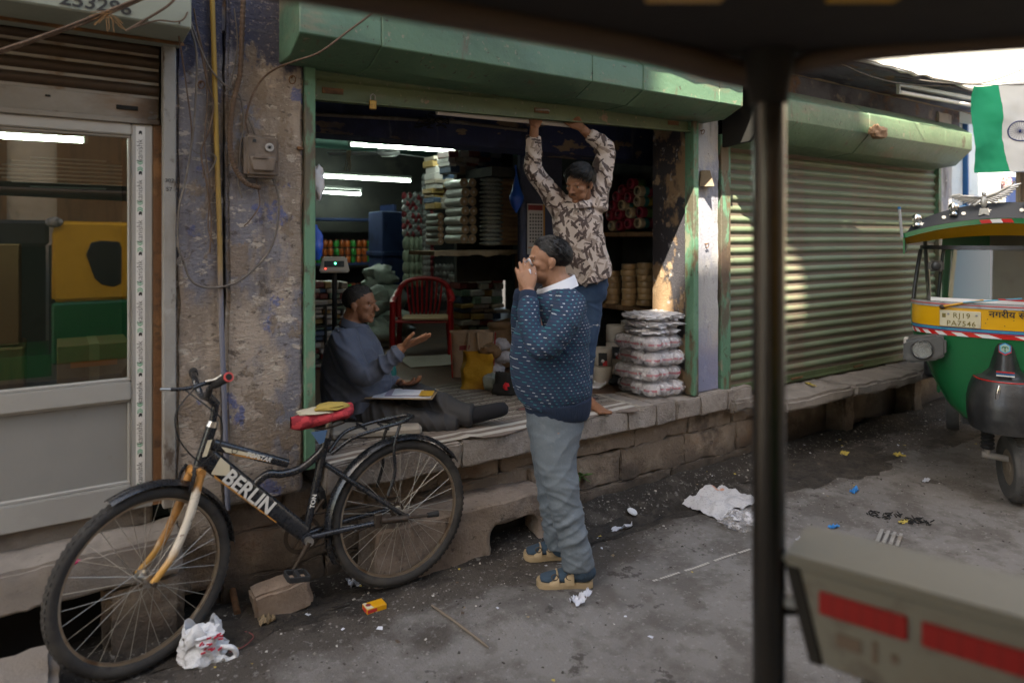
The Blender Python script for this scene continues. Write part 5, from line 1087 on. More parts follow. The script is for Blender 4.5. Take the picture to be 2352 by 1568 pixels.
SA = by(868, 1195, -.06); MB().cbox(SA, .035, .02, .06).build('stand_bracket', m_iron, bk, bevel=.003)
part('side_stand', m_iron, ([SA + V((.01, -.01, 0)), by(935, 1190, -.07)], .015, 10), ([by(930, 1190, -.07), by(985, 1182, -.075)], .006, 8)); part('stand_tip', m_rubber, ([by(982, 1183, -.075), by(1006, 1179, -.078)], [.011, .014], 10))
# lettering and decals on the near faces
yN = -.0232
txt = D0.lerp(D1, .185) - du * .030 + V((0, yN, 0)); text_mesh('BERLIN', .080, m_decal, frame(txt, dd, du), bk, bold=.0022, sx=.98, shear=.0, name='frame_lettering')
txt = T0.lerp(T1, .42) - tu * .009 + V((0, -.0180, 0)); text_mesh('TOPSTAR', .026, m_decal, frame(txt, td, tu), bk, bold=.0008, sx=.95, shear=.25, name='frame_lettering')
sdv = (by(748, 1010) - BB).normalized(); text_mesh('TON', .026, m_decal, frame(BB.lerp(by(748, 1010), .30) + V((.006, -.0172, 0)), sdv, V((0, -1, 0)).cross(sdv)), bk, bold=.0008, name='frame_lettering')
def decal(pts, m, org, ex, ey, dy):
    MB()._add([org + ex * a + ey * c_ + V((0, dy, 0)) for a, c_ in pts], [tuple(range(len(pts)))]).build('decal', m, bk)
decal([(.035, .032), (.085, .030), (.115, .0), (.055, -.034), (.050, -.03)], m_cream, D0, dd, du, yN)
decal([(.06, -.030), (.075, -.037), (.40, -.031), (.40, -.027)], m_orange, D0, dd, du, yN - .0004)
decal([(.03, .002), (.16, .006), (.20, -.004), (.055, -.013)], m_cream, T0, td, tu, -.0178); decal([(.06, -.014), (.19, -.006), (.24, -.008), (.10, -.0165)], m_orange, T0, td, tu, -.0180)
MB().tube([T0 + td * .085 + V((0, -.0184, 0)) + (td * math.cos(a) + tu * math.sin(a)) * .010 for a in [2 * PI * k / 20 for k in range(20)]], .0015, 5, closed=True).build('decal', m_ink, bk)
decal([(-.004, -.03), (.013, -.03), (.013, .035), (-.004, .035)], m_cream, HB.lerp(HT, .45), V((1, 0, 0)), (HT - HB).normalized(), -.0212)
# ------------------------------------------------------------------ green and yellow auto rickshaw at the right
m_ag = mat('auto_green_paint', (.006, .13, .042), .32, layers=[((.012, .10, .04), 3., .5, .66, .5), ((.05, .075, .05), 12., .62, .72, .4)], bump=.0006, bs=30, coat=.3)
m_ay = mat('auto_yellow_paint', (.62, .33, .006), .35, layers=[((.48, .25, .01), 3., .52, .68, .5), ((.20, .12, .03), 25., .68, .72, .6)], bump=.0005, bs=30, coat=.25)
m_ab = mat('auto_black_plastic', (.022, .023, .025), .38, layers=[((.060, .058, .056), 5., .5, .66, .7), ((.11, .10, .095), 40., .66, .72, .5)], bump=.0015, bs=60, coat=.15)
m_agrey = mat('auto_grey_rail', (.26, .27, .28), .45, layers=[((.14, .13, .12), 12., .55, .68, .7)]); m_ared = mat('reflector_red', (.48, .012, .012), .35); m_awhite = mat('reflector_white', (.62, .62, .62), .4); m_ablue = mat('stripe_blue', (.015, .11, .28), .4); m_acyan = mat('stripe_cyan', (.06, .33, .42), .4)
m_clear = bpy.data.materials.new('windscreen_glass'); m_clear.use_nodes = True; n = m_clear.node_tree.nodes; l = m_clear.node_tree.links
n.remove(n['Principled BSDF']); t = n.new('ShaderNodeBsdfTransparent'); t.inputs[0].default_value = (.80, .83, .80, 1); gl = n.new('ShaderNodeBsdfGlossy'); gl.inputs['Roughness'].default_value = .02; mx = n.new('ShaderNodeMixShader'); fr = n.new('ShaderNodeFresnel'); fr.inputs[0].default_value = 1.7
l.new(fr.outputs[0], mx.inputs[0]); l.new(t.outputs[0], mx.inputs[1]); l.new(gl.outputs[0], mx.inputs[2]); l.new(mx.outputs[0], n['Material Output'].inputs[0])
AD = 4.05; psi = R(34); alx = (RIGHT * math.cos(psi) - FWD * math.sin(psi)).normalized(); aly = UP.cross(alx)
aorg = CAM + FWD * AD + RIGHT * ((2453 / 1.0629 - _CX) / _F * AD); aorg.z = 0
AUS = .97; au = thing('auto_rickshaw', 'green and yellow auto rickshaw facing the viewer with silver eagle on its roof', 'auto rickshaw', M=frame(aorg, alx, aly) @ Matrix.Diagonal((AUS, AUS, 1, 1)))
WZ = [(.40, .10), (.415, .16), (.44, .225), (.51, .295), (.655, .37), (.79, .425), (.90, .47), (.97, .497), (1.06, .505), (1.2, .50), (1.3, .49), (1.42, .475), (1.52, .46)]
def wz(z):
    if z <= WZ[0][0]: return WZ[0][1]
    for (a, p), (c, q) in zip(WZ, WZ[1:]):
        if z <= c: return p + (q - p) * (z - a) / (c - a)
    return WZ[-1][1]
EN = 2.7
def lean(z): return max(0, z - 1.15) * .30 + max(0, .97 - z) * .14
def asurf(a, z, off=0.):
    w_ = wz(z) + off; d = .26 + off
    return V((w_ * math.copysign(abs(math.sin(a)) ** (2 / EN), math.sin(a)), .26 - d * abs(math.cos(a)) ** (2 / EN) + lean(z), z))
def apt(x, z, off=0.):
    w_ = wz(z); s = min(1, abs(x) / w_) ** (EN / 2); return asurf(math.copysign(math.asin(s), x), z, off)
def aband(name, z0, z1, m, off=0., nz=6, a0=-90, a1=90, na=44, thick=.004):
    return MB().grid(lambda u, v: asurf(R(a0 + (a1 - a0) * u), z0 + (z1 - z0) * v, off), na, nz, thick).build(name, m, au, smooth=50)
aband('front_panel', .40, .972, m_ag, 0, 26)
aband('yellow_band', 1.028, 1.150, m_ay, .003, 4)
aband('blue_stripe', 1.006, 1.027, m_ablue, .004, 2); aband('cyan_stripe', 1.014, 1.019, m_acyan, .0055, 1); aband('red_stripe', 1.000, 1.0055, m_ared, .004, 1)
aband('backing', .965, 1.16, m_ag, -.004, 4)
k = 0; a = -84.
while a < 84:
    c_ = a + 7.2
    MB().grid(lambda u, v: asurf(R(a + (c_ - a) * u + 4.5 * (1 - v)), .976 + .022 * v, .005), 4, 1, .002).build('chevron', m_ared if k % 2 else m_awhite, au); a = c_; k += 1
aband('windscreen_rail', 1.151, 1.182, m_agrey, .008, 2); aband('rail_pinstripe', 1.166, 1.170, m_ared, .012, 1)
MB().grid(lambda u, v: asurf(R(-78 + 156 * u), 1.183 + .325 * v, .0), 40, 8).build('windscreen', m_clear, au, smooth=50)
MB().grid(lambda u, v: asurf(R(-45 + 110 * u), 1.184 + .022 * v, .003), 20, 1, .001).build('sticker_strip', m_awhite, au)
for s in (-1, 1):
    MB().tube([asurf(s * R(80), z, -.002) for z in (1.18, 1.28, 1.38, 1.50)], .014, 8).build('pillar', m_ab, au, smooth=50)
    MB().tube([asurf(s * R(42), z, -.03) for z in (1.18, 1.35, 1.50)], .011, 8).build('inner_post', m_ab, au, smooth=50)
aband('windscreen_header', 1.505, 1.53, m_ab, .004, 2)
def vis(u, y=0., dz=0.): x = (u - .5) * 1.08; return V((x, -.02 - .10 * math.cos((u - .5) * 2.4) + y + .06, 1.575 + .088 * (1 - (2 * u - 1) ** 2) + dz))
MB().grid(lambda u, v: vis(u, .0, .03 * v), 30, 1, .01).build('visor_lip', m_ag, au, smooth=50)
MB().grid(lambda u, v: vis(u, .012 + .16 * v, .012 - (.045 + .03 * (1 - (2 * u - 1) ** 2)) * v), 30, 6, .008).build('visor_underside', m_ay, au, smooth=50)
for s in (0, 1): MB().grid(lambda u, v: vis(s, .30 * u, -.10 * v * (1 - .5 * u)), 6, 3, .008).build('visor_cheek', m_ag, au)
def cj(u): return vis(u, -.0105, .002)
for k in range(3):
    u0 = .38 + k * .05; MB().grid(lambda u, v: vis(u0 + .05 * u + .012 * (1 - v), -.012, .004 + .022 * v), 3, 1, .001).build('chevron', m_ared if k != 1 else m_awhite, au)
m_orn = mat('ornament_black_vinyl', (.025, .028, .034), .45)
MB().grid(lambda u, v: vis(.015 + .97 * u, .02 + .05 * v, .032 + .095 * v * math.sin(PI * min(1, max(0, u))) ** .35), 40, 4, .006).build('roof_ornament_panel', m_orn, au, smooth=50)
m_star = mat('silver_star', (.60, .58, .52), .35, metal=.3)
def onpanel(u, v, o=-.003): return vis(.015 + .97 * u, .02 + .05 * v + o, .032 + .095 * v * math.sin(PI * u) ** .35)
for k, u in enumerate((.08, .20, .30, .42, .58, .66, .76, .90)):
    c_ = onpanel(u, .5); b = MB()
    if k % 3 == 0:
        pts = [(.020 * (1 if i % 2 == 0 else .42) * math.sin(PI * i / 5), .020 * (1 if i % 2 == 0 else .42) * math.cos(PI * i / 5)) for i in range(10)]
    else: pts = [(.012 * math.cos(2 * PI * i / 14), .012 * math.sin(2 * PI * i / 14)) for i in range(14)]
    b.prism(pts, 'y', -.003, 0, Matrix.Translation(c_) @ Matrix.Rotation(R(-30), 4, 'X')); b.build('roof_star' if k % 3 == 0 else 'roof_dot', m_star, au)
m_mirror = mat('polished_chrome', (.75, .75, .74), .06, metal=1.)
for u in (.055, .25, .615, .80, .95):
    c_ = onpanel(u, .6); MB().lathe([(0, -.012), (.024, -.010), (.026, 0), (.014, .012), (.012, .02)], Matrix.Translation(c_ + V((0, -.01, .0))), 16).build('ornament_base', m_mirror, au, smooth=40); MB().ell(c_ + V((0, -.01, .040)), .029, None, 18, 12).build('ornament_ball', m_mirror, au, smooth=60)
MB().tube([V((-.545, -.02, 1.58)), V((-.56, -.02, 1.76))], .009, 8).build('antenna_pole', m_agrey, au); MB().tube([V((-.56, -.02, 1.76)), V((-.561, -.02, 1.775))], .010, 8).build('antenna_tip', m_ablue, au)
eg = bpy.data.objects.new('eagle_ornament', None); C.objects.link(eg); eg.parent = au; eg.location = onpanel(.40, .9) + V((0, -.03, .02))
m_eag = mat('silver_eagle', (.50, .49, .47), .35, metal=.6, bump=.003, bs=60)
MB().ell((0, 0, .0), (.020, .016, .040), None, 12, 8).ell((0, -.006, .045), (.013, .014, .014), None, 10, 7).build('body', m_eag, eg, smooth=60); MB().tube([V((0, -.018, .045)), V((0, -.034, .038))], [.006, .001], 6).build('beak', m_eag, eg)
b = MB().prism([(-.02, -.04), (.02, -.04), (.028, -.085), (0, -.075), (-.028, -.085)], 'y', -.006, .004); b.build('tail', m_eag, eg)
for s in (-1, 1):
    for k in range(9):
        t_ = k / 8; p0 = V((s * (.012 + .11 * t_), .0, .018 + .03 * t_ + (.03 * t_ * t_ if s > 0 else -.005))); L = .075 - .018 * abs(t_ - .4); an = (.35 + .5 * t_) if s > 0 else (.1 + .5 * t_)
        d = V((s * math.sin(an + .5), .01, -math.cos(an + .5) * .7 + (.5 * t_ if s > 0 else .15 * t_))); MB().tube([p0, p0 + d * L * .5, p0 + d * L], [.008, .010, .003], 5).build('feather', m_eag, eg, smooth=60)
    MB().tube(bez([V((0, 0, .02)), V((s * .06, 0, .045 if s > 0 else .03)), V((s * .13, 0, .085 if s > 0 else .03)), V((s * .155, 0, .115 if s > 0 else .02))], 5), [.012] * 6 + [.010] * 5 + [.006] * 5, 6).build('wing_edge', m_eag, eg, smooth=60)
# headlamps
for s in (-1, 1):
    hl = bpy.data.objects.new('headlamp', None); C.objects.link(hl); hl.parent = au; hl.location = (s * .42, .02, .882)
    pts = [(-.120, .075), (-.075, .100), (.085, .062), (.115, .045), (.118, -.085), (.06, -.085), (-.08, -.055), (-.120, -.02)]
    pts = [(p[0] * -s * -1 if s < 0 else -p[0], p[1]) for p in pts]
    MB().prism(pts, 'y', -.075, .20).build('housing', mat('grey_lamp_housing', (.075, .075, .074), .5, layers=[((.12, .118, .112), 6., .5, .64, .6)], bump=.001, bs=60), hl, bevel=.016, seg=2, smooth=45)
    M = frame((-.010 * (1 if s < 0 else -1), -.076, .005), (1, 0, 0), (0, 0, 1))
    MB().lathe([(.066, -.004), (.066, .006), (.058, .008), (.056, .0), (.056, -.004), (.066, -.004)], M, 28).build('bezel', m_ab, hl, smooth=40)
    MB().lathe([(.055, .002), (.045, -.012), (.02, -.03), (0, -.034)], M, 24).build('reflector', m_mirror, hl, smooth=60)
    MB().lathe([(.056, .003), (.04, .012), (.02, .016), (0, .017)], M, 24).build('lens', mat('ribbed_lamp_glass', (.85, .86, .85), .04, trans=.95, bump=.01, bs=50, bst=(6, 1, 1)), hl, smooth=60)
    MB().box(s * .105 - .012, s * .105 + .012, -.03, .06, -.045, .06).build('side_indicator', mat('indicator_white', (.45, .42, .38), .4), hl, bevel=.004)
# nose and fender in black plastic
NZ = [(.445, .185, .20), (.52, .198, .215), (.60, .20, .205), (.68, .188, .175), (.735, .168, .145), (.745, .155, .135), (.76, .120, .115), (.80, .082, .10), (.86, .068, .085), (.92, .054, .065), (.948, .040, .05), (.955, .02, .03)]
def nose(a, t):
    i = min(len(NZ) - 2, int(t * (len(NZ) - 1))); q = t * (len(NZ) - 1) - i; z, w_, d = [NZ[i][k] + (NZ[i + 1][k] - NZ[i][k]) * q for k in range(3)]
    crease = .014 * math.exp(-((abs(math.sin(a)) - .62) / .10) ** 2) * max(0, min(1, (.74 - z) / .1))
    return V((w_ * math.copysign(abs(math.sin(a)) ** .85, math.sin(a)), .10 - (d + .10 - crease) * abs(math.cos(a)) ** .8 + lean(z) * .3, z))
MB().grid(lambda u, v: nose(R(-90 + 180 * u), v), 40, 44, .006).build('front_fender', m_ab, au, smooth=60)
MB().tube([nose(R(-80 + 160 * k / 30), .415) + V((0, -.003, 0)) for k in range(31)], .0035, 6).build('red_beading', m_ared, au, smooth=60)
for k, (mm, z) in enumerate(((m_ared, .797), (m_ablue, .787), (m_awhite, .777))):
    MB().box(-.045, .045, -.012, 0, z - .0035, z + .0035, Matrix.Translation((0, nose(0, .60).y - .002 - k * .004, 0))).build('badge_stripe', mm, au, bevel=.001)
Mh = frame(nose(0, .845) + V((0, -.006, 0)), (1, 0, 0), (0, .25, 1)); hexa = lambda r: [(r * math.sin(PI * i / 3), r * math.cos(PI * i / 3)) for i in range(6)]
for k, (r, mm) in enumerate(((.036, m_ared), (.034, m_ablue), (.029, m_acyan), (.024, mat('badge_sage', (.25, .33, .27), .5)))): MB().prism([(p[0], p[1] + (.002 if k else -.002)) for p in hexa(r)], 'z', 0, .003 + .0012 * k, Mh).build('hexagon_badge', mm, au)
b = MB().tube([Mh @ V((0, -.018, .0075)), Mh @ V((0, .014, .0075))], .0022, 5); b.tube(bez([Mh @ V((-.016, .0, .0075)), Mh @ V((-.008, .012, .0075)), Mh @ V((0, .004, .0075)), Mh @ V((.008, .012, .0075)), Mh @ V((.016, .0, .0075))], 5), .0022, 5); b.build('badge_mark', m_ag, au)
MB().ell(nose(R(-9), .27) + V((0, -.004, 0)), (.012, .008, .052), Matrix.Rotation(R(8), 3, 'Y'), 12, 10).build('chrome_teardrop', m_mirror, au, smooth=60)
# front wheel, spring, arm
wl = bpy.data.objects.new('front_wheel', None); C.objects.link(wl); wl.parent = au; wl.matrix_local = frame((.06, .10, .200), (math.sin(R(15)), -math.cos(R(15)), 0), (0, 0, 1)); 
tp = [(.105, -.045), (.150, -.056), (.180, -.055), (.196, -.040), (.200, -.02), (.2005, 0), (.200, .02), (.196, .040), (.180, .055), (.150, .056), (.105, .045), (.105, -.045)]
m_atyre = mat('auto_tyre', (.075, .072, .07), .85, layers=[((.12, .112, .105), 6., .45, .64, .7)], bump=.002, bs=60)
MB().lathe(tp, None, 48).build('tyre', m_atyre, wl, smooth=40)
b = MB()
for q in (-.026, -.009, .009, .026):
    for i in range(60):
        a = 2 * PI * i / 60; b.box(-.002, .0018, -.0085, .0085, q - .0055 + (.002 if i % 2 else -.002), q + .0055 + (.002 if i % 2 else -.002), Matrix.Rotation(a, 4, 'Z') @ Matrix.Translation((.2005, 0, 0)))
t_ = b.build('tread', m_atyre, wl); t_['kind'] = 'stuff'
MB().lathe([(.108, -.04), (.100, -.035), (.06, -.02), (.05, .02), (.05, .045), (.03, .05), (0, .05)], None, 24).lathe([(.108, .04), (.100, .035), (.06, .02)], None, 24).build('rim', mat('dusty_rim', (.20, .16, .12), .7, layers=[((.12, .09, .07), 12., .5, .66, .7)], bump=.003, bs=60), wl, smooth=40)
for k in range(5): a = 2 * PI * k / 5; MB().lathe([(.010, 0), (.010, .014), (0, .016)], Matrix.Translation((.075 * math.cos(a), .075 * math.sin(a), .022)), 6).build('wheel_nut', m_iron, wl)
b = MB().lathe([(.030 + (.010 if k % 2 else 0), .30 + .0115 * k) for k in range(15)] + [(0, .47)], Matrix.Translation((-.085, .06, 0)), 16); b.build('suspension_boot', m_rubber, au, smooth=30)
MB().tube([V((-.085, .06, .32)), V((-.085, .06, .265))], .016, 8).tube([V((-.115, .06, .262)), V((.02, .08, .25))], .020, 10).build('suspension_arm', mat('dusty_metal', (.26, .23, .20), .7), au, smooth=40)
# plate, lettering, bolts, wiper, mirror
def aframe(x, z, off=.004):
    p = apt(x, z, off); t_ = (apt(x + .02, z, off) - apt(x - .02, z, off)); return frame(p, t_, (0, lean(z + .01) - lean(z - .01), .02))
Mp = aframe(-.225, 1.082, .008); MB().box(-.110, .110, -.050, .050, -.002, .004, Mp).build('number_plate', mat('cream_plate', (.52, .48, .34), .5, layers=[((.36, .33, .25), 9., .55, .68, .6)]), au, bevel=.004)
m_olive = mat('olive_ink', (.14, .11, .02), .5)
text_mesh('RJ19', .044, m_olive, Mp @ Matrix.Translation((-.038, .006, .0045)), au, bold=.0004, spacing=1.18, name='plate_characters'); text_mesh('PA7546', .044, m_olive, Mp @ Matrix.Translation((-.072, -.042, .0045)), au, bold=.0004, spacing=1.15, name='plate_characters')
MB().box(-.096, -.076, .004, .030, .004, .0046, Mp).build('plate_stamp', m_olive, au)
for x in (-.062, .088): MB().lathe([(.007, .004), (.006, .008), (0, .009)], Mp @ Matrix.Translation((x, .028, 0)), 10).build('plate_bolt', m_agrey, au)
text_mesh('नगरीय सेवा', .052, m_ink, aframe(.005, 1.105, .008) @ Matrix.Translation((-.085, .0, 0)), au, bold=.0008, name='band_lettering', sx=1.08)
for x, z in ((-.085, 1.09), (.0, 1.055), (-.095, 1.065), (.045, 1.09), (.10, 1.06)): MB().ell(apt(x, z, .005), .003, None, 8, 5).build('bolt_hole', m_ink, au)
b = MB().tube([apt(-.31, 1.152, .025), apt(-.10, 1.205, .03)], [.008, .005], 8); b.build('wiper_arm', mat('wiper_yellow', (.52, .26, .02), .4), au, smooth=50); MB().tube([apt(-.20, 1.185, .034), apt(.08, 1.222, .03)], .004, 6).build('wiper_blade', mat('wiper_blue', (.06, .33, .50), .4), au); MB().tube([apt(-.03, 1.212, .03), apt(.18, 1.205, .026)], .0045, 6).build('wiper_blade', m_ared, au); MB().ell(apt(-.31, 1.150, .022), (.018, .014, .014), None, 10, 7).build('wiper_pivot', m_iron, au, smooth=60)
Mm = frame((-.36, .10, 1.40), (1, 0, 0), (0, 0, 1)); MB().box(-.045, .045, -.035, .035, -.012, .012, Mm).build('mirror', mat('mirror_back', (.14, .135, .12), .5), au, bevel=.016, seg=2, smooth=40); MB().ell(Mm @ V((0, 0, .014)), (.03, .012, .03), None, 14, 8).build('mirror_boss', m_ab, au, smooth=60)
# cabin: sides, roof, partition, rear body
m_canvas = mat('black_canvas', (.02, .02, .022), .7, bump=.003, bs=20)
for s in (-1, 1):
    MB().grid(lambda u, v: V((s * (wz(.45 + .70 * v) - .03 * u), .26 + lean(.45 + .7 * v) + .55 * u, .45 + .70 * v * (1 - .45 * u))), 8, 10, .01).build('side_panel', m_ag, au, smooth=50)
    MB().tube([V((s * .40, .80, .6)), V((s * .46, .82, 1.62))], .016, 8).build('door_post', m_ab, au)
    MB().box(s * .38 - .012, s * .38 + .012, 1.05, 2.05, .42, .95).build('rear_side', m_ag, au, bevel=.01)
    w2 = MB().lathe([(.0, -.05), (.11, -.05), (.19, -.045), (.20, 0), (.19, .045), (.11, .05), (0, .05)], frame((s * .30, 1.75, .20), (0, 1, 0), (0, 0, 1)), 28).build('rear_wheel', m_atyre, au, smooth=40)
MB().grid(lambda u, v: V(((u - .5) * 1.04, .02 + 2.05 * v, 1.60 + .085 * (1 - (2 * u - 1) ** 2) - .10 * max(0, v - .8) * 5 * .4)), 16, 16, .02).build('roof', m_canvas, au, smooth=60)
MB().box(-.06, .55, .80, .82, .5, 1.60).build('partition', mat('olive_partition', (.17, .16, .13), .6, layers=[((.11, .10, .08), 3., .5, .66, .6)]), au)
MB().box(-.39, .39, 2.06, 2.10, .40, 1.60).build('rear_panel', m_ag, au); MB().box(-.22, .36, .3, 2.05, .38, .42).build('floor_pan', m_ab, au); MB().box(-.5, .5, 1.5, 1.95, .45, .80).build('bench_seat', m_canvas, au, bevel=.03); MB().box(-.3, .3, .45, .75, .45, .75).build('driver_seat', m_canvas, au, bevel=.03)
# ------------------------------------------------------------------ flag, soffit light, wires at the right
FD = 5.2
fo = J(2236, 198, FD); fw = RIGHT; SC = FD / _F
m_fl = {}
for nme, c_ in (('green', (.01, .30, .15)), ('white', (.60, .60, .60)), ('saffron', (.62, .10, .02))):
    m = bpy.data.materials.new('flag_' + nme); m.use_nodes = True; n = m.node_tree.nodes; l = m.node_tree.links; p_ = n['Principled BSDF']; p_.inputs['Base Color'].default_value = (*c_, 1); p_.inputs['Roughness'].default_value = .9
    t = n.new('ShaderNodeBsdfTranslucent'); t.inputs[0].default_value = (*c_, 1); mx = n.new('ShaderNodeMixShader'); mx.inputs[0].default_value = .35; l.new(p_.outputs[0], mx.inputs[1]); l.new(t.outputs[0], mx.inputs[2]); l.new(mx.outputs[0], n['Material Output'].inputs[0]); m_fl[nme] = m
fl = thing('flag', 'tricolour cloth flag with a blue spoked wheel hanging sideways above the auto rickshaw', 'flag')
FWp, FHp = 205., 198.
def flp(u, v, o=0.):
    x = 1 - u; return fo + fw * (SC * (FWp * u + 14 * v * (1 - u) - 2 * v)) - UP * (SC * (FHp * v - 18 * u * (1 - v))) + FWD * (.045 * math.sin(u * 5 + v * 2.2) + .02 * math.sin(v * 7 + u * 9) + .015 * fbm((u * 4, v * 5, 3)) + o)
for k, nme in enumerate(('green', 'white', 'saffron')): MB().grid(lambda u, v: flp((k + u) / 3, v), 14, 30).build('cloth_band', m_fl[nme], fl, smooth=60, weld=0)
m_navyf = mat('flag_navy', (.01, .02, .12), .8); cu, cv = .5, .545
def cpt(r, a, o=-.004): return flp(cu + r * math.cos(a) * .30, cv + r * math.sin(a) * .30 * FWp / FHp, o)
MB().tube([cpt(.36, 2 * PI * k / 36) for k in range(36)], .0045, 6, closed=True).build('wheel_ring', m_navyf, fl); MB().ell(cpt(0, 0), .010, None, 8, 6).build('wheel_hub', m_navyf, fl)
for k in range(24): MB().tube([cpt(.05, 2 * PI * k / 24), cpt(.34, 2 * PI * k / 24)], .0012, 4).build('wheel_spoke', m_navyf, fl)
tl = tubelight(PZ(2066, 212, 2.70), PZ(2236, 243, 2.70), 'unlit fluorescent tube with rusty holder under the balcony beside the flag', False, .016, True, .06)
tl2 = MB().tube([J(2060, 190, 5.0), J(2060, 222, 5.0)], .01, 6)
def wire3(pts, r, label): return tag(MB().tube(bez(pts, 10), r, 6).build('cable', m_cord, None, smooth=60), label, 'cable')
wire3([V((4.2, -.40, 2.83)), V((5.0, -.42, 2.74)), V((5.8, -.45, 2.78)), V((7.0, -.49, 2.95)), V((8.2, -.5, 3.2))], .006, 'thin wire sagging below the balcony towards the flag')
wire3([V((5.6, -.52, 2.80)), V((6.4, -.54, 2.86)), V((7.4, -.6, 3.15)), V((9, -.7, 3.6))], .007, 'dark wire crossing the sunlit balcony edge')
wire3([fo + UP * .02 - RIGHT * .6 + UP * .05, fo + UP * .01, fo + RIGHT * .75 + UP * .05, fo + RIGHT * 1.6 + UP * .3], .004, 'line on which the flag hangs')
cr_ = lump((0, 0, 0), (.085, .04, .05), 3., .5).build('crumpled_paper_bag', mat('brown_paper', (.26, .155, .09), .9, bump=.01, bs=25), None, smooth=30); cr_.location = PY(2015, 305, -.40); tag(cr_, 'crumpled brown paper bag stuck on the right green hood', 'paper bag')
# ------------------------------------------------------------------ further down the lane
wh = thing('white_house', 'sunlit white house down the lane beyond the last pilaster', 'building')
MB().box(7.95, 16, .35, 4, -.1, 7).build('wall', m_limewash, wh); MB().box(7.93, 16.0, .10, .349, 2.95, 3.1).build('ledge', m_limewash, wh); MB().box(9.3, 10.2, .32, .349, .2, 2.3).build('door', m_navy_s, wh); MB().box(8.2, 8.23, .30, .349, .0, 2.9).build('drain_pipe', m_ablue, wh)
MB().box(8.05, 8.10, .25, .349, 1.0, 1.2).build('meter_box', m_greyrail, wh)
eh = thing('end_house', 'beige house closing the far end of the lane', 'building'); MB().box(22, 26, -12, 3, -.1, 9).build('wall', m_beige, eh)
for k in range(4): MB().box(21.95, 21.999, -9 + 2.6 * k, -7.9 + 2.6 * k, 3.2, 4.9).build('window', m_navy_s, eh)
kh = thing('kiosk', 'snack kiosk with hanging packet strings behind the auto rickshaw roof', 'kiosk', loc=(9.3, -.55, 0))
MB().box(-.5, .8, .0, .6, .0, .9).build('counter', m_wood, kh); MB().box(-.5, .8, .58, .62, .9, 2.3).build('back_board', m_wood, kh); MB().box(-.7, 1.0, -.4, .65, 2.3, 2.36).build('roof', m_ablue, kh)
for x in (-.5, .78): MB().box(x, x + .03, -.02, .02, .0, 2.3).build('post', m_greyrail, kh)
m_chip = mat('orange_snack_packet', (.50, .10, .015), .35, jit=.35, bump=.004, bs=40)
cm = lump((0, 0, 0), (.035, .014, .045), 4., .3, 10, 7, False).mesh('packet', smooth=50); cm.materials.append(m_chip)
for i in range(9):
    t = thing('packet_string', ('%s string of orange snack packets on the kiosk' % ['first', 'second', 'third', 'fourth', 'fifth', 'sixth', 'seventh', 'eighth', 'ninth'][i]) , 'packets', 'packet strings on the kiosk', loc=(9.3 - .35 + i * .12, -.60, 2.25))
    for j in range(9): put('packet', cm, t, loc=(.008 * ((i + j) % 3), .0, -.06 - j * .085))
o = lump((0, 0, 0), (.06, .05, .10), 5., .15, flat=False).build('snack_bag', mat('clear_bag_red_sweets', (.40, .12, .12), .3, layers=[((.62, .55, .50), 40., .5, .55, .9, None, .002, 'vor')], bump=.004, bs=60), None, smooth=60); o.location = J(2312, 425, 7.2); tag(o, 'clear bag of red sweets hanging left of the packet strings', 'bag')
tb = MB().grid(lambda u, v: V((7.6 + 1.7 * u, -.25 + .55 * v, 1.78 + .14 * v + .05 * fbm((u * 4, v * 3, 1)))), 16, 8, .01).build('sheet', mat('blue_tarpaulin', (.10, .25, .42), .5, bump=.004, bs=20), None, smooth=60); tt_ = thing('tarpaulin_awning', 'small pale blue tarpaulin awning in front of the white house', 'awning'); tb.parent = tt_
for x in (7.65, 9.25): MB().tube([V((x, -.23, 1.78)), V((x, -.23, 0))], .018, 8).build('pole', m_greyrail, tt_)
# ------------------------------------------------------------------ people
def loft(mb, st, n=20, sub=4, fold=None):
    """st: (centre, half_a, half_b, a_axis); closed tapered body along the stations"""
    st = [(V(p), a, b_, V(ax).normalized()) for p, a, b_, ax in st]
    P = bez([s[0] for s in st], sub); A = bez([(s[1], s[2], 0) for s in st], sub); AX = bez([s[3] for s in st], sub)
    N = len(P); rings = []
    for i in range(N):
        t = (P[min(i + 1, N - 1)] - P[max(i - 1, 0)]); t = t.normalized() if t.length > 1e-8 else UP
        a = AX[i] - t * AX[i].dot(t); a = a.normalized() if a.length > 1e-4 else t.orthogonal().normalized(); b_ = t.cross(a)
        ring = []
        for k in range(n):
            q = 2 * PI * k / n; r = 1 + (fold(i / (N - 1), q) if fold else 0)
            ring.append(P[i] + (a * math.cos(q) * A[i].x + b_ * math.sin(q) * A[i].y) * r)
        rings.append(ring)
    vs = [p for r in rings for p in r]; fs = [(i * n + k, i * n + (k + 1) % n, (i + 1) * n + (k + 1) % n, (i + 1) * n + k) for i in range(N - 1) for k in range(n)]
    t0 = (P[0] - P[1]).normalized(); t1 = (P[-1] - P[-2]).normalized(); m0 = min(A[0].x, A[0].y); m1 = min(A[-1].x, A[-1].y)
    vs += [P[0] + t0 * m0 * .45, P[-1] + t1 * m1 * .45]; o = N * n
    fs += [(o, (k + 1) % n, k) for k in range(n)] + [(o + 1, (N - 1) * n + k, (N - 1) * n + (k + 1) % n) for k in range(n)]
    mb._add(vs, fs)
def limb(mb, pts, n=14, sub=4, ax=None, fold=None):
    """pts: (point, radius)"""
    loft(mb, [(p, r, r, ax or FWD) for p, r in pts], n, sub, fold)
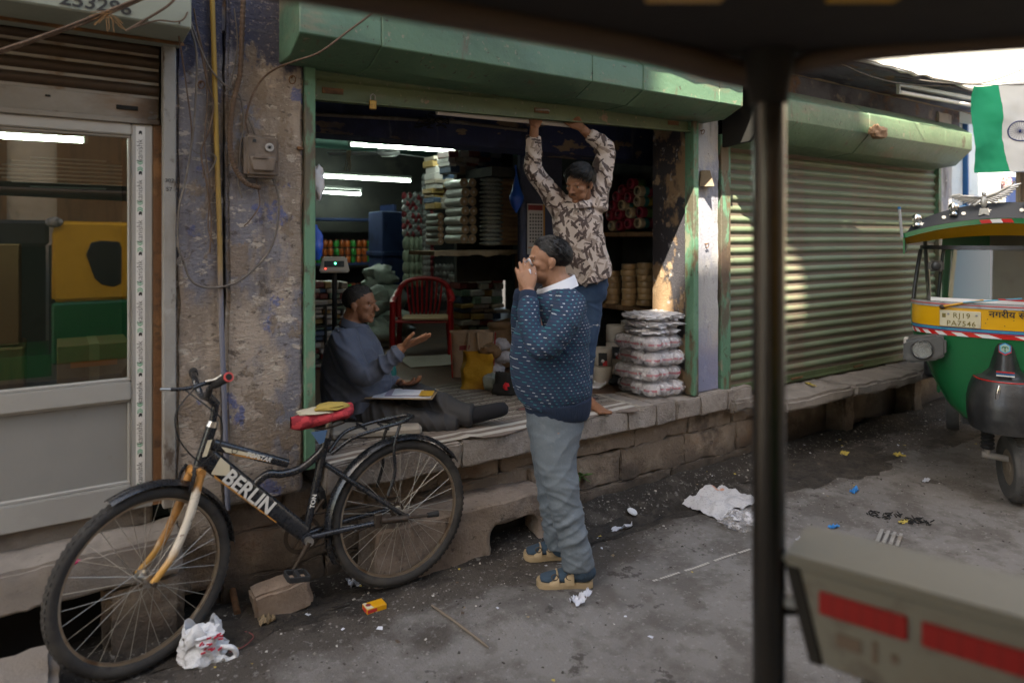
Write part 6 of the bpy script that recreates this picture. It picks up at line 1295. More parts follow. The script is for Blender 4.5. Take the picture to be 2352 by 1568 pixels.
def remesh(mb, name, m, parent, voxel=.006, it=3, fac=.5, disp=None):
    me = bpy.data.meshes.new('tmp'); me.from_pydata([tuple(v) for v in mb.v], [], mb.f); bm = bmesh.new(); bm.from_mesh(me); bmesh.ops.recalc_face_normals(bm, faces=bm.faces); bm.to_mesh(me); bm.free()
    o = bpy.data.objects.new('tmp', me); C.objects.link(o)
    q = o.modifiers.new('r', 'REMESH'); q.mode = 'VOXEL'; q.voxel_size = voxel; q.use_smooth_shade = True
    if it: s = o.modifiers.new('s', 'SMOOTH'); s.iterations = it; s.factor = fac
    dg = bpy.context.evaluated_depsgraph_get(); out = bpy.data.meshes.new_from_object(o.evaluated_get(dg)); bpy.data.objects.remove(o); bpy.data.meshes.remove(me)
    if disp:
        nr = [v.normal.copy() for v in out.vertices]
        for v, q in zip(out.vertices, nr): v.co += q * disp(v.co, q)
    out.polygons.foreach_set('use_smooth', [True] * len(out.polygons)); out.materials.clear()
    for k in (m if isinstance(m, (list, tuple)) else [m]): out.materials.append(k)
    out.name = name; out.update(); return put(name, out, parent)
class Head:
    def __init__(s, c, F, U, hh): s.c = V(c); s.F = V(F).normalized(); U = V(U); s.U = (U - s.F * U.dot(s.F)).normalized(); s.L = s.U.cross(s.F); s.h = hh; s.M = Matrix((s.F, s.L, s.U)).transposed()
    def p(s, f, l, u): return s.c + (s.F * f + s.L * l + s.U * u) * s.h
    def e(s, mb, f, l, u, rf, rl, ru, n=18, m=12): mb.ell(s.p(f, l, u), (rf * s.h, rl * s.h, ru * s.h), s.M, n, m)
    def skull(s, mb, jowl=1., nose=1.):
        e = s.e
        e(mb, -.06, 0, .13, .42, .325, .355, 24, 16); e(mb, .10, 0, -.08, .27, .265, .36, 22, 16); e(mb, .11, 0, -.28, .22, .225 * jowl, .19)
        e(mb, .27, 0, -.405, .085, .10, .075); e(mb, .31, 0, .07, .07, .21, .045)
        for l in (-1, 1):
            e(mb, .22, l * .165, -.07, .11, .095, .085); e(mb, .325, l * .125, .085, .05, .085, .03); e(mb, -.04, l * .325, -.03, .075, .035, .125); e(mb, -.055, l * .345, .0, .07, .03, .085); e(mb, -.02, l * .33, -.12, .035, .03, .05); e(mb, .16, l * .17, -.27, .13, .075, .12)
            e(mb, .405 * nose, l * .052, -.135, .045, .042, .035); e(mb, .300, l * .135, .035, .035, .062, .018); e(mb, .300, l * .135, -.035, .03, .058, .02)
        for k in range(6): t = k / 5; e(mb, .335 + .125 * t * nose, 0, .06 - .18 * t, .045 + .01 * t, .036 + .018 * t, .045, 12, 8)
        e(mb, .345, 0, -.245, .045, .105, .028); e(mb, .335, 0, -.29, .05, .095, .030); e(mb, .30, 0, -.335, .05, .09, .03)
    def eyes(s, par, m_w, m_i):
        for l in (-1, 1):
            b = MB(); b.ell((0, 0, 0), .047 * s.h, None, 14, 10); o = b.build('eye', m_w, par, smooth=60); o.location = s.p(.284, l * .135, .004)
            b = MB(); b.ell((0, 0, 0), (.012 * s.h, .022 * s.h, .022 * s.h), s.M, 12, 8); i = b.build('iris', m_i, o, smooth=60); i.location = (s.F * .039 + s.L * .004) * s.h
    def hair(s, par, m, keep, thick=.035, strands=500, slen=.16, comb=(-1, 0, -.2), seed=1, grow=None, name='hair', streak=14):
        """shell over the scalp where keep(dir)>0 plus tapered locks"""
        b = MB(); nu, nv = 64, 36; rng = random.Random(seed); idx = {}; vs = []; fs = []
        def scalp(d, t): return s.p(-.06 + d[0] * (.42 + t), d[1] * (.325 + t), .13 + d[2] * (.355 + t))
        dirs = [[(math.sin(PI * j / nv) * math.cos(2 * PI * i / nu), math.sin(PI * j / nv) * math.sin(2 * PI * i / nu), math.cos(PI * j / nv)) for i in range(nu)] for j in range(nv + 1)]
        def th(d): k = keep(d); return thick * min(1, max(0, k) * 2.0) ** .8 * (1 + .22 * fbm((d[0] * 3 + seed, d[1] * streak, d[2] * 3), 1.2, 3)) + (grow(d) if grow else 0)
        for j in range(nv + 1):
            for i in range(nu): idx[(j, i)] = len(vs); vs.append(scalp(dirs[j][i], th(dirs[j][i]) + .003 if keep(dirs[j][i]) > 0 else -.012))
        for j in range(nv):
            for i in range(nu):
                q = [(j, i), (j, (i + 1) % nu), (j + 1, (i + 1) % nu), (j + 1, i)]
                if sum(keep(dirs[a][c_]) > -.06 for a, c_ in q) >= 1: fs.append(tuple(idx[a] for a in q))
        b._add(vs, fs); cv = V(comb)
        for k in range(strands):
            z = rng.uniform(-1, 1); a = rng.uniform(0, 2 * PI); d = (math.sqrt(1 - z * z) * math.cos(a), math.sqrt(1 - z * z) * math.sin(a), z)
            if keep(d) < -.03: continue
            pts = []; dd = V(d); L = slen * rng.uniform(.5, 1.2); g = (cv - dd * cv.dot(dd)); g = g.normalized() if g.length > .05 else V((0, 1, 0)); jit_ = V((rng.uniform(-.3, .3), rng.uniform(-.3, .3), rng.uniform(-.3, .3)))
            for q in range(4): e_ = (dd + (g + jit_) * L * q / 3).normalized(); pts.append(scalp(e_, th(d) * (1.0 + .25 * rng.random()) + .006 + .012 * (q == 3)))
            b.tube(pts, [.006 * s.h, .007 * s.h, .005 * s.h, .001 * s.h], 3, False)
        return b.build(name, m, par, smooth=60, weld=0)
def hand(mb, w_, d, nb, th, curl=(.3, .3, .3), sc=1., spread=.12, thumb=(.7, .35), lens=(.070, .080, .074, .058), palm=True):
    """w wrist, d wrist->knuckles, nb out of the back of the hand, th towards the thumb side"""
    w_ = V(w_); d = V(d).normalized(); nb = V(nb); nb = (nb - d * nb.dot(d)).normalized(); s = d.cross(nb); s = s if s.dot(V(th)) > 0 else -s
    loft(mb, [(w_ - d * .03 * sc, .027 * sc, .020 * sc, s), (w_, .027 * sc, .019 * sc, s), (w_ + d * .03 * sc + s * .004 * sc, .036 * sc, .0185 * sc, s), (w_ + d * .07 * sc, .041 * sc, .0155 * sc, s), (w_ + d * .092 * sc, .039 * sc, .012 * sc, s)], 14, 3)
    for i in range(4):
        o = (.0295 - .0195 * i) * sc; base = w_ + d * (.086 - .004 * abs(i - 1) - (.004 if i == 3 else 0)) * sc + s * o; dr = (d + s * spread * (1.2 - i * .9)).normalized(); p = base; L = lens[i] * sc; ang = 0; r0 = (.0098 - .0006 * (i == 3)) * sc; pts = [(base - dr * .012 * sc, r0)]
        for k, fr_ in enumerate((.46, .30, .24)):
            ang += curl[k] * (1 + .10 * i); v = dr * math.cos(ang) - nb * math.sin(ang); p = p + v * L * fr_; pts.append((p, r0 * (.95, .88, .74)[k]))
        limb(mb, pts, 9, 3, s)
    tb = w_ + d * .024 * sc + s * .026 * sc - nb * .004 * sc; v1 = (d * math.cos(thumb[0]) + s * math.sin(thumb[0]) - nb * .15).normalized(); v2 = (d * math.cos(thumb[0] - thumb[1]) + s * math.sin(thumb[0] - thumb[1]) - nb * .2).normalized()
    limb(mb, [(tb - v1 * .012 * sc, .013 * sc), (tb + v1 * .022 * sc, .0145 * sc), (tb + v1 * .045 * sc, .0115 * sc), (tb + v1 * .045 * sc + v2 * .026 * sc, .0108 * sc), (tb + v1 * .045 * sc + v2 * .046 * sc, .0085 * sc)], 10, 3, nb)
def skin(name, c): return mat(name, c, .55, layers=[((c[0] * .72, c[1] * .66, c[2] * .62), 28., .5, .66, .5), ((c[0] * 1.18, c[1] * 1.12, c[2] * 1.1), 9., .52, .66, .5), ((c[0] * .6, c[1] * .52, c[2] * .5), 70., .6, .7, .35)], bump=.0012, bs=220, sss=.06)
m_eyew = mat('eye_white', (.30, .26, .23), .3); m_iris = mat('dark_iris', (.012, .008, .006), .15)
def cloth_noise(sc, amp, st=(1, 1, 1), seed=0.):
    return lambda co, n: amp * (fbm((co.x * st[0] + seed, co.y * st[1], co.z * st[2] + seed), sc, 3))
def folds(amp, f, dirv, seed=0., sc=2.):
    d = V(dirv).normalized()
    def g(co, n):
        a = co.dot(d); r = co - d * a; w1 = .05 * fbm((co.x * 2 + seed, co.y * 2, co.z * 2), 2., 2)
        def rid(fa, fr_, s_):
            v = noise.noise(V(((a + w1) * fa + s_, r.x * fr_ + r.y * fr_ * .6 + s_ * 2, r.z * fr_ + s_ * .3))); return (1 - min(1, abs(v) * 2.6)) ** 2
        mask = max(0, min(1, .35 + 1.5 * noise.noise(co * 4.5 + V((seed, 0, 3)))))
        return amp * ((rid(f * .28, f * .055, seed) - .3) * (.4 + .6 * mask) + .55 * (rid(f * .62, f * .14, seed + 4) - .3) * mask)
    return g
# ===== standing man
sm = thing('person', 'man in a blue flecked sweater and grey trousers wiping his nose, standing in the lane', 'person')
K1 = 3.19 / _F
def torso(st, d0, side_fb, side_lt): return [(J(x, y, d), fb, lt, side_fb) for x, y, d, fb, lt in st]
b = MB()   # skin body: head, neck, trunk core, arms, hands, legs
hd = Head(J(1257, 600, 3.19), -RIGHT * .97 - FWD * .12 + UP * .03, UP + RIGHT * .04, .224)
hd.skull(b, 1.12, 1.05)
limb(b, [(hd.p(-.10, 0, -.10), .062), (hd.p(-.16, 0, -.36), .064), (J(1292, 668, 3.19), .075)], 16, 4)
loft(b, [(J(1292, 690, 3.19), .07, .12, RIGHT), (J(1274, 740, 3.19), .115, .145, RIGHT), (J(1263, 820, 3.19), .145, .15, RIGHT), (J(1275, 930, 3.19), .12, .13, RIGHT), (J(1275, 985, 3.19), .10, .12, RIGHT)], 20, 4)
limb(b, [(J(1312, 702, 3.07), .05), (J(1268, 775, 2.96), .042), (J(1242, 796, 2.94), .038), (J(1216, 690, 3.03), .032), (J(1214, 668, 3.05), .028)]); limb(b, [(J(1302, 700, 3.34), .055), (J(1207, 770, 3.38), .045), (J(1200, 668, 3.2), .028)])
wr = J(1214, 668, 3.05); hand(b, wr, J(1206, 636, 3.065) - wr, -FWD * .95 - RIGHT * .2, RIGHT, (.16, .22, .16), .95, .10, (.45, .35))
wr2 = J(1201, 664, 3.20); hand(b, wr2, J(1200, 632, 3.185) - wr2, -RIGHT * .8 + FWD * .4, FWD, (.2, .3, .2), .95, .08, (.4, .3))
for p0, p1, p2 in ((J(1280, 985, 3.11), J(1284, 1110, 3.09), J(1332, 1310, 3.07)), (J(1272, 985, 3.27), J(1268, 1110, 3.29), J(1276, 1250, 3.315))): limb(b, [(p0, .08), (p1, .052), (p2, .036)])
m_skin1 = skin('skin_standing', (.30, .155, .095)); remesh(b, 'body', m_skin1, sm, .0042, 3)
hd.eyes(sm, m_eyew, m_iris)
m_hair1 = mat('greying_black_hair', (.014, .013, .014), .45, layers=[((.10, .10, .105), 40., .62, .70, .5, (1, 1, .3))], bump=.004, bs=120, bst=(1, 1, .4))
def keep1(d): return (min(d[2] - (-.40 + 1.05 * max(0, d[0] + .10) ** .85), 9) if d[0] > -.1 else d[2] + .62) + .06 * fbm((d[0] * 5, d[1] * 5, d[2] * 5), 2, 2)
hd.hair(sm, m_hair1, keep1, .042, 2600, .20, (-.9, .35, -.5), 3)
b = MB()
for l in (-1, 1): b.tube(bez([hd.p(.33, l * .06, .075), hd.p(.345, l * .13, .105), hd.p(.29, l * .20, .085)], 4), .011 * .224, 5)
b.build('eyebrow', m_hair1, sm, smooth=60)
# shirt collar under the sweater
m_collar = mat('white_checked_shirt', (.60, .62, .68), .8, layers=[((.36, .42, .55), 60., .62, .66, .5, (1, 1, .1))])
def collar(c, r0, r1, drop, ax_f, openf, m, par, h=.045, tilt=.0, name='collar', a0=-150, a1=150):
    c = V(c); f = V(ax_f).normalized(); l_ = UP.cross(f).normalized()
    return MB().grid(lambda u, v: c + (f * math.cos(R(a0 + (a1 - a0) * u)) * r0 + l_ * math.sin(R(a0 + (a1 - a0) * u)) * r1) * (1 + .22 * (1 - v)) + UP * (h * v - drop * (1 + math.cos(R(a0 + (a1 - a0) * u))) / 2), 30, 4, .003).build(name, m, par, smooth=60)
collar(J(1279, 652, 3.19), .092, .085, .075, -RIGHT, .5, m_collar, sm, .05)
# sweater material: rows of short flecks
ms = bpy.data.materials.new('navy_flecked_knit'); ms.use_nodes = True; n = ms.node_tree.nodes; l = ms.node_tree.links; p_ = n['Principled BSDF']; p_.inputs['Roughness'].default_value = .95; p_.inputs['Sheen Weight'].default_value = .0
tc = n.new('ShaderNodeTexCoord'); sx = n.new('ShaderNodeSeparateXYZ'); dt_ = n.new('ShaderNodeVectorMath'); dt_.operation = 'DOT_PRODUCT'; dt_.inputs[1].default_value = RIGHT + FWD * .5
nzv = n.new('ShaderNodeTexNoise'); nzv.inputs['Scale'].default_value = 9; nzm = n.new('ShaderNodeVectorMath'); nzm.operation = 'MULTIPLY_ADD'; nzm.inputs[1].default_value = (.016, .016, .016)
l.new(tc.outputs['Object'], nzv.inputs['Vector']); l.new(nzv.outputs['Color'], nzm.inputs[0]); l.new(tc.outputs['Object'], nzm.inputs[2]); l.new(nzm.outputs[0], sx.inputs[0]); l.new(nzm.outputs[0], dt_.inputs[0])
rowf = mth('MULTIPLY', sx.outputs[2], 1 / .0140); row = mth('FLOOR', rowf); fz = mth('FRACT', rowf)
sf = mth('ADD', mth('MULTIPLY', dt_.outputs['Value'], 1 / .028), mth('MULTIPLY', row, .381)); cell = mth('FLOOR', sf); fs_ = mth('FRACT', sf)
dash = mth('MULTIPLY', mth('LESS_THAN', fz, .22), mth('LESS_THAN', fs_, .30)); wn = n.new('ShaderNodeTexWhiteNoise'); wn.noise_dimensions = '2D'; cb = n.new('ShaderNodeCombineXYZ'); l.new(row, cb.inputs[0]); l.new(cell, cb.inputs[1]); l.new(cb.outputs[0], wn.inputs['Vector'])
base = n.new('ShaderNodeRGB'); base.outputs[0].default_value = (.012, .032, .068, 1); wcol = n.new('ShaderNodeRGB'); wcol.outputs[0].default_value = (.03, .20, .23, 1)
cc = mix(mth('GREATER_THAN', wn.outputs['Value'], .68), wcol.outputs[0], (.42, .45, .48)); cc = mix(dash, base.outputs[0], cc); cc = mix(mth('MULTIPLY', mth('LESS_THAN', fz, .12), mth('GREATER_THAN', fs_, .36)), cc, (.055, .035, .075))
l.new(cc, p_.inputs['Base Color']); bb_ = n.new('ShaderNodeBump'); bb_.inputs['Distance'].default_value = .002; kn = n.new('ShaderNodeTexNoise'); kn.inputs['Scale'].default_value = 260; l.new(tc.outputs['Object'], kn.inputs['Vector']); l.new(kn.outputs[0], bb_.inputs['Height']); l.new(bb_.outputs[0], p_.inputs['Normal'])
m_navyknit = mat('navy_rib_knit', (.010, .020, .045), .95, bump=.003, bs=160, bst=(1, 1, .1))
b = MB(); SWT = [(1300, 664, .078, .105), (1295, 688, .122, .19), (1285, 718, .158, .195), (1277, 760, .184, .190), (1270, 812, .200, .195), (1272, 858, .197, .198), (1281, 896, .184, .195), (1285, 918, .168, .182)]
loft(b, [(J(x - 7, y, 3.19), fb * .94, lt * .93, RIGHT) for x, y, fb, lt in SWT], 32, 5)
ff = lambda t, q: .05 * math.sin(t * 34 + 2 * math.sin(q)) * math.exp(-((t - .5) / .16) ** 2)
limb(b, [(J(1310, 692, 3.06), .074), (J(1298, 735, 2.96), .067), (J(1268, 782, 2.92), .062), (J(1241, 800, 2.92), .058), (J(1223, 768, 2.95), .053), (J(1215, 725, 2.99), .050), (J(1213, 690, 3.03), .044)], 20, 5, None, ff)
limb(b, [(J(1300, 692, 3.34), .085), (J(1245, 745, 3.42), .072), (J(1206, 772, 3.38), .062), (J(1197, 725, 3.28), .050), (J(1199, 684, 3.215), .043)], 18, 4)
swd = folds(.008, 60, UP * .7 + RIGHT * .5, 1.); remesh(b, 'sweater', ms, sm, .0065, 4, .5, lambda co, nn: swd(co, nn) + .005 * fbm(co, 5, 2))
b = MB(); loft(b, [(J(1279, 914, 3.19), .163, .175, RIGHT), (J(1280, 930, 3.19), .158, .170, RIGHT), (J(1277, 944, 3.19), .149, .160, RIGHT), (J(1276, 951, 3.19), .142, .155, RIGHT)], 32, 4); remesh(b, 'sweater_hem', m_navyknit, sm, .0065, 2)
for a_, c_ in ((J(1213, 692, 3.033), J(1214, 671, 3.05)), (J(1199, 686, 3.213), J(1200, 668, 3.2))): b = MB(); limb(b, [(a_, .044), (a_.lerp(c_, .5), .041), (c_, .037)], 16, 3); b.build('sweater_cuff', m_navyknit, sm, smooth=60)
m_trou = mat('grey_blue_trousers', (.125, .15, .175), .75, layers=[((.095, .112, .13), 3., .45, .62, .6), ((.19, .215, .24), 120., .56, .64, .4)], bump=.0008, bs=400)
b = MB(); loft(b, [(J(1279, 905, 3.19), .148, .158, RIGHT), (J(1276, 945, 3.19), .140, .160, RIGHT), (J(1274, 985, 3.19), .130, .155, RIGHT), (J(1273, 1015, 3.19), .112, .140, RIGHT)], 26, 4)
loft(b, [(J(1278, 950, 3.125), .122, .085, RIGHT), (J(1276, 1010, 3.11), .110, .085, RIGHT), (J(1277, 1060, 3.10), .096, .080, RIGHT), (J(1290, 1115, 3.085), .080, .074, RIGHT), (J(1302, 1175, 3.08), .070, .066, RIGHT), (J(1315, 1235, 3.07), .067, .062, RIGHT), (J(1326, 1285, 3.07), .070, .060, RIGHT), (J(1329, 1303, 3.07), .071, .058, RIGHT)], 22, 5)
loft(b, [(J(1275, 950, 3.265), .125, .09, RIGHT), (J(1268, 1020, 3.28), .105, .09, RIGHT), (J(1268, 1100, 3.29), .080, .076, RIGHT), (J(1274, 1170, 3.30), .069, .066, RIGHT), (J(1281, 1225, 3.31), .066, .062, RIGHT), (J(1286, 1252, 3.315), .068, .060, RIGHT)], 20, 5)
f1 = folds(.011, 46, UP * .85 - RIGHT * .5, 2.); f2 = folds(.006, 90, UP + RIGHT * .4, 7.)
remesh(b, 'trousers', m_trou, sm, .0065, 4, .5, lambda co, nn: (f1(co, nn) + f2(co, nn) * .8) * max(.18, min(1, (.80 - co.z) / .25)))
# sock feet and sandals
m_sock = mat('slate_blue_sock', (.035, .06, .09), .95, bump=.002, bs=200, bst=(1, 1, .2)); m_sand = mat('tan_rubber_sandal', (.36, .265, .155), .6, layers=[((.25, .18, .10), 8., .5, .68, .6)], bump=.001, bs=80)
def shoe(par, heel, toe, ankle, wd=.052):
    heel = V(heel); toe = V(toe); f = (toe - heel); L = f.length; f.normalize(); s = UP.cross(f).normalized(); z0 = .006
    P = lambda a, c_, z: heel + f * (a * L) + s * c_ + UP * z
    b = MB(); loft(b, [(ankle + UP * .03, .05, .047, f), (ankle - UP * .01, .052, .046, f), (P(.16, 0, .062), .055, .040, f), (P(.30, 0, .060), .045, .040, UP), (P(.55, 0, .050), .030, .042, UP), (P(.80, .0, .042), .020, .040, UP), (P(.93, 0, .040), .013, .03, UP)], 16, 4); remesh(b, 'sock', m_sock, par, .005, 3)
    out = [(.0, .0), (.02, .028), (.12, .040), (.30, .040), (.50, .043), (.70, .052), (.88, .050), (.97, .032), (1.01, .0)]; out = out + [(a, -c_ * .95) for a, c_ in out[-2:0:-1]]
    b = MB(); n_ = len(out); b._add([P(a, c_, z0) for a, c_ in out] + [P(a, c_ * 1.06, z0 + .014) for a, c_ in out] + [P(a, c_ * 1.02, z0 + .028) for a, c_ in out], [tuple(range(n_))[::-1], tuple(range(2 * n_, 3 * n_))] + [(k * n_ + i, k * n_ + (i + 1) % n_, (k + 1) * n_ + (i + 1) % n_, (k + 1) * n_ + i) for k in range(2) for i in range(n_)]); so2 = b.build('sandal_sole', m_sand, par, smooth=40)
    for a0, w_ in ((.36, .16), (.62, .16)):
        MB().grid(lambda u, v: P(a0 + w_ * v + .02 * math.sin(PI * u), (.050 + .004 * (a0 > .5)) * math.cos(PI * u), z0 + .02 + (.078 - .028 * (a0 > .5) - .035 * v) * math.sin(PI * u) ** .7), 18, 4, .004).build('sandal_strap', m_sand, so2, smooth=60)
        cpos = P(a0 + w_ * .5, .042, z0 + .056); MB().tube([cpos + f * (.012 * math.cos(q)) * 1.3 + (UP * .8 + s * -.3) * .014 * math.sin(q) for q in [2 * PI * k / 10 for k in range(10)]], .0025, 5, closed=True).build('buckle', m_iron, so2)
g0 = lambda p: V((p.x, p.y, ground_h(p.x, p.y)))
shoe(sm, g0(PZ(1362, 1348)), g0(PZ(1233, 1352)), J(1338, 1305, 3.065)); shoe(sm, g0(PZ(1308, 1280)), g0(PZ(1203, 1284)), J(1290, 1252, 3.315))
o = MB().grid(lambda u, v: J(1202 + 16 * v + 14 * u, 597 + 34 * u + 4 * math.sin(v * 6), 3.075 + .025 * math.sin(u * 7) * math.sin(v * 5) + .02 * fbm((u * 4, v * 4, 2))), 14, 10, .001).build('tissue', mat('white_tissue', (.66, .67, .74), .85, bump=.004, bs=60), None, smooth=60); tag(o, 'white tissue held to the standing man\'s nose', 'tissue')

# ===== seated man
pm = thing('person', 'older man in a slate blue shirt sitting on the rug with his palm raised', 'person')
b = MB(); hd = Head(J(829, 699, 3.80), RIGHT * .96 - FWD * .22 - UP * .02, UP - RIGHT * .06, .212)
hd.skull(b, 1.06, 1.12); limb(b, [(hd.p(-.10, 0, -.08), .058), (hd.p(-.20, 0, -.40), .060), (J(806, 752, 3.80), .072)], 16, 4)
loft(b, [(J(806, 762, 3.8), .07, .12, RIGHT), (J(810, 800, 3.8), .12, .17, RIGHT), (J(816, 870, 3.8), .15, .17, RIGHT), (J(815, 935, 3.8), .14, .16, RIGHT)], 20, 4)
limb(b, [(J(788, 772, 3.64), .05), (J(838, 862, 3.58), .042), (J(925, 797, 3.6), .027)]); limb(b, [(J(808, 772, 3.96), .05), (J(870, 882, 3.95), .042), (J(921, 880, 3.85), .028)])
w1 = J(925, 797, 3.60); hand(b, w1, J(958, 782, 3.60) - w1, UP * -.75 + RIGHT * .35 - FWD * .35, UP, (-.05, .06, .05), 1.0, .10, (.75, .30))
w2 = J(922, 880, 3.84); hand(b, w2, J(952, 880, 3.78) - w2, -UP * .9 - FWD * .1, UP * .2 - FWD, (.25, .35, .3), 1.0, .12, (.8, .3))
limb(b, [(J(805, 938, 3.85), .08), (J(960, 920, 3.80), .055), (J(1078, 953, 3.70), .036), (J(1150, 942, 3.70), .03)]); limb(b, [(J(800, 945, 3.72), .08), (J(945, 965, 3.67), .05), (J(1045, 972, 3.67), .035)])
remesh(b, 'body', skin('skin_seated', (.30, .14, .078)), pm, .0042, 3); hd.eyes(pm, m_eyew, m_iris)
m_hair2 = mat('short_grey_hair', (.035, .031, .029), .6, layers=[((.13, .12, .115), 50., .55, .66, .6, (1, 1, .4))], bump=.004, bs=140)
def keep2(d): return (min(d[2] - (-.34 + 1.02 * max(0, d[0] + .05) ** .8), 9) if d[0] > -.05 else d[2] + .58) + .22 * fbm((d[0] * 4, d[1] * 4, d[2] * 4), 2, 3)
hd.hair(pm, m_hair2, keep2, .026, 2600, .12, (-.9, 0, -.4), 5)
b = MB()
for l_ in (-1, 1): b.tube(bez([hd.p(.335, l_ * .06, .075), hd.p(.35, l_ * .13, .10), hd.p(.30, l_ * .20, .085)], 4), .011 * .21, 5)
b.build('eyebrow', m_hair2, pm, smooth=60)
m_shirt2 = mat('slate_blue_shirt', (.088, .104, .148), .7, layers=[((.055, .065, .097), 2.5, .45, .64, .6), ((.115, .135, .185), 6., .56, .68, .4)], bump=.0006, bs=500, sheen=.1)
b = MB(); loft(b, [(J(806, 748, 3.8), .070, .085, RIGHT), (J(808, 764, 3.8), .105, .175, RIGHT), (J(809, 790, 3.8), .148, .212, RIGHT), (J(812, 830, 3.8), .174, .21, RIGHT), (J(817, 872, 3.8), .190, .206, RIGHT), (J(820, 910, 3.8), .198, .206, RIGHT), (J(814, 946, 3.8), .182, .202, RIGHT), (J(812, 958, 3.79), .17, .19, RIGHT)], 30, 5)
limb(b, [(J(788, 770, 3.65), .076), (J(805, 818, 3.59), .069), (J(834, 862, 3.565), .060), (J(872, 845, 3.575), .052), (J(905, 818, 3.59), .045), (J(919, 806, 3.6), .043)], 20, 5, None, lambda t, q: .06 * math.sin(t * 40 + 2 * math.sin(q)) * math.exp(-((t - .55) / .16) ** 2))
limb(b, [(J(808, 772, 3.97), .075), (J(840, 835, 3.98), .064), (J(872, 884, 3.95), .057), (J(900, 884, 3.89), .047), (J(914, 881, 3.865), .043)], 18, 4)
f3 = folds(.020, 38, UP * .55 + RIGHT * .6, 3., 1.6); f4 = folds(.006, 85, UP * .8 - RIGHT * .45, 9.)
remesh(b, 'shirt', m_shirt2, pm, .0065, 4, .5, lambda co, nn: f3(co, nn) * .9 + f4(co, nn) * .6); collar(J(816, 742, 3.8), .070, .072, .045, RIGHT, .5, m_shirt2, pm, .04)
MB().grid(lambda u, v: J(818 + 34 * u - 6 * v, 922 + 4 * u + 32 * v - 14 * u * v, 3.585 + .02 * u - .012 * math.sin(u * 5)), 10, 8, .003).build('shirt_tail', m_shirt2, pm, smooth=60)
m_trou2 = mat('charcoal_trousers', (.030, .029, .031), .7, layers=[((.050, .048, .050), 3., .48, .64, .6)], bump=.0008, bs=400)
b = MB(); loft(b, [(J(795, 945, 3.8), .16, .15, UP * .6 + RIGHT * .4), (J(840, 943, 3.80), .14, .13, UP), (J(880, 938, 3.80), .10, .12, UP)], 22, 4)
limb(b, [(J(815, 938, 3.86), .105), (J(890, 925, 3.84), .096), (J(958, 915, 3.80), .084), (J(1010, 932, 3.75), .072), (J(1058, 950, 3.70), .064), (J(1084, 955, 3.69), .062)], 20, 5); limb(b, [(J(810, 945, 3.70), .10), (J(880, 955, 3.67), .088), (J(940, 965, 3.655), .074), (J(1000, 974, 3.655), .060), (J(1048, 975, 3.66), .050)], 18, 5)
f5 = folds(.020, 40, RIGHT * .85 + UP * .4, 4., 1.8); remesh(b, 'trousers', m_trou2, pm, .0065, 4, .5, lambda co, nn: f5(co, nn))
b = MB(); limb(b, [(J(1076, 954, 3.70), .050), (J(1098, 951, 3.70), .046), (J(1122, 946, 3.70), .042), (J(1150, 940, 3.70), .040), (J(1163, 936, 3.70), .030)], 18, 4); remesh(b, 'sock', mat('black_sock', (.010, .010, .013), .95, bump=.002, bs=200), pm, .005, 3)
pp = thing('paper_pad', 'thin stack of papers and folder on the seated man\'s lap', 'papers', M=frame(J(925, 905, 3.70), RIGHT, FWD))
for k, (w_, d_, c_, mm) in enumerate(((.36, .24, .0, m_kraft), (.33, .22, .004, m_collar), (.25, .17, .008, mat('mauve_paper', (.30, .27, .36), .8)), (.22, .16, .011, m_collar))): MB().box(-w_ / 2 + .02 * k, w_ / 2, -d_ / 2, d_ / 2, c_, c_ + .0026, Matrix.Rotation(R(2 * k - 3), 4, 'Z')).build('sheet', mm, pp)
MB().box(.10, .17, -.10, .02, .0138, .0150).build('yellow_card', m_ay, pp)
o = MB().box(-.2, .26, -.22, .12, 0, .05).build('seat_pad', mat('grey_sacking_sheet', (.3, .27, .23), .9), None, bevel=.015); o.location = (1.42, .42, .556); o.rotation_euler = (0, 0, R(-20)); tag(o, 'flat grey folded sack under the seated man', 'cushion')

# ===== boy holding up the shutter
bo = thing('person', 'young man in a leaf print shirt gripping the raised shutter with both hands', 'person')
b = MB(); hd = Head(J(1331, 421, 3.90), -RIGHT * .60 - FWD * .70 - UP * .36, UP + RIGHT * .16, .214)
hd.skull(b, .92, .95); limb(b, [(hd.p(-.10, 0, -.08), .05), (J(1338, 456, 3.96), .050), (J(1336, 480, 3.99), .06)], 16, 4)
loft(b, [(J(1330, 480, 3.98), .11, .07, RIGHT), (J(1328, 520, 4.0), .125, .08, RIGHT), (J(1342, 600, 4.04), .11, .08, RIGHT), (J(1350, 650, 4.06), .11, .09, RIGHT)], 20, 4)
limb(b, [(J(1284, 470, 3.97), .045), (J(1225, 394, 3.90), .036), (J(1226, 318, 3.83), .028), (J(1227, 292, 3.81), .025)]); limb(b, [(J(1374, 464, 3.98), .045), (J(1391, 350, 3.99), .036), (J(1350, 308, 3.95), .028), (J(1336, 294, 3.93), .025)])
w1 = J(1227, 294, 3.815); hand(b, w1, UP + RIGHT * .02, -FWD, RIGHT, (.25, .5, .4), .92, .06, (.45, .3)); w2 = J(1337, 296, 3.935); hand(b, w2, -RIGHT * .55 + UP * .75 + FWD * .1, UP * .3 - FWD * .8 + RIGHT * .3, -RIGHT * .6 - UP * .3, (.5, .6, .4), .92, .06, (.6, .3))
limb(b, [(J(1352, 650, 4.07), .06), (J(1354, 745, 4.08), .044), (J(1343, 905, 4.12), .032), (J(1346, 925, 4.13), .034)]); limb(b, [(J(1338, 650, 4.1), .07), (J(1335, 745, 4.16), .048), (J(1330, 905, 4.25), .034)])
h_ = PZ(1350, 928, .575); t_ = PZ(1392, 946, .570); fdir = (t_ - h_).normalized(); fs2 = UP.cross(fdir)
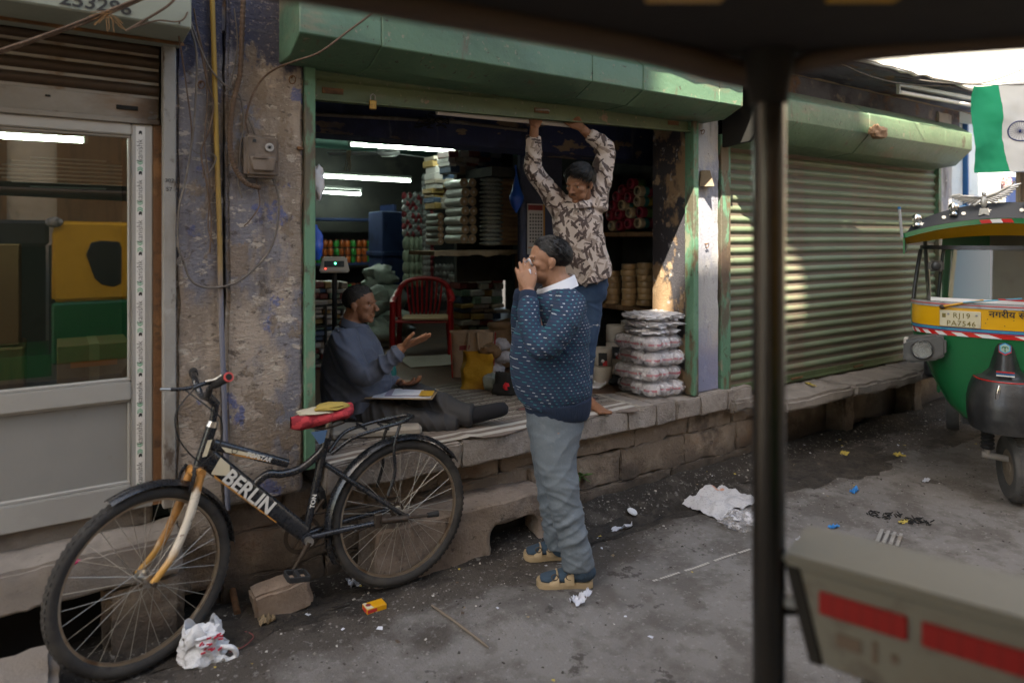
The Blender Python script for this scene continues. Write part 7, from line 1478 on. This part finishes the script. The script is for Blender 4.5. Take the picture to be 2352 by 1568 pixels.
loft(b, [(J(1348, 915, 4.13), .036, .034, fdir), (h_ + UP * .02, .036, .034, fdir), (h_ + fdir * .06 + UP * .006, .030, .034, UP), (h_ + fdir * .12 - UP * .002, .020, .038, UP), (h_ + fdir * .16 - UP * .006, .014, .036, UP)], 14, 4)
for i in range(5): limb(b, [(h_ + fdir * .155 + fs2 * (-.030 + .015 * i) - UP * .006, .010), (h_ + fdir * (.195 - .008 * abs(i - (0 if fs2.dot(RIGHT) < 0 else 4)) * .8) + fs2 * (-.032 + .016 * i) - UP * .008, .0095 + (.003 if i == (4 if fs2.dot(FWD) > 0 else 0) else 0))], 9, 3)
remesh(b, 'body', skin('skin_young', (.24, .11, .06)), bo, .0042, 3); hd.eyes(bo, m_eyew, m_iris)
m_hair3 = mat('glossy_black_hair', (.006, .005, .005), .42, bump=.004, bs=130, bst=(1, 1, .4), spec=.3)
def keep3(d): return min(d[2] - (-.30 + 1.0 * max(0, d[0] - .05) ** .9), 9) if d[0] > .05 else d[2] + .50
hd.hair(bo, m_hair3, keep3, .058, 2400, .40, (.55, -.55, -.6), 8, lambda d: .05 * max(0, d[0]) * max(0, d[2] + .3))
b = MB()
for l_ in (-1, 1): b.tube(bez([hd.p(.345, l_ * .05, .075), hd.p(.355, l_ * .13, .10), hd.p(.30, l_ * .20, .08)], 4), .013 * .21, 5)
b.build('eyebrow', m_hair3, bo, smooth=60); b = MB(); b.tube(bez([hd.p(.345, -.09, -.235), hd.p(.395, -.03, -.205), hd.p(.395, .03, -.205), hd.p(.345, .09, -.235)], 4), .009 * .21, 5); b.build('moustache', m_hair3, bo, smooth=60)
MB().ell(hd.p(.355, 0, -.265), (.03 * .21, .075 * .21, .018 * .21), hd.M, 10, 6).build('lips', mat('dark_lips', (.16, .05, .04), .4), bo, smooth=60)
# leaf print shirt
ml = bpy.data.materials.new('leaf_print_cotton'); ml.use_nodes = True; n = ml.node_tree.nodes; l = ml.node_tree.links; p_ = n['Principled BSDF']; p_.inputs['Roughness'].default_value = .7
tc = n.new('ShaderNodeTexCoord'); cur = n.new('ShaderNodeRGB'); cur.outputs[0].default_value = (.46, .385, .345, 1); cur = cur.outputs[0]
for k, (rot, scl, thr, colr) in enumerate(((20, 8.5, .22, (.24, .185, .16)), (75, 8, .22, (.085, .058, .052)), (-40, 9, .21, (.065, .043, .04)), (120, 10, .2, (.28, .22, .19)), (50, 9, .19, (.07, .047, .043)), (5, 10, .17, (.06, .04, .037)))):
    mp = n.new('ShaderNodeMapping'); mp.vector_type = 'TEXTURE'; mp.inputs['Rotation'].default_value = (0, R(rot), R(-34)); mp.inputs['Scale'].default_value = (1., 1., .22); mp.inputs['Location'].default_value = (k * 1.7, k * .9, k * 2.3)
    wz_ = n.new('ShaderNodeTexNoise'); wz_.inputs['Scale'].default_value = 24; l.new(tc.outputs['Object'], wz_.inputs['Vector']); av = n.new('ShaderNodeVectorMath'); av.operation = 'MULTIPLY_ADD'; av.inputs[1].default_value = (.03, .03, .03); l.new(wz_.outputs['Color'], av.inputs[0]); l.new(tc.outputs['Object'], av.inputs[2]); l.new(av.outputs[0], mp.inputs[0])
    vo = n.new('ShaderNodeTexVoronoi'); vo.inputs['Scale'].default_value = scl; l.new(mp.outputs[0], vo.inputs['Vector']); vc = n.new('ShaderNodeSeparateColor'); l.new(vo.outputs['Color'], vc.inputs[0])
    msk = mth('MULTIPLY', mth('LESS_THAN', vo.outputs['Distance'], thr * 1.7), mth('GREATER_THAN', vc.outputs[0], .40)); cur = mix(msk, cur, colr)
l.new(cur, p_.inputs['Base Color'])
b = MB(); loft(b, [(J(1336, 462, 3.98), .060, .060, RIGHT), (J(1330, 474, 3.98), .132, .085, RIGHT), (J(1326, 500, 3.985), .150, .100, RIGHT), (J(1329, 545, 4.0), .146, .108, RIGHT), (J(1340, 590, 4.02), .146, .112, RIGHT), (J(1350, 622, 4.04), .148, .116, RIGHT), (J(1354, 640, 4.05), .135, .115, RIGHT)], 28, 5)
limb(b, [(J(1290, 480, 3.98), .074), (J(1262, 440, 3.94), .062), (J(1232, 402, 3.905), .056), (J(1224, 380, 3.885), .053), (J(1225, 345, 3.86), .047), (J(1226, 314, 3.83), .043)], 18, 5, None, lambda t, q: .07 * math.sin(t * 46 + 2 * math.sin(q)) * math.exp(-((t - .6) / .2) ** 2)); limb(b, [(J(1368, 480, 3.98), .074), (J(1378, 425, 3.99), .062), (J(1389, 370, 3.99), .057), (J(1389, 342, 3.985), .055), (J(1370, 322, 3.965), .048), (J(1352, 309, 3.95), .044)], 18, 5, None, lambda t, q: .07 * math.sin(t * 46 + 2 * math.sin(q)) * math.exp(-((t - .6) / .2) ** 2))
f6 = folds(.016, 48, UP * .35 + RIGHT * .8, 5., 1.8); remesh(b, 'shirt', ml, bo, .0065, 4, .5, lambda co, nn: f6(co, nn)); collar(J(1331, 466, 3.94), .062, .066, .035, -FWD - RIGHT * .3, .5, ml, bo, .04)
MB().grid(lambda u, v: J(1322 + 74 * u + 10 * v * (u - .3), 632 + 22 * v * (1 - (2 * u - .9) ** 2 * .5) - 8 * u, 3.925 + .05 * (2 * u - 1) ** 2 + .01 * math.sin(u * 11)), 20, 6, .003).build('shirt_tail', ml, bo, smooth=60)
for k in range(5): p = J(1328 + 3 * k, 486 + 30 * k, 3.88); MB().ell(p, (.006, .004, .006), None, 8, 6).build('button', m_ink, bo)
m_jean = mat('ripped_blue_denim', (.016, .038, .085), .85, layers=[((.035, .068, .13), 4., .48, .64, .7), ((.40, .40, .40), 9., .63, .65, .9, (1, 1, 2.2), .002)], bump=.001, bs=300)
b = MB(); loft(b, [(J(1350, 630, 4.07), .115, .105, RIGHT), (J(1350, 665, 4.08), .120, .11, RIGHT), (J(1350, 690, 4.08), .10, .10, RIGHT)], 22, 4); limb(b, [(J(1352, 660, 4.06), .084), (J(1356, 710, 4.07), .072), (J(1354, 750, 4.08), .062), (J(1346, 820, 4.10), .054), (J(1342, 900, 4.12), .047), (J(1341, 912, 4.125), .046)], 18, 5); limb(b, [(J(1338, 660, 4.10), .088), (J(1335, 750, 4.16), .066), (J(1330, 910, 4.25), .05)], 16, 5)
f7 = folds(.008, 55, UP * .8 + RIGHT * .4, 6.); remesh(b, 'jeans', m_jean, bo, .0065, 4, .5, lambda co, nn: f7(co, nn))
# ------------------------------------------------------------------ the rickshaw the viewer rides in: roof, pole, tail box
def CS(X, dep, z): return V((0, -CAMD, z)) + RIGHT * X + FWD * dep
m_pole = mat('black_enamel_pole', (.008, .007, .006), .22, layers=[((.035, .025, .018), 5., .52, .66, .5)], bump=.001, bs=40, coat=.4)
m_rim_b = mat('brown_roof_rim', (.085, .056, .042), .6, layers=[((.09, .065, .05), 6., .5, .66, .6)], bump=.002, bs=30); m_liner = mat('dark_roof_liner', (.009, .006, .005), .85, bump=.004, bs=14)
er = thing('electric_rickshaw', 'dark rickshaw in the foreground with black pole, roof edge and beige tail box', 'rickshaw')
PB = V((.425, 1.13))
MB().tube([CS(PB.x, PB.y, .30), CS(PB.x, PB.y, 1.90)], .0265, 20).build('pole', m_pole, er, smooth=60)
MB().tube([CS(PB.x, PB.y, 1.80), CS(PB.x, PB.y, 1.90)], [.030, .045], 16).build('pole_bracket', m_black, er, smooth=60)
roof = [(-.9, .45), (.39, 1.165), (.80, 1.05), (1.35, .90), (1.15, .05), (-1.0, -.25)]
b = MB(); n_ = len(roof); zr = 1.885; b._add([CS(x, d, zr) for x, d in roof] + [CS(x, d, zr + .05) for x, d in roof], [tuple(range(n_)), tuple(range(n_, 2 * n_))[::-1]] + [(i, (i + 1) % n_, n_ + (i + 1) % n_, n_ + i) for i in range(n_)]); b.build('roof', m_liner, er)
b = MB(); b.tube(bez([CS(-.9, .45, zr - .006), CS(-.25, .81, zr - .006), CS(.16, 1.04, zr - .008), CS(.34, 1.142, zr - .022), CS(.42, 1.15, zr - .035)], 8), .022, 12); b.tube(bez([CS(.42, 1.15, zr - .035), CS(.50, 1.125, zr - .014), CS(.60, 1.10, zr - .004), CS(.80, 1.055, zr - .0), CS(1.35, .90, zr)], 8), .015, 12); b.build('roof_rim', m_rim_b, er, smooth=60)
for x0, x1 in ((.17, .265), (.40, .485)): MB().box(x0, x1, 0, .07, -.006, -.001, frame(CS(0, .80, zr), RIGHT, FWD)).build('roof_trim', m_ay, er)
ex = (RIGHT * .793 - FWD * .609); ey = (RIGHT * .609 + FWD * .793); Mo = frame(CS(.439, 1.10, 1.07), ex, ey)
m_tail = mat('grimy_cream_paint', (.145, .142, .122), .55, layers=[((.13, .12, .10), 5., .5, .62, .7), ((.08, .065, .055), 11., .56, .66, .6)], bump=.001, bs=40)
MB().box(-.004, .95, .0, .15, -.018, .0, Mo).build('tail_box_lid', m_tail, er, bevel=.006, seg=2); MB().prism([(.018, -.0185), (.95, -.0185), (.95, -.19), (.055, -.165)], 'y', .012, .14, Mo).build('tail_box', m_tail, er, bevel=.004)
MB().prism([(-.002, -.0185), (.0175, -.0185), (.054, -.165), (.035, -.165)], 'y', .010, .14, Mo).build('tail_box_edge', m_black, er)
for x0, x1 in ((.050, .172), (.190, .33)):
    rf = MB().box(x0, x1, .006, .0118, -.082, -.046, Mo).build('reflector', mat('tail_red', (.22, .006, .006), .45), er, bevel=.002)
    for k in range(1, 6): MB().box(x0 + (x1 - x0) * k / 6 - .001, x0 + (x1 - x0) * k / 6 + .001, .0052, .0058, -.0815, -.0465, Mo).build('reflector_rib', mat('dark_red', (.16, .005, .005), .5), rf)
for x0, x1, z0, z1 in ((.075, .11, -.125, -.105), (.125, .132, -.132, -.10), (.15, .16, -.122, -.11)): MB().box(x0, x1, .0095, .0119, z0, z1, Mo).build('lettering_mark', mat('lettering_brown', (.12, .09, .07), .8), er)  # small dark bars stand in for blurred lettering
MB().tube([CS(PB.x, PB.y, .97), Mo @ V((.03, .06, -.10))], .014, 8).build('tail_bracket', m_black, er)
MB().tube([CS(PB.x + .02, PB.y - .01, .985), CS(PB.x + .05, PB.y - .02, .985)], .010, 8).build('bracket_bolt', m_agrey, er)
MB().box(.05, .95, .02, .60, -.78, -.60, Mo).build('body_pan', m_pole, er); MB().box(.1, .9, .05, .13, -.60, -.20, Mo).build('tail_post', m_pole, er)
for x in (.15, .85): MB().lathe([(0, -.05), (.19, -.05), (.21, 0), (.19, .05), (0, .05)], Mo @ frame((x, .4, -.86), (0, 1, 0), (0, 0, 1)), 20).build('wheel', m_tyre, er, smooth=40)
# ------------------------------------------------------------------ second auto rickshaw behind the viewer (seen in the door pane)
YA = -4.45
ra_ = thing('auto_rickshaw', 'yellow hooded auto rickshaw behind the viewer, mirrored in the glass door', 'auto rickshaw', loc=(0, YA, 0))
m_ycan = mat('yellow_canvas', (.62, .36, .02), .7, layers=[((.46, .25, .012), 2.4, .48, .64, .6)], bump=.004, bs=12)
MB().prism([(.0, .98), (1.25, .98), (1.25, 1.62), (1.15, 1.72), (.10, 1.735), (.03, 1.70), (.005, 1.62)], 'y', -1.1, 0).build('rear_hood', m_ycan, ra_, bevel=.03, seg=3, smooth=50)
MB().prism([(.27, 1.42), (.31, 1.53), (.38, 1.55), (.54, 1.54), (.565, 1.48), (.56, 1.14), (.50, 1.105), (.40, 1.13), (.34, 1.19)], 'y', -.02, .012).build('side_window', mat('dark_window_film', (.015, .013, .015), .35), ra_, bevel=.008)
MB().box(.0, 1.25, -1.1, .01, .40, .975).build('rear_body', m_ag, ra_, bevel=.02); MB().box(-1.2, .0, -1.08, -.02, .30, .50).build('footboard', m_ag, ra_); MB().prism([(-1.3, 1.50), (-.02, 1.50), (-.02, 1.74), (-.9, 1.74), (-1.2, 1.66)], 'y', -1.1, -.02).build('front_hood', m_canvas, ra_, bevel=.03); MB().box(-.02, .0, -1.06, -.05, .5, 1.5).build('partition', m_canvas, ra_)
MB().box(-1.25, -.05, -1.08, -1.05, .5, 1.5).build('dark_cabin_back', m_canvas, ra_)  # black sheet added so the open passenger side looks dark inside
MB().ell((.02, .02, 1.72), (.07, .05, .05), None, 12, 8).build('tied_cloth', mat('grey_check_cloth', (.28, .28, .28), .9, layers=[((.08, .08, .08), 30., .5, .52, .8)]), ra_, smooth=60)
for x in (.75, -1.05): MB().lathe([(0, -.05), (.11, -.05), (.19, -.045), (.20, 0), (.19, .045), (.11, .05), (0, .05)], frame((x, -.02 if x > 0 else -.5, .20), (1, 0, 0), (0, 0, 1)), 24).build('wheel', m_atyre, ra_, smooth=40)
# ------------------------------------------------------------------ things lying in the lane
def gz(p, dz=0.): return V((p.x, p.y, ground_h(p.x, p.y) + dz))
def G(x, y, dz=0.):
    p = PZ(x, y)
    for _ in range(2): p = PZ(x, y, ground_h(p.x, p.y))
    return gz(p, dz)
br = stone('brick', -.115, .115, -.05, .05, .0, .135, mat('pinkish_block', (.24, .18, .14), .9, layers=[((.31, .24, .19), 6., .45, .62, .8), ((.18, .12, .09), 10., .56, .68, .7)], bump=.008, bs=70), None, .010, .035, .012, 4.); br.location = G(655, 1408, -.012) + V((0, .04, 0)); br.rotation_euler = (R(6), R(-7), R(-6)); tag(br, 'pinkish brick wedged under the bicycle pedal', 'brick')
# white carrier bag
pbag = thing('plastic_bag', 'crumpled white carrier bag with red print lying by the front tyre', 'bag', loc=G(470, 1512))
def bagm(u, v):
    a = 2 * PI * u; r = .085 * (1 - .35 * v) * (1 + .25 * fbm((math.cos(a) * 1.2, math.sin(a) * 1.2, v * 2), 1.6, 3) + .12 * abs(fbm((math.cos(a) * 3, math.sin(a) * 3, v * 6), 1.8, 2))) * (1 if v > .02 else .9)
    return V((r * math.cos(a) - .02 * v, r * .75 * math.sin(a), .125 * v * (1 + .25 * math.sin(3 * a + 1)) + .01 * fbm((u * 9, v * 7, 2))))
m_white = mat('white_polythene', (.66, .68, .72), .35, layers=[((.52, .55, .60), 12., .5, .66, .5)], bump=.012, bs=28)
b = MB(); b.grid(bagm, 48, 18); b.build('body', m_white, pbag, smooth=45, weld=1e-4); lump((0, 0, .09), (.065, .05, .03), 6., .5).build('crumple', m_white, pbag, smooth=40)
MB().tube(bez([V((.045, -.05, .055)), V((.085, -.065, .045)), V((.10, -.06, .01)), V((.075, -.06, -.0)), V((.05, -.06, .02))], 6), .010, 8).build('handle', m_white, pbag, smooth=60)
b = MB(); rng = random.Random(11)
for k in range(14): p = V((rng.uniform(-.03, .045), -.060 - .004 * rng.random(), .075 + rng.uniform(-.02, .035))); b.box(-.008, .008, -.002, .002, -.0025, .0025, Matrix.Translation(p) @ Matrix.Rotation(rng.uniform(-.9, .9), 4, 'Y'))
b.build('red_print', mat('red_ink', (.5, .02, .05), .6), pbag)
# yellow packet
pkx = thing('cigarette_packet', 'small yellow packet with red end lying on the ground', 'packet', M=frame(G(860, 1398), (RIGHT * .82 + FWD * .55), (FWD * .82 - RIGHT * .55)))
MB().box(-.044, .044, -.028, .028, 0, .022).build('carton', mat('yellow_card', (.60, .29, .01), .45), pkx, bevel=.0015); MB().box(-.0446, -.0441, -.022, .022, .003, .019).build('red_end', mat('red_print', (.45, .03, .03), .6), pkx); MB().box(-.042, .0, -.0286, -.0281, .004, .018).build('red_panel', mat('red_print', (.45, .03, .03), .6), pkx)
MB().prism([(-.043, -.027), (-.012, -.027), (-.020, .004), (-.030, .027), (-.043, .027)], 'z', .0222, .0227).build('cream_panel', m_cream, pkx); MB().lathe([(.012, .0226), (.012, .0231), (0, .0231)], Matrix.Translation((-.026, .004, 0)), 14).build('round_mark', mat('maroon_print', (.2, .03, .03), .7), pkx)
# newspaper and clear plastic by the pole
nw = thing('newspaper', 'crumpled newspaper sheet lying on the muddy edge beside the pole', 'newspaper', loc=G(1655, 1165))
m_news = mat('newsprint', (.46, .45, .46), .9, layers=[((.22, .22, .23), 70., .56, .60, .6, (1, 1, 4)), ((.50, .17, .05), 7., .62, .66, .7), ((.30, .06, .22), 5., .70, .72, .8)], bump=.002, bs=30)
MB().grid(lambda u, v: V((-.17 + .44 * u, -.13 + .27 * v + .05 * u, .012 + .075 * math.sin(PI * min(1, u * 1.3)) * (.4 + .6 * v) * abs(math.sin(u * 5.5 + v * 1.5)) + .02 * fbm((u * 5, v * 5, 1)))), 34, 22, .0015).build('sheet', m_news, nw, smooth=50)
pc = lump((0, 0, .0), (.10, .07, .045), 3., .6, 26, 16).build('clear_plastic', mf, None, smooth=40); pc.location = G(1706, 1212, .035); pc.rotation_euler = (0, 0, R(-40)); tag(pc, 'crumpled clear plastic sheet below the newspaper', 'plastic')
# rusty stub, stick, painted line, flower, wrappers, scraps
tag(MB().tube(bez([G(518, 1300, .14) + V((0, .06, 0)), G(527, 1350, .10) + V((0, .05, 0)), G(545, 1415, .0)], 5), [.011] * 5 + [.014] * 6, 8).build('iron_stub', m_rust, None, smooth=50), 'rusty iron pipe stub behind the front wheel', 'pipe')
tag(MB().tube(bez([G(992, 1394, .008), G(1040, 1430, .012), G(1085, 1462, .008), G(1122, 1490, .006)], 5), [.005] * 15 + [.003], 6).build('stick', mat('dry_stick', (.17, .135, .105), .9), None, smooth=60), 'dry grey stick on the ground in front of the standing man', 'stick')
b = MB()
for k in range(40):
    t = k / 40
    if fbm((t * 9, 1, 1)) < -.22: continue
    a_ = PZ(1500 + 225 * t, 1336 - 72 * t); c_ = PZ(1500 + 225 * (t + .02), 1336 - 72 * (t + .02)); s2 = V((0, .007, 0)); b._add([gz(a_ - s2, .004), gz(c_ - s2, .004), gz(c_ + s2, .004), gz(a_ + s2, .004)], [(0, 1, 2, 3)])
o = b.build('string', mat('chalk_line', (.40, .37, .33), .9), None, weld=0); tag(o, 'thin pale cord lying straight along the lane surface', 'cord')
fl_ = thing('flower', 'crimson flower head dropped on the door step', 'flower', loc=PZ(165, 1298, .43)); m_pet = mat('crimson_petal', (.38, .01, .09), .7)
for k in range(7): a = 2 * PI * k / 7; MB().ell((.014 * math.cos(a), .014 * math.sin(a), .008), (.013, .009, .004), Matrix.Rotation(a, 3, 'Z') @ Matrix.Rotation(-.5, 3, 'Y'), 8, 6).build('petal', m_pet, fl_, smooth=60)
MB().ell((0, 0, .010), .005, None, 8, 6).build('heart', m_ay, fl_)
def scrap(name, x, y, sx, sy, m, label, cat, rz=0., seed=1., h=.012, dz=.002):
    o = MB().grid(lambda u, v: V(((u - .5) * sx, (v - .5) * sy, .002 + h * abs(fbm((u * 2.5 + seed, v * 2.5, seed), 1.5, 2)))), 8, 8, .0012).build(name, m, None, smooth=40); o.location = G(x, y, dz); o.rotation_euler = (0, 0, R(rz)); return tag(o, label, cat)
m_blue = mat('blue_wrapper', (.02, .20, .50), .3, bump=.004, bs=60); m_leaf = mat('yellow_leaf', (.42, .32, .07), .8); m_pap = mat('white_scrap', (.55, .56, .62), .85); m_sil = mat('foil_scrap', (.40, .40, .42), .3, metal=.6)
scrap('wrapper', 1963, 1130, .08, .03, m_blue, 'bright blue twisted wrapper on the lane right of the pole', 'wrapper', 10, 1, .03); scrap('wrapper', 1915, 1213, .06, .025, m_blue, 'small blue wrapper just above the tail box', 'wrapper', -20, 2, .03); scrap('wrapper', 2128, 1105, .09, .03, m_pap, 'white and red wrapper near the rickshaw wheel', 'wrapper', 15, 3, .02)
scrap('leaf', 1940, 1043, .09, .05, m_leaf, 'flat yellow leaf by the muddy edge', 'leaf', 20, 4); scrap('leaf', 2066, 1048, .07, .05, m_leaf, 'curled yellow leaf left of the rickshaw wheel', 'leaf', -30, 5, .03); scrap('leaf', 1862, 884, .12, .03, m_leaf, 'pale dry leaf lying on the right stone ledge', 'leaf', 60, 6, .02).location = PZ(1862, 884, .489)
scrap('paper_scrap', 1328, 1386, .055, .05, m_pap, 'crumpled white paper scrap before the sandal', 'paper', 0, 7, .05); scrap('paper_scrap', 1349, 1366, .045, .03, m_pap, 'small torn white paper beside the sandal sole', 'paper', 30, 8, .03); scrap('paper_scrap', 612, 1432, .06, .05, m_card, 'crumpled pale scrap below the brick', 'paper', 0, 9, .05); scrap('paper_scrap', 1838, 1240, .05, .03, m_pap, 'pale scrap at the tip of the tail box', 'paper', 10, 10); scrap('paper_scrap', 2075, 1200, .06, .03, m_leaf, 'yellow white scrap on the dark twigs', 'paper', 0, 11)
scrap('wrapper', 822, 1338, .10, .05, m_sil, 'torn foil wrapper in the mud behind the rear wheel', 'wrapper', 10, 12, .05); scrap('wrapper', 852, 1336, .04, .02, mat('orange_bit', (.5, .18, .02), .5), 'bright orange wrapper bit beside the foil in the mud', 'wrapper', 0, 13, .03)
lid_ = MB().lathe([(0, 0), (.028, 0), (.03, .004), (.026, .010), (0, .010)], None, 18).build('cup_lid', m_white, None, smooth=40); lid_.location = G(1452, 1184, .02); lid_.rotation_euler = (R(20), R(10), 0); tag(lid_, 'white cup lid stuck in the open gully', 'lid')
scrap('paper_scrap', 1425, 1196, .14, .03, m_pap, 'long torn white shred in the gully behind the man', 'paper', -8, 14, .04)
b = MB(); rng = random.Random(5)
for k in range(60):
    t = rng.random(); p = G(1995 + 140 * t + rng.uniform(-6, 6), 1178 + 26 * t + rng.uniform(-8, 8), .004); a = rng.uniform(0, 2 * PI); b.tube([p, p + V((.03 * math.cos(a), .03 * math.sin(a), .012 * rng.random()))], .003, 4)
tag(b.build('twig_pile', m_black, None), 'ragged line of black twigs and soot on the lane', 'twigs')
gr_ = thing('drain_grate', 'small grey slotted metal plate lying on the lane above the tail box', 'plate', loc=G(2045, 1240), rz=R(20))
for k in range(4): MB().box(-.09, .09, -.05 + k * .03, -.032 + k * .03, .004, .016).build('bar', m_greyrail, gr_, bevel=.002)
for x in (-.09, .07): MB().box(x, x + .02, -.051, .061, .002, .0038).build('cross_bar', m_greyrail, gr_)
pl = thing('weed', 'small green weed growing from the plinth joint behind the man\'s leg', 'plant', loc=PY(1333, 1092, -.01)); m_lf = mat('weed_leaf', (.07, .15, .035), .6, jit=.2)
for k in range(11):
    a = k * 2.4; L = .04 + .02 * ((k * 7) % 3); d = V((math.cos(a) * .6, -abs(math.sin(a)) * .5 - .1, .5 * math.sin(k * 1.3))).normalized(); s2 = d.cross(UP).normalized() * L * .28
    MB()._add([V((0, 0, 0)), d * L * .5 + s2, d * L, d * L * .5 - s2], [(0, 1, 2, 3)]).build('leaf', m_lf, pl)
o = MB().tube(bez([G(525, 1500, .004), G(560, 1490, .01), G(582, 1468, .012), G(565, 1455, .008), G(540, 1458, .004)], 6), .002, 5).build('red_thread', mat('red_thread', (.18, .05, .05), .8), None, smooth=60); tag(o, 'loop of dull red wire beside the white carrier bag', 'wire')
# gravel and crumbs
b = MB(); rng = random.Random(21); base_ = [(-1, -.6, -.5), (1, -.7, -.5), (.8, .9, -.5), (-.9, .7, -.5), (-.5, -.3, .6), (.6, .4, .5)]
fcs = [(0, 3, 2, 1), (0, 1, 4), (1, 5, 4), (1, 2, 5), (2, 3, 5), (3, 4, 5), (3, 0, 4)]
for k in range(9500):
    t = rng.random(); x = rng.uniform(-.4, 7.5); y = -.02 - abs(rng.gauss(0, .33)) if t < .72 else rng.uniform(-2.2, -.1)
    if y < -2.3: continue
    s2 = .0016 + .0062 * rng.random() ** 4; p = V((x, y, ground_h(x, y) + s2 * .2)); M = Matrix.Translation(p) @ Matrix.Rotation(rng.uniform(0, 6), 4, 'Z') @ Matrix.Diagonal((s2 * rng.uniform(.6, 1.4), s2, s2 * rng.uniform(.5, .9), 1)); b.cur = 0 if rng.random() < .66 else (1 if rng.random() < .88 else 2); b._add([M @ V(q) for q in base_], fcs)
o = b.build('gravel', [mat('dark_crumb', (.05, .042, .036), .9), mat('grey_grit', (.22, .20, .18), .9), mat('pale_grit', (.45, .42, .38), .9)], None, weld=0); tag(o, 'loose grit and crumbs scattered over the lane edge', 'gravel', kind='stuff')
b = MB()
for k in range(150):
    x = rng.uniform(-.2, 7.2); y = -.05 - abs(rng.gauss(0, .45)); s2 = rng.uniform(.004, .014); p = V((x, y, ground_h(x, y) + .003)); M = Matrix.Translation(p) @ Matrix.Rotation(rng.uniform(0, 6), 4, 'Z') @ Matrix.Rotation(rng.uniform(-.4, .4), 4, 'X'); b.cur = k % 4; b._add([M @ V((-s2, -s2 * .5, 0)), M @ V((s2, -s2 * .6, 0)), M @ V((s2 * .8, s2 * .5, .002)), M @ V((-s2 * .7, s2 * .6, 0))], [(0, 1, 2, 3)])
o = b.build('litter_bits', [m_pap, m_leaf, m_card, mat('dull_bit', (.10, .07, .05), .9)], None, weld=0); tag(o, 'tiny paper bits and straw strewn along the lane', 'litter', kind='stuff')
# ------------------------------------------------------------------ set each built-in-place thing's origin at its base
bpy.context.view_layer.update()
for o in list(C.objects):
    if o.type == 'EMPTY' and o.parent is None and o.location.length < 1e-6 and o.children and 'label' in o:
        lo = V((1e9,) * 3); hi = V((-1e9,) * 3)
        for ch in o.children_recursive:
            if ch.type == 'MESH':
                for c_ in ch.bound_box:
                    q = ch.matrix_world @ V(c_); lo = V(map(min, lo, q)); hi = V(map(max, hi, q))
        base = V(((lo.x + hi.x) / 2, (lo.y + hi.y) / 2, lo.z)); o.location = base
        for ch in o.children: ch.location = ch.location - base
